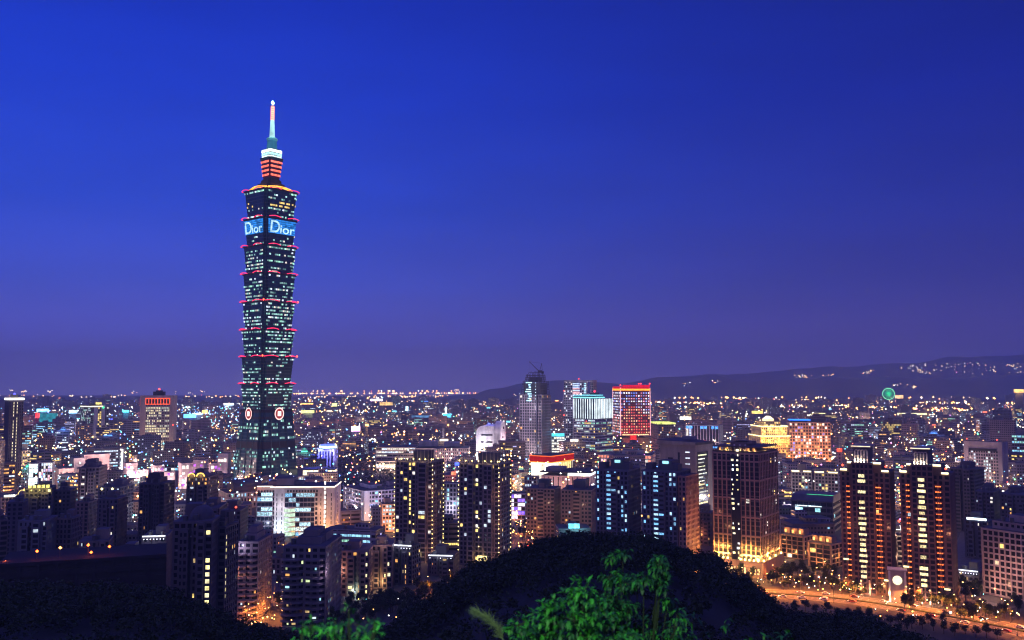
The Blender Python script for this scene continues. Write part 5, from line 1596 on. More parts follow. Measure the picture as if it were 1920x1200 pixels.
q.loft([[(R_ * cos(t * pi / 12), -hd - .3, zc + R_ * sin(t * pi / 12)) for t in range(24)], [(R_ * cos(t * pi / 12), -hd - .02, zc + R_ * sin(t * pi / 12)) for t in range(24)]], E((1, .85, .55), 1.7, .1))
for x in (-hw + .6, hw - .6): b.one('pilaster').box(x - .6, x + .6, -hd - .8, -hd - .02, 0, b.H - 1, CREAM); b.lamp(x, -hd - 2.0, 1.5, (1, .75, .5), 320, .2); b.one('floodlight').box(x - .25, x + .25, -hd - 1.7, -hd - 1.2, .1, .6, E((1, .85, .5), 7, 0))
b.done()
b = B('link_tower', 'narrow pale stair tower with a slotted lantern top between the twin towers', 'stair tower', 1663, 1681, 983, 600, wall=BEIGE, dep=9)
hw, hd = b.w / 2, b.d / 2
b.vol(z1=b.z(1003), fh=3.3, bay=3.2, band=1.3, pier=1.2, lit=L_rand(.12, [E(YEL, 1.4)], r)); b.m('lantern').box(-hw * .8, hw * .8, -hd * .8, hd * .8, b.z(997), b.z(985), MIDG); b.one('lit_bar').box(-hw, hw, -hd - .8, -hd - .4, b.z(993), b.z(992), E((1, .95, .9), 2.2, 0))
for x in (-hw, hw): b.one('lit_bar').tube([(x, -hd, b.z(994)), (x * .8, -hd, b.z(984))], .18, E((1, .95, .9), 2, 0), 4)
beacon(b, 2, -hd, b.z(983), .9); b.lamp(0, -hd - 6, 20, (1, .7, .45), 1500); b.lamp(0, -hd - 5, 34, (1, .75, .55), 900); b.done(20)

# ---- apartment pair behind (framed brown), low orange terraces
for x0, x1, yt, Yd, lab in ((1481, 1522, 884, 930, 'framed grey apartment block with lit roof corners, the one beside the golden building'), (1524, 1572, 886, 920, 'framed grey apartment block with lit roof corners, the one beside the twin tower')):
    b = B('apartment_block', lab, 'apartment block', x0, x1, yt, Yd, a=-8, sp=.12, wall=Wm((.30, .25, .22)), group='framed grey blocks')
    hw, hd = b.w / 2, b.d / 2
    b.vol(fh=3.4, bay=3, band=1.1, pier=1.0, pr=.5, lit=L_cols({('F', .3, .6): (.55, [E(YEL, 1.2), E((.8, .9, .6), .8)])}, L_rand(.06, PAL_OFF, r), r))
    for xa in (-hw, hw * .2): b.one('roof_edge_light').box(xa, xa + hw * .8, -hd - 1.4, -hd - .7, b.H, b.H + 1.3, E((1, .85, .5), 2.4, .2))
    b.one('roof_dome').cyl(0, 0, b.H, b.H + 4, 2.2, 1.2, E((1, .6, .2), .9, .3), 8); b.roofs(1); b.done(50)
for x0, x1, yt, Yd, lab in ((1459, 1522, 1003, 700, 'low brown terrace block with orange-lit balconies, the one beside the massive brown tower'), (1511, 1571, 1018, 665, 'low brown terrace block with orange-lit balconies, the one beside the twin tower')):
    b = B('apartment_block', lab, 'apartment block', x0, x1, yt, Yd, a=-28, sp=.36, wall=Wm((.34, .2, .14)), group='orange terrace blocks')
    hw, hd = b.w / 2, b.d / 2
    b.vol(fh=3.4, bay=5, band=.6, pier=.5, pr=1.0, lit=L_rand(.08, [E(YEL, 1.5), E((1, .9, .6), 1.6)], r, split=True))
    for i in range(3):
        b.one('roof_house').box(-hw + i * b.w * .33, -hw + i * b.w * .33 + 4.5, -hd * .5, hd * .3, b.H, b.H + 4.5, b.wall, mt=ROOF); b.one('roof_lamp').box(-hw + i * b.w * .33 + .5, -hw + i * b.w * .33 + 1.8, -hd * .5 - .5, -hd * .5 - .05, b.H + .8, b.H + 3, E((1, .55, .15), 2.5, .3)); b.lamp(-hw + i * b.w * .33 + 2, -hd * .5 - 2, b.H + 3, (1, .45, .12), 500, .3)
    b.lamp(0, -hd - 6, 4, (1, .5, .15), 3500, .4); b.lamp(-hw, -hd - 6, 12, (1, .45, .15), 2500, .4); b.lamp(hw + 4, 0, 8, (1, .5, .15), 2500, .4); b.done(40)
# school with green edge line
b = B('sports_hall', 'wide dark hall with a thin green line along its roof and blue-lit doors', 'sports hall', 1478, 1572, 938, 830, a=-12, sp=.2, wall=DKW, dep=36, glass=GLASSB)
hw, hd = b.w / 2, b.d / 2
b.vol(fh=5, bay=5, band=2, pier=.5, lit=L_rand(.06, [E((.4, .9, 1), 1.4)], r)); b.m('roof_slab').loft([[(-hw - 1, -hd - 1, b.H), (hw + 1, -hd - 1, b.H), (hw + 1, hd, b.H), (-hw - 1, hd, b.H)], [(-hw, -hd + 6, b.H + 5), (hw, -hd + 6, b.H + 5), (hw, hd, b.H + 5), (-hw, hd, b.H + 5)]], DKW)
b.one('light_strip').box(-hw * .3, hw, -hd + 5.4, -hd + 5.8, b.H + 4.9, b.H + 5.3, E((.1, .9, .4), .9, .3)); b.one('light_strip').box(-hw * .8, hw * .5, -hd - 1.6, -hd - 1.1, b.H - 5, b.H - 4.3, E((.7, .9, 1), 2.2, .6, .6)); b.one('lit_screen').box(-hw * .8, -hw * .6, -hd - 1.6, -hd - 1.1, b.H - 10, b.H - 6, E((.6, .85, 1), 2.6, .3))
b.lamp(-hw * .7, -hd - 6, 6, (.5, .8, 1), 2500); b.done()

# ---- pale hotel at the right edge
b = B('hotel', 'pale hotel-like block with a white grid of windows at the right edge', 'hotel', 1838, 1990, 985, 560, a=-30, sp=.16, wall=Wm((.40, .32, .30)), dep=24)
hw, hd = b.w / 2, b.d / 2
b.vol(z1=b.z(1000), fh=3.5, bay=3.6, band=1.0, pier=.7, pr=.7, lit=L_rand(.07, [E(YEL, 1.5), E((1, .8, .5), 1.1)], r))
b.vol(z0=b.z(1000), z1=b.H, x0=-hw * .8, x1=hw * .9, y0=-hd * .6, y1=hd * .7, fh=3.5, bay=3.6, band=1.8, pier=1.5, lit=None)
b.lamp(-hw * .5, -hd - 9, 6, (1, .5, .3), 6000); b.lamp(0, -hd - 10, 20, (1, .5, .35), 4500); b.lamp(-hw - 6, 0, 14, (1, .6, .2), 5000); b.lamp(-hw - 6, 0, 28, (1, .6, .2), 2000); b.roofs(2); b.done(60)
# ---- beige office right
b = B('office_block', 'broad beige office block with one dark louvre band and scattered white windows', 'office building', 1803, 1885, 828, 1130, a=-18, sp=.13, wall=Wm((.38, .30, .29)), dep=22)
hw, hd = b.w / 2, b.d / 2
b.vol(z1=b.z(836), x0=-hw + 5, x1=hw - 5, y0=-hd + .8, fh=3.9, bay=2.8, band=1.5, pier=.9, lit=L_cols({('F', .1, .85): (.28, [E((.8, 1, .95), 1.3), E(COOL, 1.1)])}, None, r), parapet=6)
for xa, xb in ((-hw, -hw + 4.9), (hw - 4.9, hw)): b.m('facade_cladding').box(xa, xb, -hd - .6, hd, 0, b.H, b.wall, mt=ROOF)
b.m('facade_cladding').box(-hw + 4.95, hw - 4.95, -hd - .5, hd, b.z(836.1), b.H - .1, b.wall, mt=ROOF); b.one('louvre_band').box(-hw + 6, hw - 6, -hd - .8, -hd - .55, b.z(846), b.z(841), DARK)
beacon(b, hw * .6, 0, b.H, .9); beacon(b, -hw, 0, b.H, .8); b.lamp(0, -hd - 20, 18, (1, .7, .62), 16000, 1); b.lamp(-hw, -hd - 20, 40, (1, .7, .65), 9000, 1); b.done()
b = B('office_building', 'dark office tower with cyan-lit upper windows at the right frame edge', 'office building', 1893, 1935, 815, 1250, wall=MIDG, dep=24)
b.vol(fh=4, bay=3, band=1.4, pier=.5, lit=L_rand(.4, [E(CYN, 1.1), E((.4, .9, .8), .9)], r, True)); b.roofs(1); b.done(40)

# ---- generic apartments: the dark foreground and the left cluster
def apt(x0, x1, yt, Y, a, sp, wall, label, lit=.06, pal=None, balc=False, roofcap=None, lamp=None, nmax=40, z0=0, cols=None, name='apartment_block', cat='apartment block', fh=3.2, bay=3.2, dep=None, band=1.2, pier=1.1):
    b = B(name, label, cat, x0, x1, yt, Y, a=a, sp=sp, wall=wall, z0=z0, dep=dep)
    pal = pal or [E(YEL, 1.4), E(WHT, 1.1), E(COOL, .9), E(WARM, 1.2)]
    base = L_rand(lit * 1.5 + .01, pal + [E((1, .45, .12), .9), E((1, .7, .3), .6)], r, split=True)
    rv = b.rnd
    bay = bay * rv.uniform(.8, 1.15); band = band * rv.uniform(.85, 1.3); pier = pier * rv.uniform(.8, 1.6)
    b.vol(fh=fh, bay=bay, band=band, pier=pier, lit=L_cols(cols, base, r) if cols else base)
    hw, hd = b.w / 2, b.d / 2
    if not balc and hw > 6:
        t0 = rv.uniform(-.75, -.35)
        for u0, u1 in ((t0, t0 + .4), (t0 + rv.uniform(.75, .95), t0 + 1.25)):
            if u1 > .95: continue
            b.vol(x0=hw * u0, x1=hw * u1, y0=-hd - rv.uniform(1.6, 2.6), y1=-hd - .6, z1=b.H - rv.choice([.6, 3.9, 7]), fh=fh, bay=rv.choice([2.2, 2.8, 4.5]), band=band * 1.1, pier=rv.uniform(.5, 1.2), lit=base, faces='F')
        b.m('stair_slot').box(hw * (t0 + .45), hw * (t0 + .58), -hd - .62, -hd - .52, 3, b.H - 3, DARK)
        for k_ in range(int(b.H / fh) - 1):
            if rv.random() < .5:
                for _ in range(2): xx = rv.uniform(-hw * .95, hw * .9); b.m('air_units').box(xx, xx + .9, -hd - 1.0, -hd - .56, k_ * fh + 1.3, k_ * fh + 1.95, MIDG)
    if balc:
        n_ = int(b.H / fh)
        for k_ in range(n_ - 1):
            q = b.one('balcony')
            z = k_ * (b.H - 1.2) / n_
            for xc, wd in ((-hw * .62, hw * .5), (hw * .45, hw * .42)):
                ring = lambda zz, e: [(xc + (wd + e) * cos(pi + t * pi / 8) * 1.0, -hd - .45 + (2.5 + e) * sin(pi + t * pi / 8) * 1.0, zz) for t in range(9)]
                q.loft([ring(z, .3), ring(z + 1.0, .3)], wall)
    b.roofs(3, big=.45)
    if roofcap: roofcap(b)
    for L in (lamp or []): b.lamp(*L)
    b.done(nmax)
    return b


APL = Wm((.20, .17, .18)); APD = Wm((.09, .08, .095)); APP = Wm((.16, .12, .13)); APG = Wm((.13, .13, .15))
def dome(b):
    q = b.one('roof_dome'); n_ = 14
    for i in range(6):
        t0, t1 = i * pi / 12, (i + 1) * pi / 12
        q.cyl(b.w * .12, 0, b.H + 6.5 * sin(t0), b.H + 6.5 * sin(t1), 6 * cos(t0), 6 * cos(t1) + .01, DKW, n_)
def steps(b):
    b.one('roof_house').box(-b.w * .3, b.w * .3, -b.d * .3, b.d * .3, b.H, b.H + 3.5, b.wall, mt=ROOF); b.one('roof_house').box(-b.w * .18, b.w * .2, -b.d * .2, b.d * .2, b.H + 3.5, b.H + 7, b.wall, mt=ROOF)
def yellowcrown(b):
    hw, hd = b.w / 2, b.d / 2
    for i in range(5): b.one('roof_lamp').box(-hw + b.w * .12 + i * b.w * .17, -hw + b.w * .24 + i * b.w * .17, -hd - 1, -hd - .2, b.H + .2, b.H + 2.4, E((1, .85, .2), 2.0, .6, .8))
    for i in range(3): b.lamp(-hw + b.w * (.2 + .3 * i), -hd - 4, b.H - 2, (1, .8, .2), 1200, .4)
def goldarch(b):
    hw, hd = b.w / 2, b.d / 2
    for x, R_ in ((-hw * .55, 4.0), (hw * .35, 4.6)):
        q = b.one('roof_arch'); q.loft([[(x + R_ * cos(t * pi / 8), -hd - .8, b.H + R_ * .7 * sin(t * pi / 8)) for t in range(9)], [(x + R_ * cos(t * pi / 8), 0, b.H + R_ * .7 * sin(t * pi / 8)) for t in range(9)]], DKW)
        q = b.one('arch_light'); q.tube([(x + R_ * .7 * cos(t * pi / 8), -hd - 1.2, b.H + .4 + R_ * .6 * sin(t * pi / 8)) for t in range(9)], .45, E((1, .6, .12), 2.6, .2), 5)
        b.lamp(x, -hd - 3, b.H + 1, (1, .6, .15), 700, .3)
def whiteedge(b):
    hw, hd = b.w / 2, b.d / 2
    b.one('roof_edge_light').box(-hw, hw, -hd - 1.3, -hd - .7, b.H - .2, b.H + .5, E((.85, .88, 1), 2.0, .3, .5)); 
    for i in range(7): b.one('edge_lamp').octa((-hw + (i + .5) * b.w / 7, -hd - 1.2, b.H - 1.6), .4, E((.8, .82, 1), 3, 0))
    b.lamp(0, -hd - 4, b.H + 1, (.75, .8, 1), 900, .3)
YC = [E((1, .85, .35), 1.8), E((1, .85, .5), 1.4)]
apt(334, 420, 975, 440, -12, .2, Wm((0.102, 0.088, 0.102)), 'large dark apartment tower with a domed roof rising from the wooded slope', .012, roofcap=dome, cols={('F', .86, 1): (.5, YC)}, name='apartment_tower', cat='apartment tower', nmax=60)
apt(404, 452, 985, 455, -20, .5, Wm((0.082, 0.075, 0.088)), 'dark apartment tower with columns of yellow windows beside the domed one', .03, cols={('F', .1, .5): (.55, YC), ('R', .0, .25): (.6, YC)}, name='apartment_tower', cat='apartment tower', roofcap=steps, nmax=60)
apt(454, 516, 1012, 525, -16, .42, Wm((0.272, 0.211, 0.218)), 'pale apartment block with curved balconies glowing orange at its foot', .04, balc=True, lamp=[(0, -14, 5, (1, .30, .04), 5500, .5), (10, -12, 4, (1, .32, .05), 4500, .5), (-8, -18, 26, (1, .4, .2), 2500, .5), (-4, -18, 40, (.7, .65, 1), 1500, .5)], roofcap=steps, nmax=40)
apt(540, 646, 1020, 508, -14, .3, Wm((0.177, 0.150, 0.170)), 'wide grey apartment block with two stacks of rounded balconies and scattered windows', .12, balc=True, roofcap=steps, nmax=70, lamp=[(-20, -18, 22, (.8, .6, .8), 2200, .5), (14, -20, 30, (.8, .6, .8), 1800, .5)], pal=[E(YEL, 1.4), E(COOL, 1.1), E((.4, .8, 1), 1.2), E((.8, 1, .5), 1.0)])
apt(645, 703, 1030, 580, -8, .15, Wm((0.245, 0.170, 0.150)), 'narrow brownish apartment block right beside the wide grey block', .07, nmax=50, pal=YC + [E(COOL, 1)], lamp=[(-10, -14, 16, (1, .5, .35), 2600, .5), (0, -14, 4, (.6, .9, .7), 1500, .4)], cols={('F', .75, 1): (.55, YC)})
apt(700, 742, 1020, 600, -6, .12, Wm((0.204, 0.150, 0.136)), 'brown apartment block with a yellow-lit stair column', .12, nmax=50, pal=YC, lamp=[(0, -14, 5, (1, .6, .25), 2500, .5), (0, -14, 30, (.9, .55, .5), 1800, .5)])
apt(738, 790, 1022, 610, -24, .3, APD, 'dark apartment block with a white-lit slanted roof edge', .09, nmax=50, roofcap=whiteedge, pal=[E((1, .55, .18), 1.6), E((1, .7, .3), 1.5), E((1, .45, .12), 1.1)])
apt(806, 862, 1040, 640, -12, .2, APD, 'low dark apartment block with a row of white lamps under its roof edge', .09, nmax=50, roofcap=whiteedge, pal=[E((1, .7, .25), 1.6), E((1, .85, .5), 1.4)])
apt(515, 548, 1045, 640, -14, .2, APP, 'small brown block seen between the orange-footed block and the wide grey block', .07, pal=[E(YEL, 1.3), E(COOL, 1.1)])
apt(268, 332, 905, 690, -18, .3, Wm((0.048, 0.041, 0.054)), 'black-looking apartment tower with a stepped roof and thin columns of warm lights', .05, roofcap=steps, cols={('F', .45, .56): (.6, [E((1, .75, .4), 1.1)]), ('R', .5, .7): (.3, YC)}, name='apartment_tower', cat='apartment tower', nmax=60)
apt(356, 413, 893, 780, -20, .35, Wm((0.095, 0.082, 0.095)), 'dark apartment tower with two small golden arches on its roof', .16, roofcap=goldarch, name='apartment_tower', cat='apartment tower', nmax=60)
apt(154, 206, 875, 860, -14, .3, Wm((0.150, 0.129, 0.143)), 'grey apartment block with a boxy roof in front of the pink store', .07, roofcap=steps)
apt(192, 256, 912, 800, -22, .4, Wm((0.136, 0.122, 0.143)), 'grey apartment block with two bright lamps on its roof corner', .05, roofcap=lambda b: (b.one('roof_lamp').octa((-6, -b.d / 2 - 1, b.H - 1.5), 1.2, E((1, .9, .4), 4, 0)), b.one('roof_lamp').octa((3, -b.d / 2 - 1, b.H - 1.5), 1.2, E((1, .9, .4), 4, 0))))
apt(55, 112, 914, 730, -8, .15, APD, 'dark apartment block crowned by yellow lights beside the arch-roofed block', .03, roofcap=yellowcrown, cols={('F', .85, 1): (.4, YC)})
apt(110, 150, 918, 745, -14, .3, Wm((0.061, 0.054, 0.068)), 'dark block with three lit stairwell windows next to the yellow-crowned one', .02, cols={('F', .4, .6): (.3, YC)})
apt(151, 190, 940, 735, -20, .45, Wm((0.177, 0.116, 0.109)), 'plain reddish block with almost no windows lit', .006)
apt(192, 245, 934, 690, -18, .35, Wm((0.109, 0.088, 0.102)), 'dark reddish apartment block with one thin column of warm lights', .04, cols={('F', .2, .3): (.8, [E((1, .75, .35), 1.2)])})
apt(-10, 24, 974, 600, 10, .2, Wm((0.163, 0.116, 0.122)), 'dim pink block cut by the left frame edge', .01)
apt(22, 60, 940, 660, -10, .25, Wm((0.082, 0.068, 0.088)), 'narrow dark block with one dim column of lights', .01, cols={('F', .55, .7): (.8, [E((.8, .7, .7), .5)])})
apt(46, 118, 974, 590, -16, .3, APG, 'grey apartment block with bluish windows behind the black flat roof', .10, pal=[E((.5, .8, 1), 1.1), E(COOL, .8), E(YEL, 1.2)])
apt(115, 160, 970, 610, -22, .4, Wm((0.136, 0.102, 0.116)), 'dim purple apartment block behind the black flat roof', .012)
apt(160, 222, 1012, 600, -8, .15, Wm((0.190, 0.150, 0.136)), 'low curved-front house lit beside the red rooftop lamps', .1, lamp=[(0, -12, 8, (1, .55, .25), 2500, .5)])
apt(216, 275, 1040, 520, -14, .3, Wm((0.088, 0.082, 0.102)), 'low dark house with one pair of yellow windows behind the black flat roof', .04)
apt(276, 332, 1003, 560, -10, .25, Wm((0.109, 0.095, 0.116)), 'block with a bright white roof edge and two rows of yellow windows', .03, roofcap=whiteedge, cols={('F', .3, 1): (.18, YC)})
apt(420, 470, 955, 700, -14, .3, Wm((0.068, 0.061, 0.082)), 'flat dark block with a small red lamp in front of the mall', .02, roofcap=lambda b: beacon(b, 4, -b.d / 2, b.H, .9))
apt(372, 430, 950, 620, -10, .25, Wm((0.082, 0.068, 0.088)), 'wide dark apartment slab behind the domed tower', .02)
apt(1776, 1838, 878, 830, -16, .3, Wm((0.088, 0.068, 0.082)), 'tall dark unlit apartment block right behind the twin towers', .006, name='apartment_tower')
apt(1822, 1868, 920, 790, -10, .3, Wm((0.082, 0.075, 0.095)), 'dark gridded block below the beige office', .05, pal=PAL_OFF + PAL_HOME)
apt(1868, 1930, 925, 770, -10, .3, Wm((0.095, 0.082, 0.102)), 'dark gridded block with bluish windows near the right frame edge', .07, pal=PAL_OFF + PAL_HOME)
apt(1290, 1336, 960, 760, -14, .2, Wm((0.109, 0.075, 0.075)), 'low reddish dark block between the navy tower and the massive brown tower', .03, lamp=[(0, -14, 10, (1, .3, .12), 2500, .5)])
apt(1786, 1836, 1068, 620, -10, .3, Wm((0.109, 0.102, 0.122)), 'low dark shop house with a white-lined roof beside the second twin tower', .1, roofcap=whiteedge)
apt(1800, 1850, 975, 700, -14, .2, Wm((0.082, 0.082, 0.109)), 'dark low office with one bright bluish sign strip on its roof', .03, roofcap=lambda b: b.one('roof_sign').box(-b.w * .4, b.w * .5, -b.d / 2 - 1, -b.d / 2 - .3, b.H + .2, b.H + 1.8, E((.7, .85, 1), 3.0, .3)))
# black flat building in the wood with red lamps
b = B('flat_building', 'long black flat-roofed building with orange-red lamps along its roof', 'building', 20, 330, 1044, 330, a=-4, sp=.03, wall=Wm((.03, .027, .035), .9, .3), dep=24, glass=DARK)
hw, hd = b.w / 2, b.d / 2
b.vol(fh=4, bay=6, band=2, pier=1, lit=None, roof=Wm((.010, .009, .012), .95, .3))
for px_, py_ in ((25, 1046), (82, 1030), (125, 1026), (178, 1024), (184, 1038), (219, 1029)):
    x = -hw + (px_ - 20) / 310 * b.w; z = b.z(py_)
    q = b.one('roof_lamp'); q.tube([(x, -hd * .5, b.H), (x, -hd * .5, z)], .08, STEEL, 4); q.octa((x, -hd * .5, z), .55, E((1, .12, .02) if px_ != 125 else (1, .4, .08), 9, 0)); b.lamp(x, -hd * .5 - 1, z + .6, (1, .15, .03), 160, .3)
b.done()
# ================================================================ the packed city blocks
cr = random.Random(77)
WCOL = [((.20, .18, .20), 'grey'), ((.27, .22, .21), 'beige'), ((.16, .13, .16), 'dark purple'), ((.22, .15, .13), 'brown'), ((.33, .30, .31), 'pale grey'), ((.12, .12, .17), 'dark blue'), ((.30, .22, .22), 'dusty pink')]
WCM = [Wm(c, .8, .25, .1, 0, (3.4, 2.7, (.015, .016, .03), .4)) for c, _ in WCOL]
WCM2 = [Wm(c, .8, .25, .1, 0, (4.0, 9.0, (.015, .016, .03), .12)) for c, _ in WCOL]
LIT = [(E(COOL, 1.3), 'white'), (E(WARM, 1.3), 'warm'), (E((.35, .75, 1), 1.2), 'cyan'), (E(YEL, 1.3), 'yellow'), (E((.6, .6, 1), 1.0), 'violet'), (E(GRN, .9), 'green-white')]
RP2 = [Vector(p) for p in RP]


def excluded(x, y):
    if y < 620: return True
    for fx, fy, fr_ in FOOT:
        if (x - fx) ** 2 + (y - fy) ** 2 < (fr_ + 7) ** 2: return True
    px, _ = proj((x, y, 0))
    if 625 < px < 760 and 1000 < y < 1680: return True      # the park
    if 550 < px < 640 and 1230 < y < 1500: return True
    return False


STP = []
for pts, w_ in STREETS: STP += [(p, w_ / 2) for p in smooth_path(pts, 8)]
cands = []
Y = 700.0
while Y < 6500:
    step = 34 + (Y - 700) * .012
    xw = 0.60 * Y
    x = -xw + cr.uniform(0, 20)
    while x < xw:
        w_ = cr.uniform(16, 38) * (1 + Y / 9000); d_ = cr.uniform(14, 26) * (1 + Y / 9000)
        xx, yy = x + w_ / 2, Y + cr.uniform(-.3, .3) * step
        base = cr.choice([10, 14, 16, 20, 24, 30, 38])
        if Y < 1000: base = cr.choice([8, 11, 14, 18])
        if cr.random() < .05 and Y > 1300: base = cr.uniform(45, 66)
        h = base * cr.uniform(.8, 1.25)
        x += w_ + cr.uniform(6, 22) * (1 + Y / 8000)
        if excluded(xx, yy): continue
        if any((p.x - xx) ** 2 + (p.y - yy) ** 2 < (q + 16) ** 2 for p, q in STP): continue
        cands.append((yy, xx, w_, d_, h))
    Y += step
cands.sort()
sky = [1200.0] * 1920
for i in range(1920): sky[i] = min(1200, crest(i))
heroes = sorted(HERO, key=lambda q: q[3])
hi = 0
vis = []
for (yy, xx, w_, d_, h) in cands:
    while hi < len(heroes) and heroes[hi][3] < yy:
        a, b_, t, _ = heroes[hi]; hi += 1
        for c in range(max(0, int(a)), min(1919, int(b_)) + 1): sky[c] = min(sky[c], t)
    pxc, py = proj((xx, yy, h)); hwpx = w_ * .5 / yy * F
    c0, c1 = int(pxc - hwpx), int(pxc + hwpx)
    cols_ = [c for c in range(max(0, c0), min(1919, c1) + 1)]
    if not cols_: 
        continue
    seen = [max(0, sky[c] - py) for c in cols_]
    nv = sum(1 for s_ in seen if s_ > 1.5)
    if nv < .15 * len(cols_): continue
    for c in cols_: sky[c] = min(sky[c], py)
    vis.append([sum(min(s_, h / yy * F) for s_ in seen), yy, xx, w_, d_, h, pxc, py])
vis.sort(key=lambda q: -q[0])
NIND = 255
ind, far = vis[:NIND], vis[NIND:]
MARKS = [(28, 840, 'the white-capped slim tower'), (179, 800, 'the two-finned tower'), (299, 800, 'the lattice-crowned slab'), (160, 880, 'the pink store'), (320, 890, 'the violet-panelled arcade'), (499, 800, 'the tiered skyscraper'), (617, 860, 'the blue-crowned tower'), (690, 850, 'the dark park'), (795, 840, 'the long pale hall'), (920, 820, 'the arched white building'), (1004, 800, 'the unfinished tower'),
         (1088, 760, 'the gate-shaped tower'), (1112, 830, 'the white-striped tower'), (1183, 790, 'the red pixel-lit tower'), (1034, 880, 'the red-banded hall'), (1319, 810, 'the blue-panelled gallery'), (1440, 830, 'the golden stepped building'), (1515, 830, 'the orange grid building'), (1643, 817, 'the blue-white striped slab'), (1620, 900, 'the twin towers'), (1844, 860, 'the beige louvred office'), (1910, 840, 'the cyan-windowed edge tower'),
         (1800, 960, 'the dark unlit tower'), (560, 950, 'the light-edged office'), (790, 940, 'the bulb-strung towers'), (1160, 930, 'the navy towers'), (1395, 950, 'the massive brown tower'), (1525, 1000, 'the orange terraces'), (1880, 1050, 'the pale hotel'), (250, 960, 'the black stepped-roof tower'), (90, 990, 'the black flat roof')]
rel = {}
for q in ind:
    c = min(MARKS, key=lambda m: (m[0] - q[6]) ** 2 + ((m[1] - q[7]) * 1.5) ** 2)
    dx, dy = q[6] - c[0], q[7] - c[1]
    side = ('left of' if dx < 0 else 'right of') if abs(dx) > abs(dy) * .8 else ('beyond' if dy < 0 else 'below')
    rel.setdefault((c[2], side), []).append((abs(dx) + abs(dy), id(q), q))
labels = {}
LITP = {}
for (mk, side), lst in rel.items():
    lst.sort()
    for n_, (_, _, q) in enumerate(lst):
        labels[id(q)] = (mk, side, ordn[n_] if n_ < 20 else 'outermost')
far_m = MB()


def block(mb_, q, rz, wm, lit, dens, origin=(0, 0)):
    _, yy, xx, w_, d_, h, _, _ = q
    mb_.box(-w_ / 2, w_ / 2, -d_ / 2, d_ / 2, 0, h, wm, rz, origin, ROOF)


usedl = set()
for q in ind:
    ar, yy, xx, w_, d_, h, pxc, py = q
    wi = cr.randrange(len(WCOL)); li = cr.choice([0, 0, 1, 1, 1, 2, 3, 3, 3, 4, 5]); off = cr.random() < .3
    tall = 'tall' if h > 42 else 'mid-rise' if h > 20 else 'low'
    mk, side, od = labels[id(q)]
    dens = cr.choice([.05, .1, .18, .3, .45])
    amount = 'dark' if dens < .08 else 'sparsely lit' if dens < .15 else 'lit' if dens < .35 else 'brightly lit'
    lab = '%s %s block with %s windows, %s nearest %s %s' % (tall, WCOL[wi][1], LIT[li][1], od, side, mk)
    rz = cr.choice([.12, .15, -.35, .3]) + cr.uniform(-.05, .05) - atan2(xx, yy) * .6
    root = empty('city_block', (xx, yy, 0), rz, lab, 'building', 'packed city buildings')
    m = MB(); block(m, q, 0, (WCM2 if off else WCM)[wi], None, 0)
    m.box(-w_ / 2 - .3, w_ / 2 + .3, -d_ / 2 - .3, d_ / 2 + .3, h + .02, h + 1.0, WCM[wi], 0, (0, 0), ROOF)
    m.build('wall', root)
    rh = MB(); a = cr.uniform(-.3, .1) * w_; hh_ = cr.uniform(3, 6)
    rh.box(a, a + w_ * .3, -d_ * .2, d_ * .25, h + 1.0, h + 1 + hh_, WCM[wi], 0, (0, 0), ROOF); rh.build('roof_house', root)
    for _ in range(cr.randrange(0, 3)):
        tk = MB(); tk.cyl(cr.uniform(-.4, .4) * w_, cr.uniform(-.4, 0) * d_, h + 1, h + 3.4, 1.2, 1.2, STEEL, 8); tk.build('water_tank', root)
    fh, bw = (4.0, 3.0) if off else (3.4, 2.7)
    wl = []
    for (ox, oy, ux, uy, nx, ny, L, ro) in ((-w_ / 2, -d_ / 2, 1, 0, 0, -1, w_, 0), (w_ / 2, -d_ / 2, 0, 1, 1, 0, d_, pi / 2), (-w_ / 2, d_ / 2, 0, -1, -1, 0, d_, -pi / 2)):
        for k_ in range(int(h / fh)):
            run = None
            for j in range(int(L / bw)):
                p_ = dens * (1.2 if off else .8)
                if off and run and cr.random() < .7: pass
                elif cr.random() < p_ * .6: run = LIT[li][0] if cr.random() < .7 else cr.choice(LIT)[0]
                else: run = None
                if not run: continue
                u0 = (j + .36) * bw if not off else j * bw + .2; u1 = (j + .98) * bw
                z0, z1 = (k_ + .42) * fh, (k_ + .84) * fh
                wl.append((ox + ux * (u0 + u1) / 2 + nx * .08, oy + uy * (u0 + u1) / 2 + ny * .08, (z0 + z1) / 2, u1 - u0, z1 - z0, ro, run))
    cr.shuffle(wl)
    cap = 14 if ar > 250 else 6
    rest = MB()
    for i, (x_, y_, z_, ww, hh2, ro, mt) in enumerate(wl[:160]):
        if i < cap:
            ob = bpy.data.objects.new('window', quad_mesh(ww, hh2, mt)); COL.objects.link(ob); ob.parent = root; ob.location = (x_, y_, z_); ob.rotation_euler = (0, 0, ro)
        else:
            c_, s_ = cos(ro) * ww / 2, sin(ro) * ww / 2
            rest.face([(x_ - c_, y_ - s_, z_ - hh2 / 2), (x_ + c_, y_ + s_, z_ - hh2 / 2), (x_ + c_, y_ + s_, z_ + hh2 / 2), (x_ - c_, y_ - s_, z_ + hh2 / 2)], mt)
    if rest.f: rest.build('window', root)['kind'] = 'stuff'
    if cr.random() < .10:
        sg = MB(); cc_ = cr.choice([(.1, .3, 1), (.2, .8, 1), (1, .2, .1), (1, .9, .7), (1, .3, .8), (.1, .9, .6), (1, .7, .2)])
        sg.box(-w_ * .2, w_ * .15, -d_ / 2 - .9, -d_ / 2 - .3, h + 1.2, h + cr.uniform(3, 5), E(cc_, 2.2, .4, .3)); sg.build('roof_sign', root)
        light((0, -d_ / 2 - 5, h + 6), cc_, 9000, 1, parent=root)

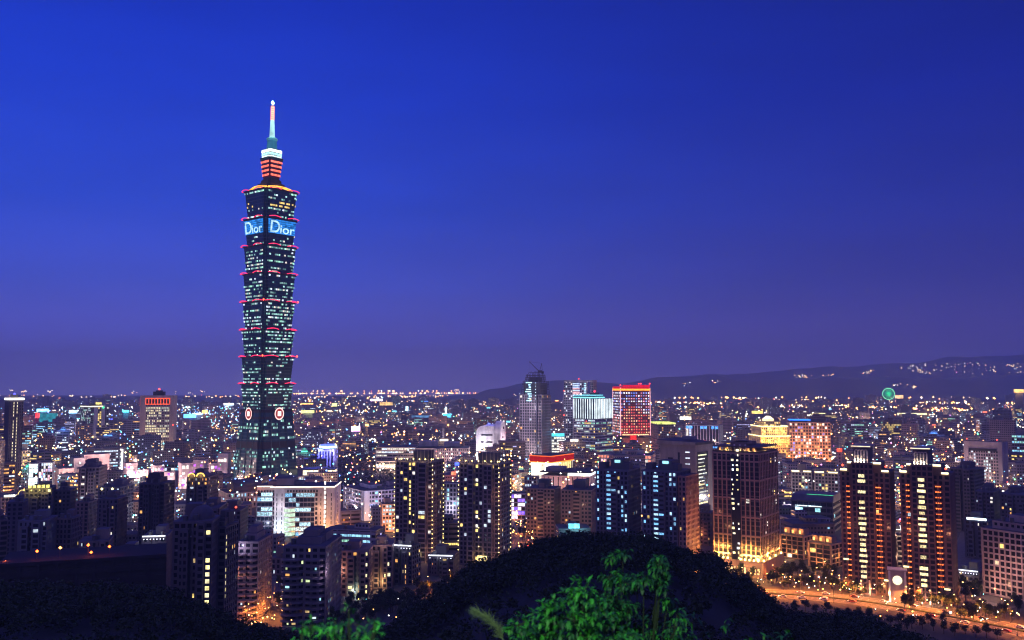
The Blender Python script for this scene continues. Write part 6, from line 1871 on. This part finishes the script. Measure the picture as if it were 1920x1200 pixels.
# the city beyond: a sea of blocks, one mass
wins_far = [E(COOL, 1.4, 0), E(WARM, 1.4, 0), E((.35, .75, 1), 1.3, 0), E(YEL, 1.4, 0), E((1, .35, .1), 1.5, 0), E((.45, .55, 1), 1.2, 0)]
for q in far:
    ar, yy, xx, w_, d_, h, pxc, py = q
    rz = cr.choice([.12, -.35, .3]) - atan2(xx, yy) * .6
    c_, s_ = cos(rz), sin(rz)
    far_m.box(-w_ / 2, w_ / 2, -d_ / 2, d_ / 2, 0, h, cr.choice(WCM), rz, (xx, yy), ROOF)
    if cr.random() < .6: far_m.box(-w_ * .2, w_ * .15, -d_ * .2, d_ * .2, h, h + 4, cr.choice(WCM), rz, (xx, yy), ROOF)
    n_ = cr.choice([1, 3, 5, 8, 14]); sz = .7 + yy / 3600
    mt0 = cr.choice(wins_far)
    for _ in range(n_):
        u = cr.uniform(-.45, .45) * w_; z = cr.uniform(.15, .92) * h; v = -d_ / 2 - .15
        ww = sz * cr.choice([.8, 1.2, 2.4]); hh2 = sz * .8
        P = lambda a, zz: (xx + a * c_ - v * s_, yy + a * s_ + v * c_, zz)
        far_m.face([P(u - ww / 2, z - hh2 / 2), P(u + ww / 2, z - hh2 / 2), P(u + ww / 2, z + hh2 / 2), P(u - ww / 2, z + hh2 / 2)], mt0 if cr.random() < .6 else cr.choice(wins_far))
    if cr.random() < .02:
        far_m.box(-w_ * .15, w_ * .2, -d_ / 2 - 1, -d_ / 2 - .3, h * .9, h + 2.5, E(cr.choice([(.1, .35, 1), (.2, .8, 1), (1, .3, .1), (1, .9, .7), (1, .3, .8)]), 2.0, .3), rz, (xx, yy))
tag(far_m.build('city_blocks'), 'sea of small far-off blocks with tiny lit windows reaching the hills', 'distant city', kind='stuff')

# ---------------------------------------------------------------- point-like lights
lm = MB()
# lamp-lined streets running through the far blocks
for _ in range(46):
    a = cr.choice([.25, .25 + pi / 2, .6, -.2, 1.2]) + cr.gauss(0, .04)
    Yd = 850 * (6 ** cr.random()); x0_ = cr.uniform(-.5, .5) * Yd; ln = cr.uniform(200, 900); st0 = 26 + Yd / 160
    mt_ = E(cr.choice([(1, .38, .08), (1, .38, .08), (1, .55, .2), (1, .8, .55)]), 14, 0)
    for i in range(int(ln / st0)):
        px_, py_ = x0_ + cos(a) * (i * st0 - ln / 2), Yd + sin(a) * (i * st0 - ln / 2)
        if py_ < 820 or excluded(px_, py_): continue
        for o_ in (-9, 9):
            lm.octa((px_ - sin(a) * o_, py_ + cos(a) * o_, 11), .3 + py_ * .00062 * cr.uniform(.6, 1.2), mt_)
        if i % 6 == 0 and py_ < 2600: light((px_, py_, 12), (1, .42, .14), 14000, 1)
LC = [(E((1, .42, .10), 12, 0), 5), (E((1, .62, .28), 12, 0), 3), (E((1, .92, .8), 10, 0), 2.5), (E((.75, .88, 1), 5, 0), 2), (E((1, .12, .08), 5, 0), .8), (E((.15, .35, 1), 6, 0), 1.0), (E((.2, .9, 1), 4, 0), .8), (E((.2, 1, .35), 4, 0), .4), (E((1, .3, .9), 4, 0), .4)]
lcm = [m for m, w_ in LC]; lcw = [w_ for m, w_ in LC]
for i in range(13500):
    Yd = 850 * (7 ** cr.random())
    x = cr.uniform(-.6, .6) * Yd
    if excluded(x, Yd) and cr.random() < .7: continue
    px, _ = proj((x, Yd, 5))
    m_ = cr.choices(lcm, lcw)[0]
    if px < 450 and cr.random() < .35: m_ = cr.choice([lcm[5], lcm[6], lcm[3]])
    lm.octa((x, Yd, cr.choice([6, 10, 18, 28, 38])), .22 + Yd * (.00050 if Yd < 2200 else .00036) * cr.choice([.6, .8, 1, 1.6]), m_)
# rows of road lamps far out (river bridges and expressways)
ORL = [E((1, .36, .07), 16, 0), E((1, .48, .14), 16, 0), E((1, .7, .4), 14, 0)]
for (x0, x1, y0, y1, n_) in ((548, 900, 738, 737, 90), (560, 870, 745, 742, 70), (620, 880, 752, 752, 40), (0, 450, 742, 744, 50), (1040, 1240, 752, 755, 40), (1230, 1920, 754, 770, 170), (1380, 1920, 748, 757, 120), (1240, 1920, 762, 764, 60), (1680, 1920, 764, 775, 60), (1240, 1920, 745, 746, 60), (560, 860, 733, 733, 22), (870, 975, 750, 760, 20)):
    for i in range(n_):
        t = cr.random() if cr.random() < .5 else i / n_
        p = gnd(x0 + (x1 - x0) * t, y0 + (y1 - y0) * t + cr.gauss(0, 1.1), 10 if x0 < 900 else 38)
        if p.y < 0 or p.y > 14000: p = at(x0 + (x1 - x0) * t, y0 + (y1 - y0) * t, 10500)
        lm.octa(tuple(p), min(p.y * .00068 * cr.uniform(.6, 1.5), 8), cr.choices(ORL + [lcm[2], lcm[4]], [4, 3, 2, 1.2, .7])[0])
def cluster(xr, yr, n, Yd, cols, s_):
    for i in range(n):
        p = at(cr.uniform(*xr), cr.uniform(*yr), Yd * cr.uniform(.97, 1.03)) if Yd else gnd(cr.uniform(*xr), cr.uniform(*yr), cr.uniform(3, 9))
        lm.octa(tuple(p), (p.y * .00062 if Yd else s_) * cr.uniform(.6, 1.5), cr.choice(cols))
OC = [lcm[0], lcm[0], lcm[1], ORL[0]]; BC = [lcm[5], lcm[5], lcm[6], lcm[3]]; WC = [lcm[2], lcm[3], lcm[6], lcm[1]]
cluster((340, 450), (762, 792), 70, 2400, BC, 1); cluster((60, 265), (762, 795), 80, 2500, BC + [lcm[2]], 1); cluster((560, 720), (745, 775), 50, 3000, WC + OC, 1)
cluster((808, 888), (811, 824), 60, 2250, OC, 1); cluster((700, 862), (866, 884), 46, 0, OC + [lcm[2]], .8); cluster((640, 760), (845, 880), 16, 0, OC, .7); cluster((1822, 1900), (799, 807), 34, 0, OC, .9)
cluster((456, 548), (1108, 1170), 44, 0, OC, .34); cluster((560, 880), (1115, 1165), 26, 0, OC + WC, .28); cluster((1450, 1640), (1076, 1106), 44, 0, OC + [lcm[2]], .32); cluster((1640, 1910), (1100, 1165), 44, 0, OC + WC, .3); cluster((1350, 1440), (1080, 1100), 20, 0, OC + WC, .3)
cluster((958, 1002), (975, 1025), 34, 0, OC + [lcm[2], lcm[4]], .42); cluster((330, 362), (925, 972), 36, 0, WC, .45); cluster((244, 262), (962, 1002), 26, 0, [lcm[3], lcm[6], lcm[2]], .6); cluster((836, 866), (985, 1012), 20, 0, [lcm[2], lcm[4], lcm[1]], .45); cluster((516, 600), (1010, 1050), 20, 0, OC, .35); cluster((655, 720), (992, 1012), 16, 0, OC, .45)
# lights on the hills and mountains
def hill_lights(pxr, pyr, n, Yd, spread=3):
    cxs = [(cr.uniform(*pxr), cr.uniform(*pyr)) for _ in range(max(1, n // 5))]
    for i in range(n):
        c = cr.choice(cxs); p = at(c[0] + cr.gauss(0, spread * 3), c[1] + cr.gauss(0, spread), Yd)
        lm.octa(tuple(p), Yd * .00036 * cr.uniform(.6, 1.6), cr.choices(lcm, [5, 5, 2, 1, .5, .1, .2, .2, .1])[0])
hill_lights((1700, 1920), (682, 700), 95, 10300, 2.6)
hill_lights((1590, 1635), (694, 700), 14, 10300, 1.5); hill_lights((1450, 1560), (703, 706), 22, 10300, 2); hill_lights((1250, 1380), (714, 720), 14, 8000, 1.5)
hill_lights((1500, 1720), (718, 742), 16, 8000, 2); hill_lights((950, 1060), (728, 742), 26, 8000, 2); hill_lights((780, 870), (731, 737), 22, 10600, 1.5)
hill_lights((20, 440), (731, 738), 36, 10600, 1.2); hill_lights((1850, 1920), (720, 745), 18, 8500, 3)
tag(lm.build('city_lights'), 'countless tiny street and window lights of the far city and hillsides', 'lights', kind='stuff')

# bright signs seen across the city
for px, py, Yd, w_, h_, c, s_, lab in ((667, 804, 1750, 16, 9, (1, .55, .95), 4.5, 'glaring pink-white rooftop sign beyond the park'), (688, 797, 1850, 6, 4, (1, .5, .12), 5, 'small orange rooftop sign beside the pink-white one'), (80, 769, 2300, 20, 5, (.25, .75, 1), 3.5, 'cyan rooftop sign near the slim capped tower'),
        (91, 783, 2250, 30, 16, (.03, .35, .45), .8, 'dim teal billboard under the cyan sign'), (70, 779, 2250, 7, 9, (1, .05, .06), 2.2, 'red vertical sign beside the teal billboard'), (137, 772, 2400, 14, 6, (.35, .7, 1), 3.5, 'blue-white sign left of the two-finned tower'), (236, 771, 2500, 11, 4, (.1, .8, 1), 3.5, 'cyan strip sign left of the lattice-crowned slab'),
        (212, 788, 2300, 8, 6, (.08, .1, 1), 4, 'small deep blue sign right of the two-finned tower'), (356, 780, 2400, 22, 7, (.1, .4, 1), 4, 'wide glowing blue sign right of the lattice-crowned slab'), (384, 772, 2500, 10, 6, (1, .6, .15), 3.5, 'orange sign beside the wide blue one'), (370, 776, 2600, 26, 3, (.55, .8, 1), 3, 'pale blue strip above the wide blue sign'), (429, 758, 3200, 18, 4, (.6, .8, 1), 4, 'white-blue sign just left of the tiered skyscraper'),
        (706, 750, 4200, 22, 4, (1, .75, .9), 4, 'long pinkish lit roof far beyond the park'), (724, 757, 3900, 24, 6, (1, .6, .2), 1.6, 'orange-lit hall front far beyond the park'), (577, 772, 2900, 24, 5, (.95, 1, .3), 2.2, 'yellow-green lit front right of the tiered skyscraper'), (576, 757, 3700, 22, 2.4, (1, .5, .12), 3, 'orange strip right of the tiered skyscraper'), (627, 759, 3600, 9, 6, (.9, .95, .3), 2.5, 'yellow lit sign beyond the blue-crowned tower'),
        (838, 779, 2700, 16, 7, (.1, .65, 1), 1.8, 'cyan lit front beyond the long pale hall'), (836, 770, 2750, 3, 14, (.7, .95, 1), 3, 'thin white beacon column above the cyan front'), (790, 781, 2600, 36, 4, (.12, .3, .6), .9, 'dim blue curved roof beyond the long pale hall'), (763, 766, 2900, 5, 8, (.6, .9, 1), 3, 'small white-cyan tower sign beyond the park'),
        (1875, 783, 2300, 12, 8, (.95, .95, 1), 4.5, 'white rectangular billboard beyond the beige office'), (1903, 795, 1900, 7, 12, (.6, .9, 1), 3, 'white-cyan vertical sign near the right edge'), (1710, 776, 2900, 50, 3, (1, .85, .45), 2.4, 'long yellow-lit terrace roof beyond the blue-white slab'), (1536, 776, 3000, 24, 3, (1, .8, .3), 2.6, 'slanted yellow strip beyond the orange grid building'),
        (1686, 744, 5200, 14, 6, (1, .55, .25), 2.4, 'orange lit box beside the ferris wheel'), (1290, 784, 2600, 30, 6, (1, .95, .8), 2.0, 'long white-lit shed beyond the blue-panelled gallery'), (1330, 788, 2500, 14, 4, (1, .9, .7), 3.2, 'bright white strip beyond the blue-panelled gallery'), (1420, 773, 3000, 20, 5, (1, .7, .15), 2.2, 'golden lit roofs beyond the golden stepped building'),
        (1910, 733, 3200, 16, 6, (1, .55, .15), 2.6, 'orange-lit tower top at the right edge'), (1574, 844, 900, 9, 6, (1, .06, .03), 2.6, 'small red rooftop sign beside the first twin tower'), (865, 870, 1000, 24, 5, (.06, .12, 1), 3.2, 'blue neon strip between the bulb-strung towers')):
    p = at(px, py, Yd); w2_, h2_ = w_ / F * Yd / 2, h_ / F * Yd / 2
    t = empty('lit_sign', (p.x, p.y, 0), -atan2(p.x, p.y), lab, 'sign')
    s1 = MB(); s1.box(-w2_, w2_, -.5, .5, p.z - h2_, p.z + h2_, E(c, s_, .4, .12)); s1.build('sign_face', t)
    s1 = MB(); s1.box(-w2_ * .8, w2_ * .8, .6, 8, 0, p.z - h2_ * .2, WCM[5], mt=ROOF); s1.build('support', t)
    if s_ > 2 and Yd < 3300: light((0, -12, p.z), c, 20000 * (Yd / 2000) ** 2, 1.5, parent=t)

# glow of the unseen streets: lamps down between the blocks
for i in range(170):
    Yd = 800 * (4.2 ** cr.random()); x = cr.uniform(-.58, .58) * Yd
    if excluded(x, Yd): continue
    c = cr.choices([(1, .42, .14), (1, .6, .35), (.9, .85, 1), (1, .4, .7), (.35, .5, 1)], [6, 4, 1.5, 1.2, 1])[0]
    light((x, Yd, cr.uniform(8, 16)), c, 17000 * (Yd / 900) ** 1.2 * cr.uniform(.5, 1.6), .8)

# nearer street lamps as posts
sp = [(450, 1128), (462, 1168), (548, 1130), (540, 1168), (1455, 1086), (1500, 1098), (1548, 1078), (1600, 1118), (1650, 1124), (1720, 1130), (1765, 1140), (1830, 1150), (1880, 1158), (1395, 1092), (960, 1015), (985, 1000), (985, 1018), (468, 1148), (486, 1140), (505, 1152), (478, 1165), (530, 1158), (515, 1120), (518, 1020), (652, 990), (690, 1000), (560, 1010), (805, 1110), (845, 1095), (975, 1000), (966, 975), (1000, 985), (1330, 1090), (1360, 1098), (1420, 1100), (1470, 1078), (1530, 1090), (1560, 1098), (1585, 1112), (1800, 1120), (1790, 1095), (1690, 860), (720, 848), (745, 842), (700, 872), (668, 868), (690, 880), (735, 872), (752, 862)]
where = ['at the foot of the orange-footed block', 'beside the light-edged office', 'beside the wooded knoll', 'below the massive brown tower', 'below the twin towers', 'in the dark park']
cnt = {}
for px, py in sp:
    p = gnd(px, min(py, 1195))
    wi = 5 if py < 900 and px < 800 else 0 if px < 560 and py > 1050 else 1 if px < 760 else 2 if px < 1100 else 3 if px < 1500 else 4
    cnt[wi] = cnt.get(wi, 0) + 1
    big = p.y > 900
    street_lamp((p.x, p.y, 0), SODIUM, E((1, .5, .15), 16, 0) if not big else E((1, .5, .15), 22, 0), 9 if not big else 12, 1.8, 8000 if not big else 26000, 'orange street lamp %s, %s from the left' % (where[wi], ordn[cnt[wi] - 1]), 'street lamps among the blocks', cr.uniform(0, 6))
    if not big: light((p.x, p.y - 1, 5), SODIUM, 1300, .3)

# ---------------------------------------------------------------- trees in the streets
TR = random.Random(8)
CROWNS = []
for v in range(3):
    mb = MB()
    for _ in range(9):
        a = TR.uniform(0, 2 * pi); rr2 = TR.uniform(0, 1.9)
        leafball(mb, (rr2 * cos(a), rr2 * sin(a), 4.6 + TR.uniform(-1.2, 1.9)), TR.uniform(1.0, 1.7), 60, .38, LEAFM if v else LEAFD, TR)
    o = mb.build('crown'); CROWNS.append(o.data); bpy.data.objects.remove(o)
tk = MB(); tk.tube([(0, 0, -.2), (.1, 0, 2), (0, .1, 4.4)], [.24, .18, .08], Wm((.08, .05, .035)), 7)
for a in (0, 2, 4): tk.tube([(0, 0, 2.4), (cos(a) * 1.4, sin(a) * 1.4, 4.8)], [.11, .04], Wm((.08, .05, .035)), 5)
o = tk.build('trunk'); TRUNK = o.data; bpy.data.objects.remove(o)
zones = [((1456, 1570), (1072, 1084), 16, 'in the garden below the orange terraces'), ((1440, 1575), (1090, 1106), 20, 'along the far kerb below the orange terraces'), ((1575, 1670), (1108, 1122), 14, 'in the row below the first twin tower'), ((1676, 1800), (1118, 1146), 18, 'in the row below the second twin tower'), ((1800, 1915), (1132, 1166), 20, 'along the kerb before the pale hotel'), ((1795, 1840), (1095, 1128), 10, 'beside the white-lined shop house'),
         ((1340, 1450), (1082, 1100), 14, 'before the massive brown tower'), ((700, 800), (1118, 1140), 20, 'close below the brown blocks'), ((690, 800), (1142, 1165), 20, 'on the slope foot below the brown blocks'), ((540, 690), (1158, 1178), 18, 'below the wide grey block'), ((650, 740), (1128, 1150), 14, 'below the narrow brownish block'), ((655, 690), (996, 1010), 6, 'beside the light-edged office'), ((780, 880), (1088, 1118), 20, 'by the low white-edged block'), ((1480, 1880), (1150, 1200), 20, 'on the near verge of the curved road'),
         ((1500, 1800), (1170, 1200), 14, 'on the lower bank below the curved road'), ((960, 1000), (985, 1010), 7, 'by the violet-lit hall'), ((518, 556), (1112, 1150), 9, 'by the orange-lit street corner'), ((520, 560), (1050, 1100), 6, 'by the small brown block'), ((1300, 1340), (1050, 1080), 6, 'between the navy tower and the brown tower')]
ordn += ['twenty-first', 'twenty-second']
for (xr, yr, n_, lab) in zones:
    for i in range(n_):
        p = gnd(xr[0] + (xr[1] - xr[0]) * (i + TR.uniform(.1, .9)) / n_, TR.uniform(*yr))
        if lab.startswith('on the near'): px_ = xr[0] + (xr[1] - xr[0]) * (i + .5) / n_; p = gnd(px_, 1141 + (px_ - 1480) * .145 + TR.uniform(0, 7))
        s_ = TR.uniform(.75, 1.25)
        t = empty('street_tree', p, TR.uniform(0, 6), 'leafy street tree %s, %s from the left' % (lab, ordn[i]), 'tree', 'street trees'); t.scale = (s_, s_, s_ * TR.uniform(.9, 1.15))
        for nm_, me in (('crown', TR.choice(CROWNS)), ('trunk', TRUNK)):
            ob = bpy.data.objects.new(nm_, me); COL.objects.link(ob); ob.parent = t
pk = MB()
for i in range(420):
    px = TR.uniform(625, 760); Yd = TR.uniform(1010, 1640)
    x = (px - CX) / F * Yd
    if any((x - fx) ** 2 + (Yd - fy) ** 2 < (fr_ - 2) ** 2 for fx, fy, fr_ in FOOT): continue
    leafball(pk, (x, Yd, TR.uniform(4, 7)), TR.uniform(3, 5), 26, 1.1, LEAFD, TR)
tag(pk.build('park_woods'), 'dark mass of park trees beside the long pale hall', 'park trees', kind='stuff')

# ---------------------------------------------------------------- ferris wheel
p = at(1666, 738.5, 5000)
fw = empty('ferris_wheel', (p.x, p.y, 0), -atan2(p.x, p.y), 'green glowing ferris wheel standing before the far hills', 'ferris wheel')
R_ = 10.4 / F * 5000; zc = p.z
q = MB(); q.tube([(R_ * cos(t * pi / 24), 0, zc + R_ * sin(t * pi / 24)) for t in range(49)], 1.5, E((.25, 1, .45), 2.2, .2), 6); q.build('rim', fw)
for i in range(24):
    q = MB(); a = i * pi / 12; q.tube([(0, 0, zc), (R_ * cos(a), 0, zc + R_ * sin(a))], .8 if i % 4 else 1.3, E((.02, .75, .28), .9 if i in range(12, 18) else 1.4, .5, .02), 4); q.build('spoke', fw)
q = MB()
for s_ in (-1, 1): q.tube([(s_ * 18, 3, 0), (0, 3, zc)], 1.2, STEEL, 6)
q.build('support', fw)

# ================================================================ plants right below the lookout, lit by the path lamp
SR = random.Random(3)
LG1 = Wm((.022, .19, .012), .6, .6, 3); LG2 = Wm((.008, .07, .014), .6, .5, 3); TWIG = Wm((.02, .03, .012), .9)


def leaf(mb, p, d, L, w_, m, droop=.5):
    """a folded, drooping leaf from p along d"""
    d = d.normalized(); side = d.cross(Vector((0, 0, 1)))
    if side.length < .05: side = Vector((1, 0, 0))
    side.normalize()
    prev = None; pos = Vector(p); dirn = d.copy()
    prof = [0, .65, 1, .82, .45, 0]
    for i in range(6):
        ww = w_ * prof[i]; up = dirn.cross(side)
        l_, c_, r_ = pos - side * ww + Vector((0, 0, ww * .35)), pos.copy(), pos + side * ww + Vector((0, 0, ww * .35))
        if prev:
            mb.face([prev[0], prev[1], c_, l_], m); mb.face([prev[1], prev[2], r_, c_], m)
        prev = (l_, c_, r_)
        pos = pos + dirn * L / 5; dirn = (dirn + Vector((0, 0, -droop / 4))).normalized()


def shrub(label, D, clumps, nl, L, w_=.42, droop=.6):
    t = empty('shrub', (0, 0, 0), 0, label, 'shrub')
    fo = MB(); br = MB()
    cs = [(at(px, py, D + dd), r_ / F * D) for px, py, r_, dd in clumps]
    base = Vector((sum(c[0].x for c in cs) / len(cs), D + .8, 0)); base.z = hillz(CX + base.x / base.y * F, base.y)
    for c, rr_ in cs:
        mid = base.lerp(c, .6) + Vector((SR.uniform(-.1, .1), .1, -.1))
        br.tube([base, mid, c], [.02, .012, .005], TWIG, 6)
        for i in range(int(nl * (rr_ / .15) ** 2)):
            d = Vector((SR.gauss(0, 1), SR.gauss(0, 1), SR.gauss(0, .9))).normalized()
            tip = c + d * rr_ * (SR.random() ** .5)
            if i % 4 == 0: br.tube([c, tip], [.005, .0025], TWIG, 4)
            for _ in range(3):
                ld = (d * .6 + Vector((SR.gauss(0, .7), SR.gauss(-.2, .6), SR.gauss(-.15, .5)))).normalized()
                LL = L * SR.uniform(.55, 1.3)
                leaf(fo, tip, ld, LL, LL * w_ * .5, SR.choice([LG1, LG1, LG2]) if D < 10 else SR.choice([LG2, LG2, LG1]), droop * SR.uniform(.5, 1.6))  # farther shrubs: dimmer lamp light put into the colour, more dark leaves
    fo.build('foliage', t); br.build('branch', t)
    return t


def fill(poly, n, r, D, dj=.4):
    """clumps spread through an outline given as (px, py) runs: [(px, top, bottom)]"""
    out = []
    for _ in range(n):
        i = SR.randrange(len(poly) - 1); t = SR.random()
        px = poly[i][0] + (poly[i + 1][0] - poly[i][0]) * t; top = poly[i][1] + (poly[i + 1][1] - poly[i][1]) * t; bot = poly[i][2] + (poly[i + 1][2] - poly[i][2]) * t
        out.append((px, SR.uniform(top, bot), r * SR.uniform(.7, 1.2), SR.uniform(-dj, dj)))
    return out


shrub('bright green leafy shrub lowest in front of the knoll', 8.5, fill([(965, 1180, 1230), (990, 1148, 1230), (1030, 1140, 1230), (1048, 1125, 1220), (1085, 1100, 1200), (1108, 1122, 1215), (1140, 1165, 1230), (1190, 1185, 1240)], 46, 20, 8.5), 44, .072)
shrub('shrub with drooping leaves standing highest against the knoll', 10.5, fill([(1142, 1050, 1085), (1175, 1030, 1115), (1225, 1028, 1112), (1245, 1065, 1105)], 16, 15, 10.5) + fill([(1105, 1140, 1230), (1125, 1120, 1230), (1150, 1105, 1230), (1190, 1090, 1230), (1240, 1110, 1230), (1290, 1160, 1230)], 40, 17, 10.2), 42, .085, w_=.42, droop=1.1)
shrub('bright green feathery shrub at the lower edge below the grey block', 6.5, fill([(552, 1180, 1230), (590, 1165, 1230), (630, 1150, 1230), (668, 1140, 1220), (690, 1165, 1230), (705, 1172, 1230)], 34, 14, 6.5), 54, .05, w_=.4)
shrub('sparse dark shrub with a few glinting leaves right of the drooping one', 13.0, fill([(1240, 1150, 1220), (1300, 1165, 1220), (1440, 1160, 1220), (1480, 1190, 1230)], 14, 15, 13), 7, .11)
g = empty('reed_plume', (0, 0, 0), 0, 'single arching grass plume between the two bright shrubs', 'grass plume')
st = MB(); pts = [at(960, 1240, 7.5), at(946, 1205, 7.5), at(934, 1178, 7.5), at(916, 1158, 7.5), at(893, 1146, 7.5)]
PL = Wm((.09, .12, .05), .7, .2, 5)
st.tube(pts, [.006, .005, .004, .003, .002], PL, 5); st.build('stem', g)
fe = MB()
for i in range(420):
    t = SR.uniform(1.2, 4); k_ = min(int(t), 3); b0 = pts[k_].lerp(pts[k_ + 1], t - k_); tg = (pts[k_ + 1] - pts[k_]).normalized()
    d = (tg * 1.2 + Vector((SR.gauss(.1, .35), SR.gauss(0, .35), SR.gauss(-.35, .35)))).normalized(); L_ = SR.uniform(.05, .11)
    n = d.cross(Vector((0, 1, 0))).normalized() * .0018
    fe.face([b0 - n, b0 + d * L_, b0 + n], PL)
fe.build('plume', g)
# the lookout's path lamp, behind the camera
pl_ = empty('path_lamp', (-3.2, -2.0, 126), 0, 'small post lamp beside the lookout path behind the viewpoint', 'lamp')
q = MB(); q.tube([(0, 0, 0), (0, 0, 7.5)], .07, STEEL, 8); q.build('pole', pl_)
q = MB(); q.cyl(0, 0, 7.5, 7.9, .22, .18, E((.8, 1, .8), 6, 0), 12); q.build('lamp_head', pl_)
light((0, .3, 8.1), (.72, 1.0, .62), 5200, .15, parent=pl_)

# ---------------------------------------------------------------- haze over the basin
hz = MB()
hm, t = new_mat('haze')
pv = t.nodes.new('ShaderNodeVolumePrincipled')
pv.inputs['Color'].default_value = (.74, .88, 1, 1)
pv.inputs['Density'].default_value = 1.0e-4
pv.inputs['Anisotropy'].default_value = 0.0
om = t.nodes.new('ShaderNodeOutputMaterial')
t.links.new(pv.outputs[0], om.inputs['Volume'])
hz.box(-17000, 17000, -400, 13700, -2, 640, hm)
tag(hz.build('haze'), 'thin bluish evening haze lying over the whole basin', 'haze', kind='stuff')
for o in bpy.data.objects:
    if o.get('label') and len(str(o['label']).replace(',', '').split()) > 16: print('LONG', o['label'])
print('objects', len(bpy.data.objects), 'visible blocks', len(vis))
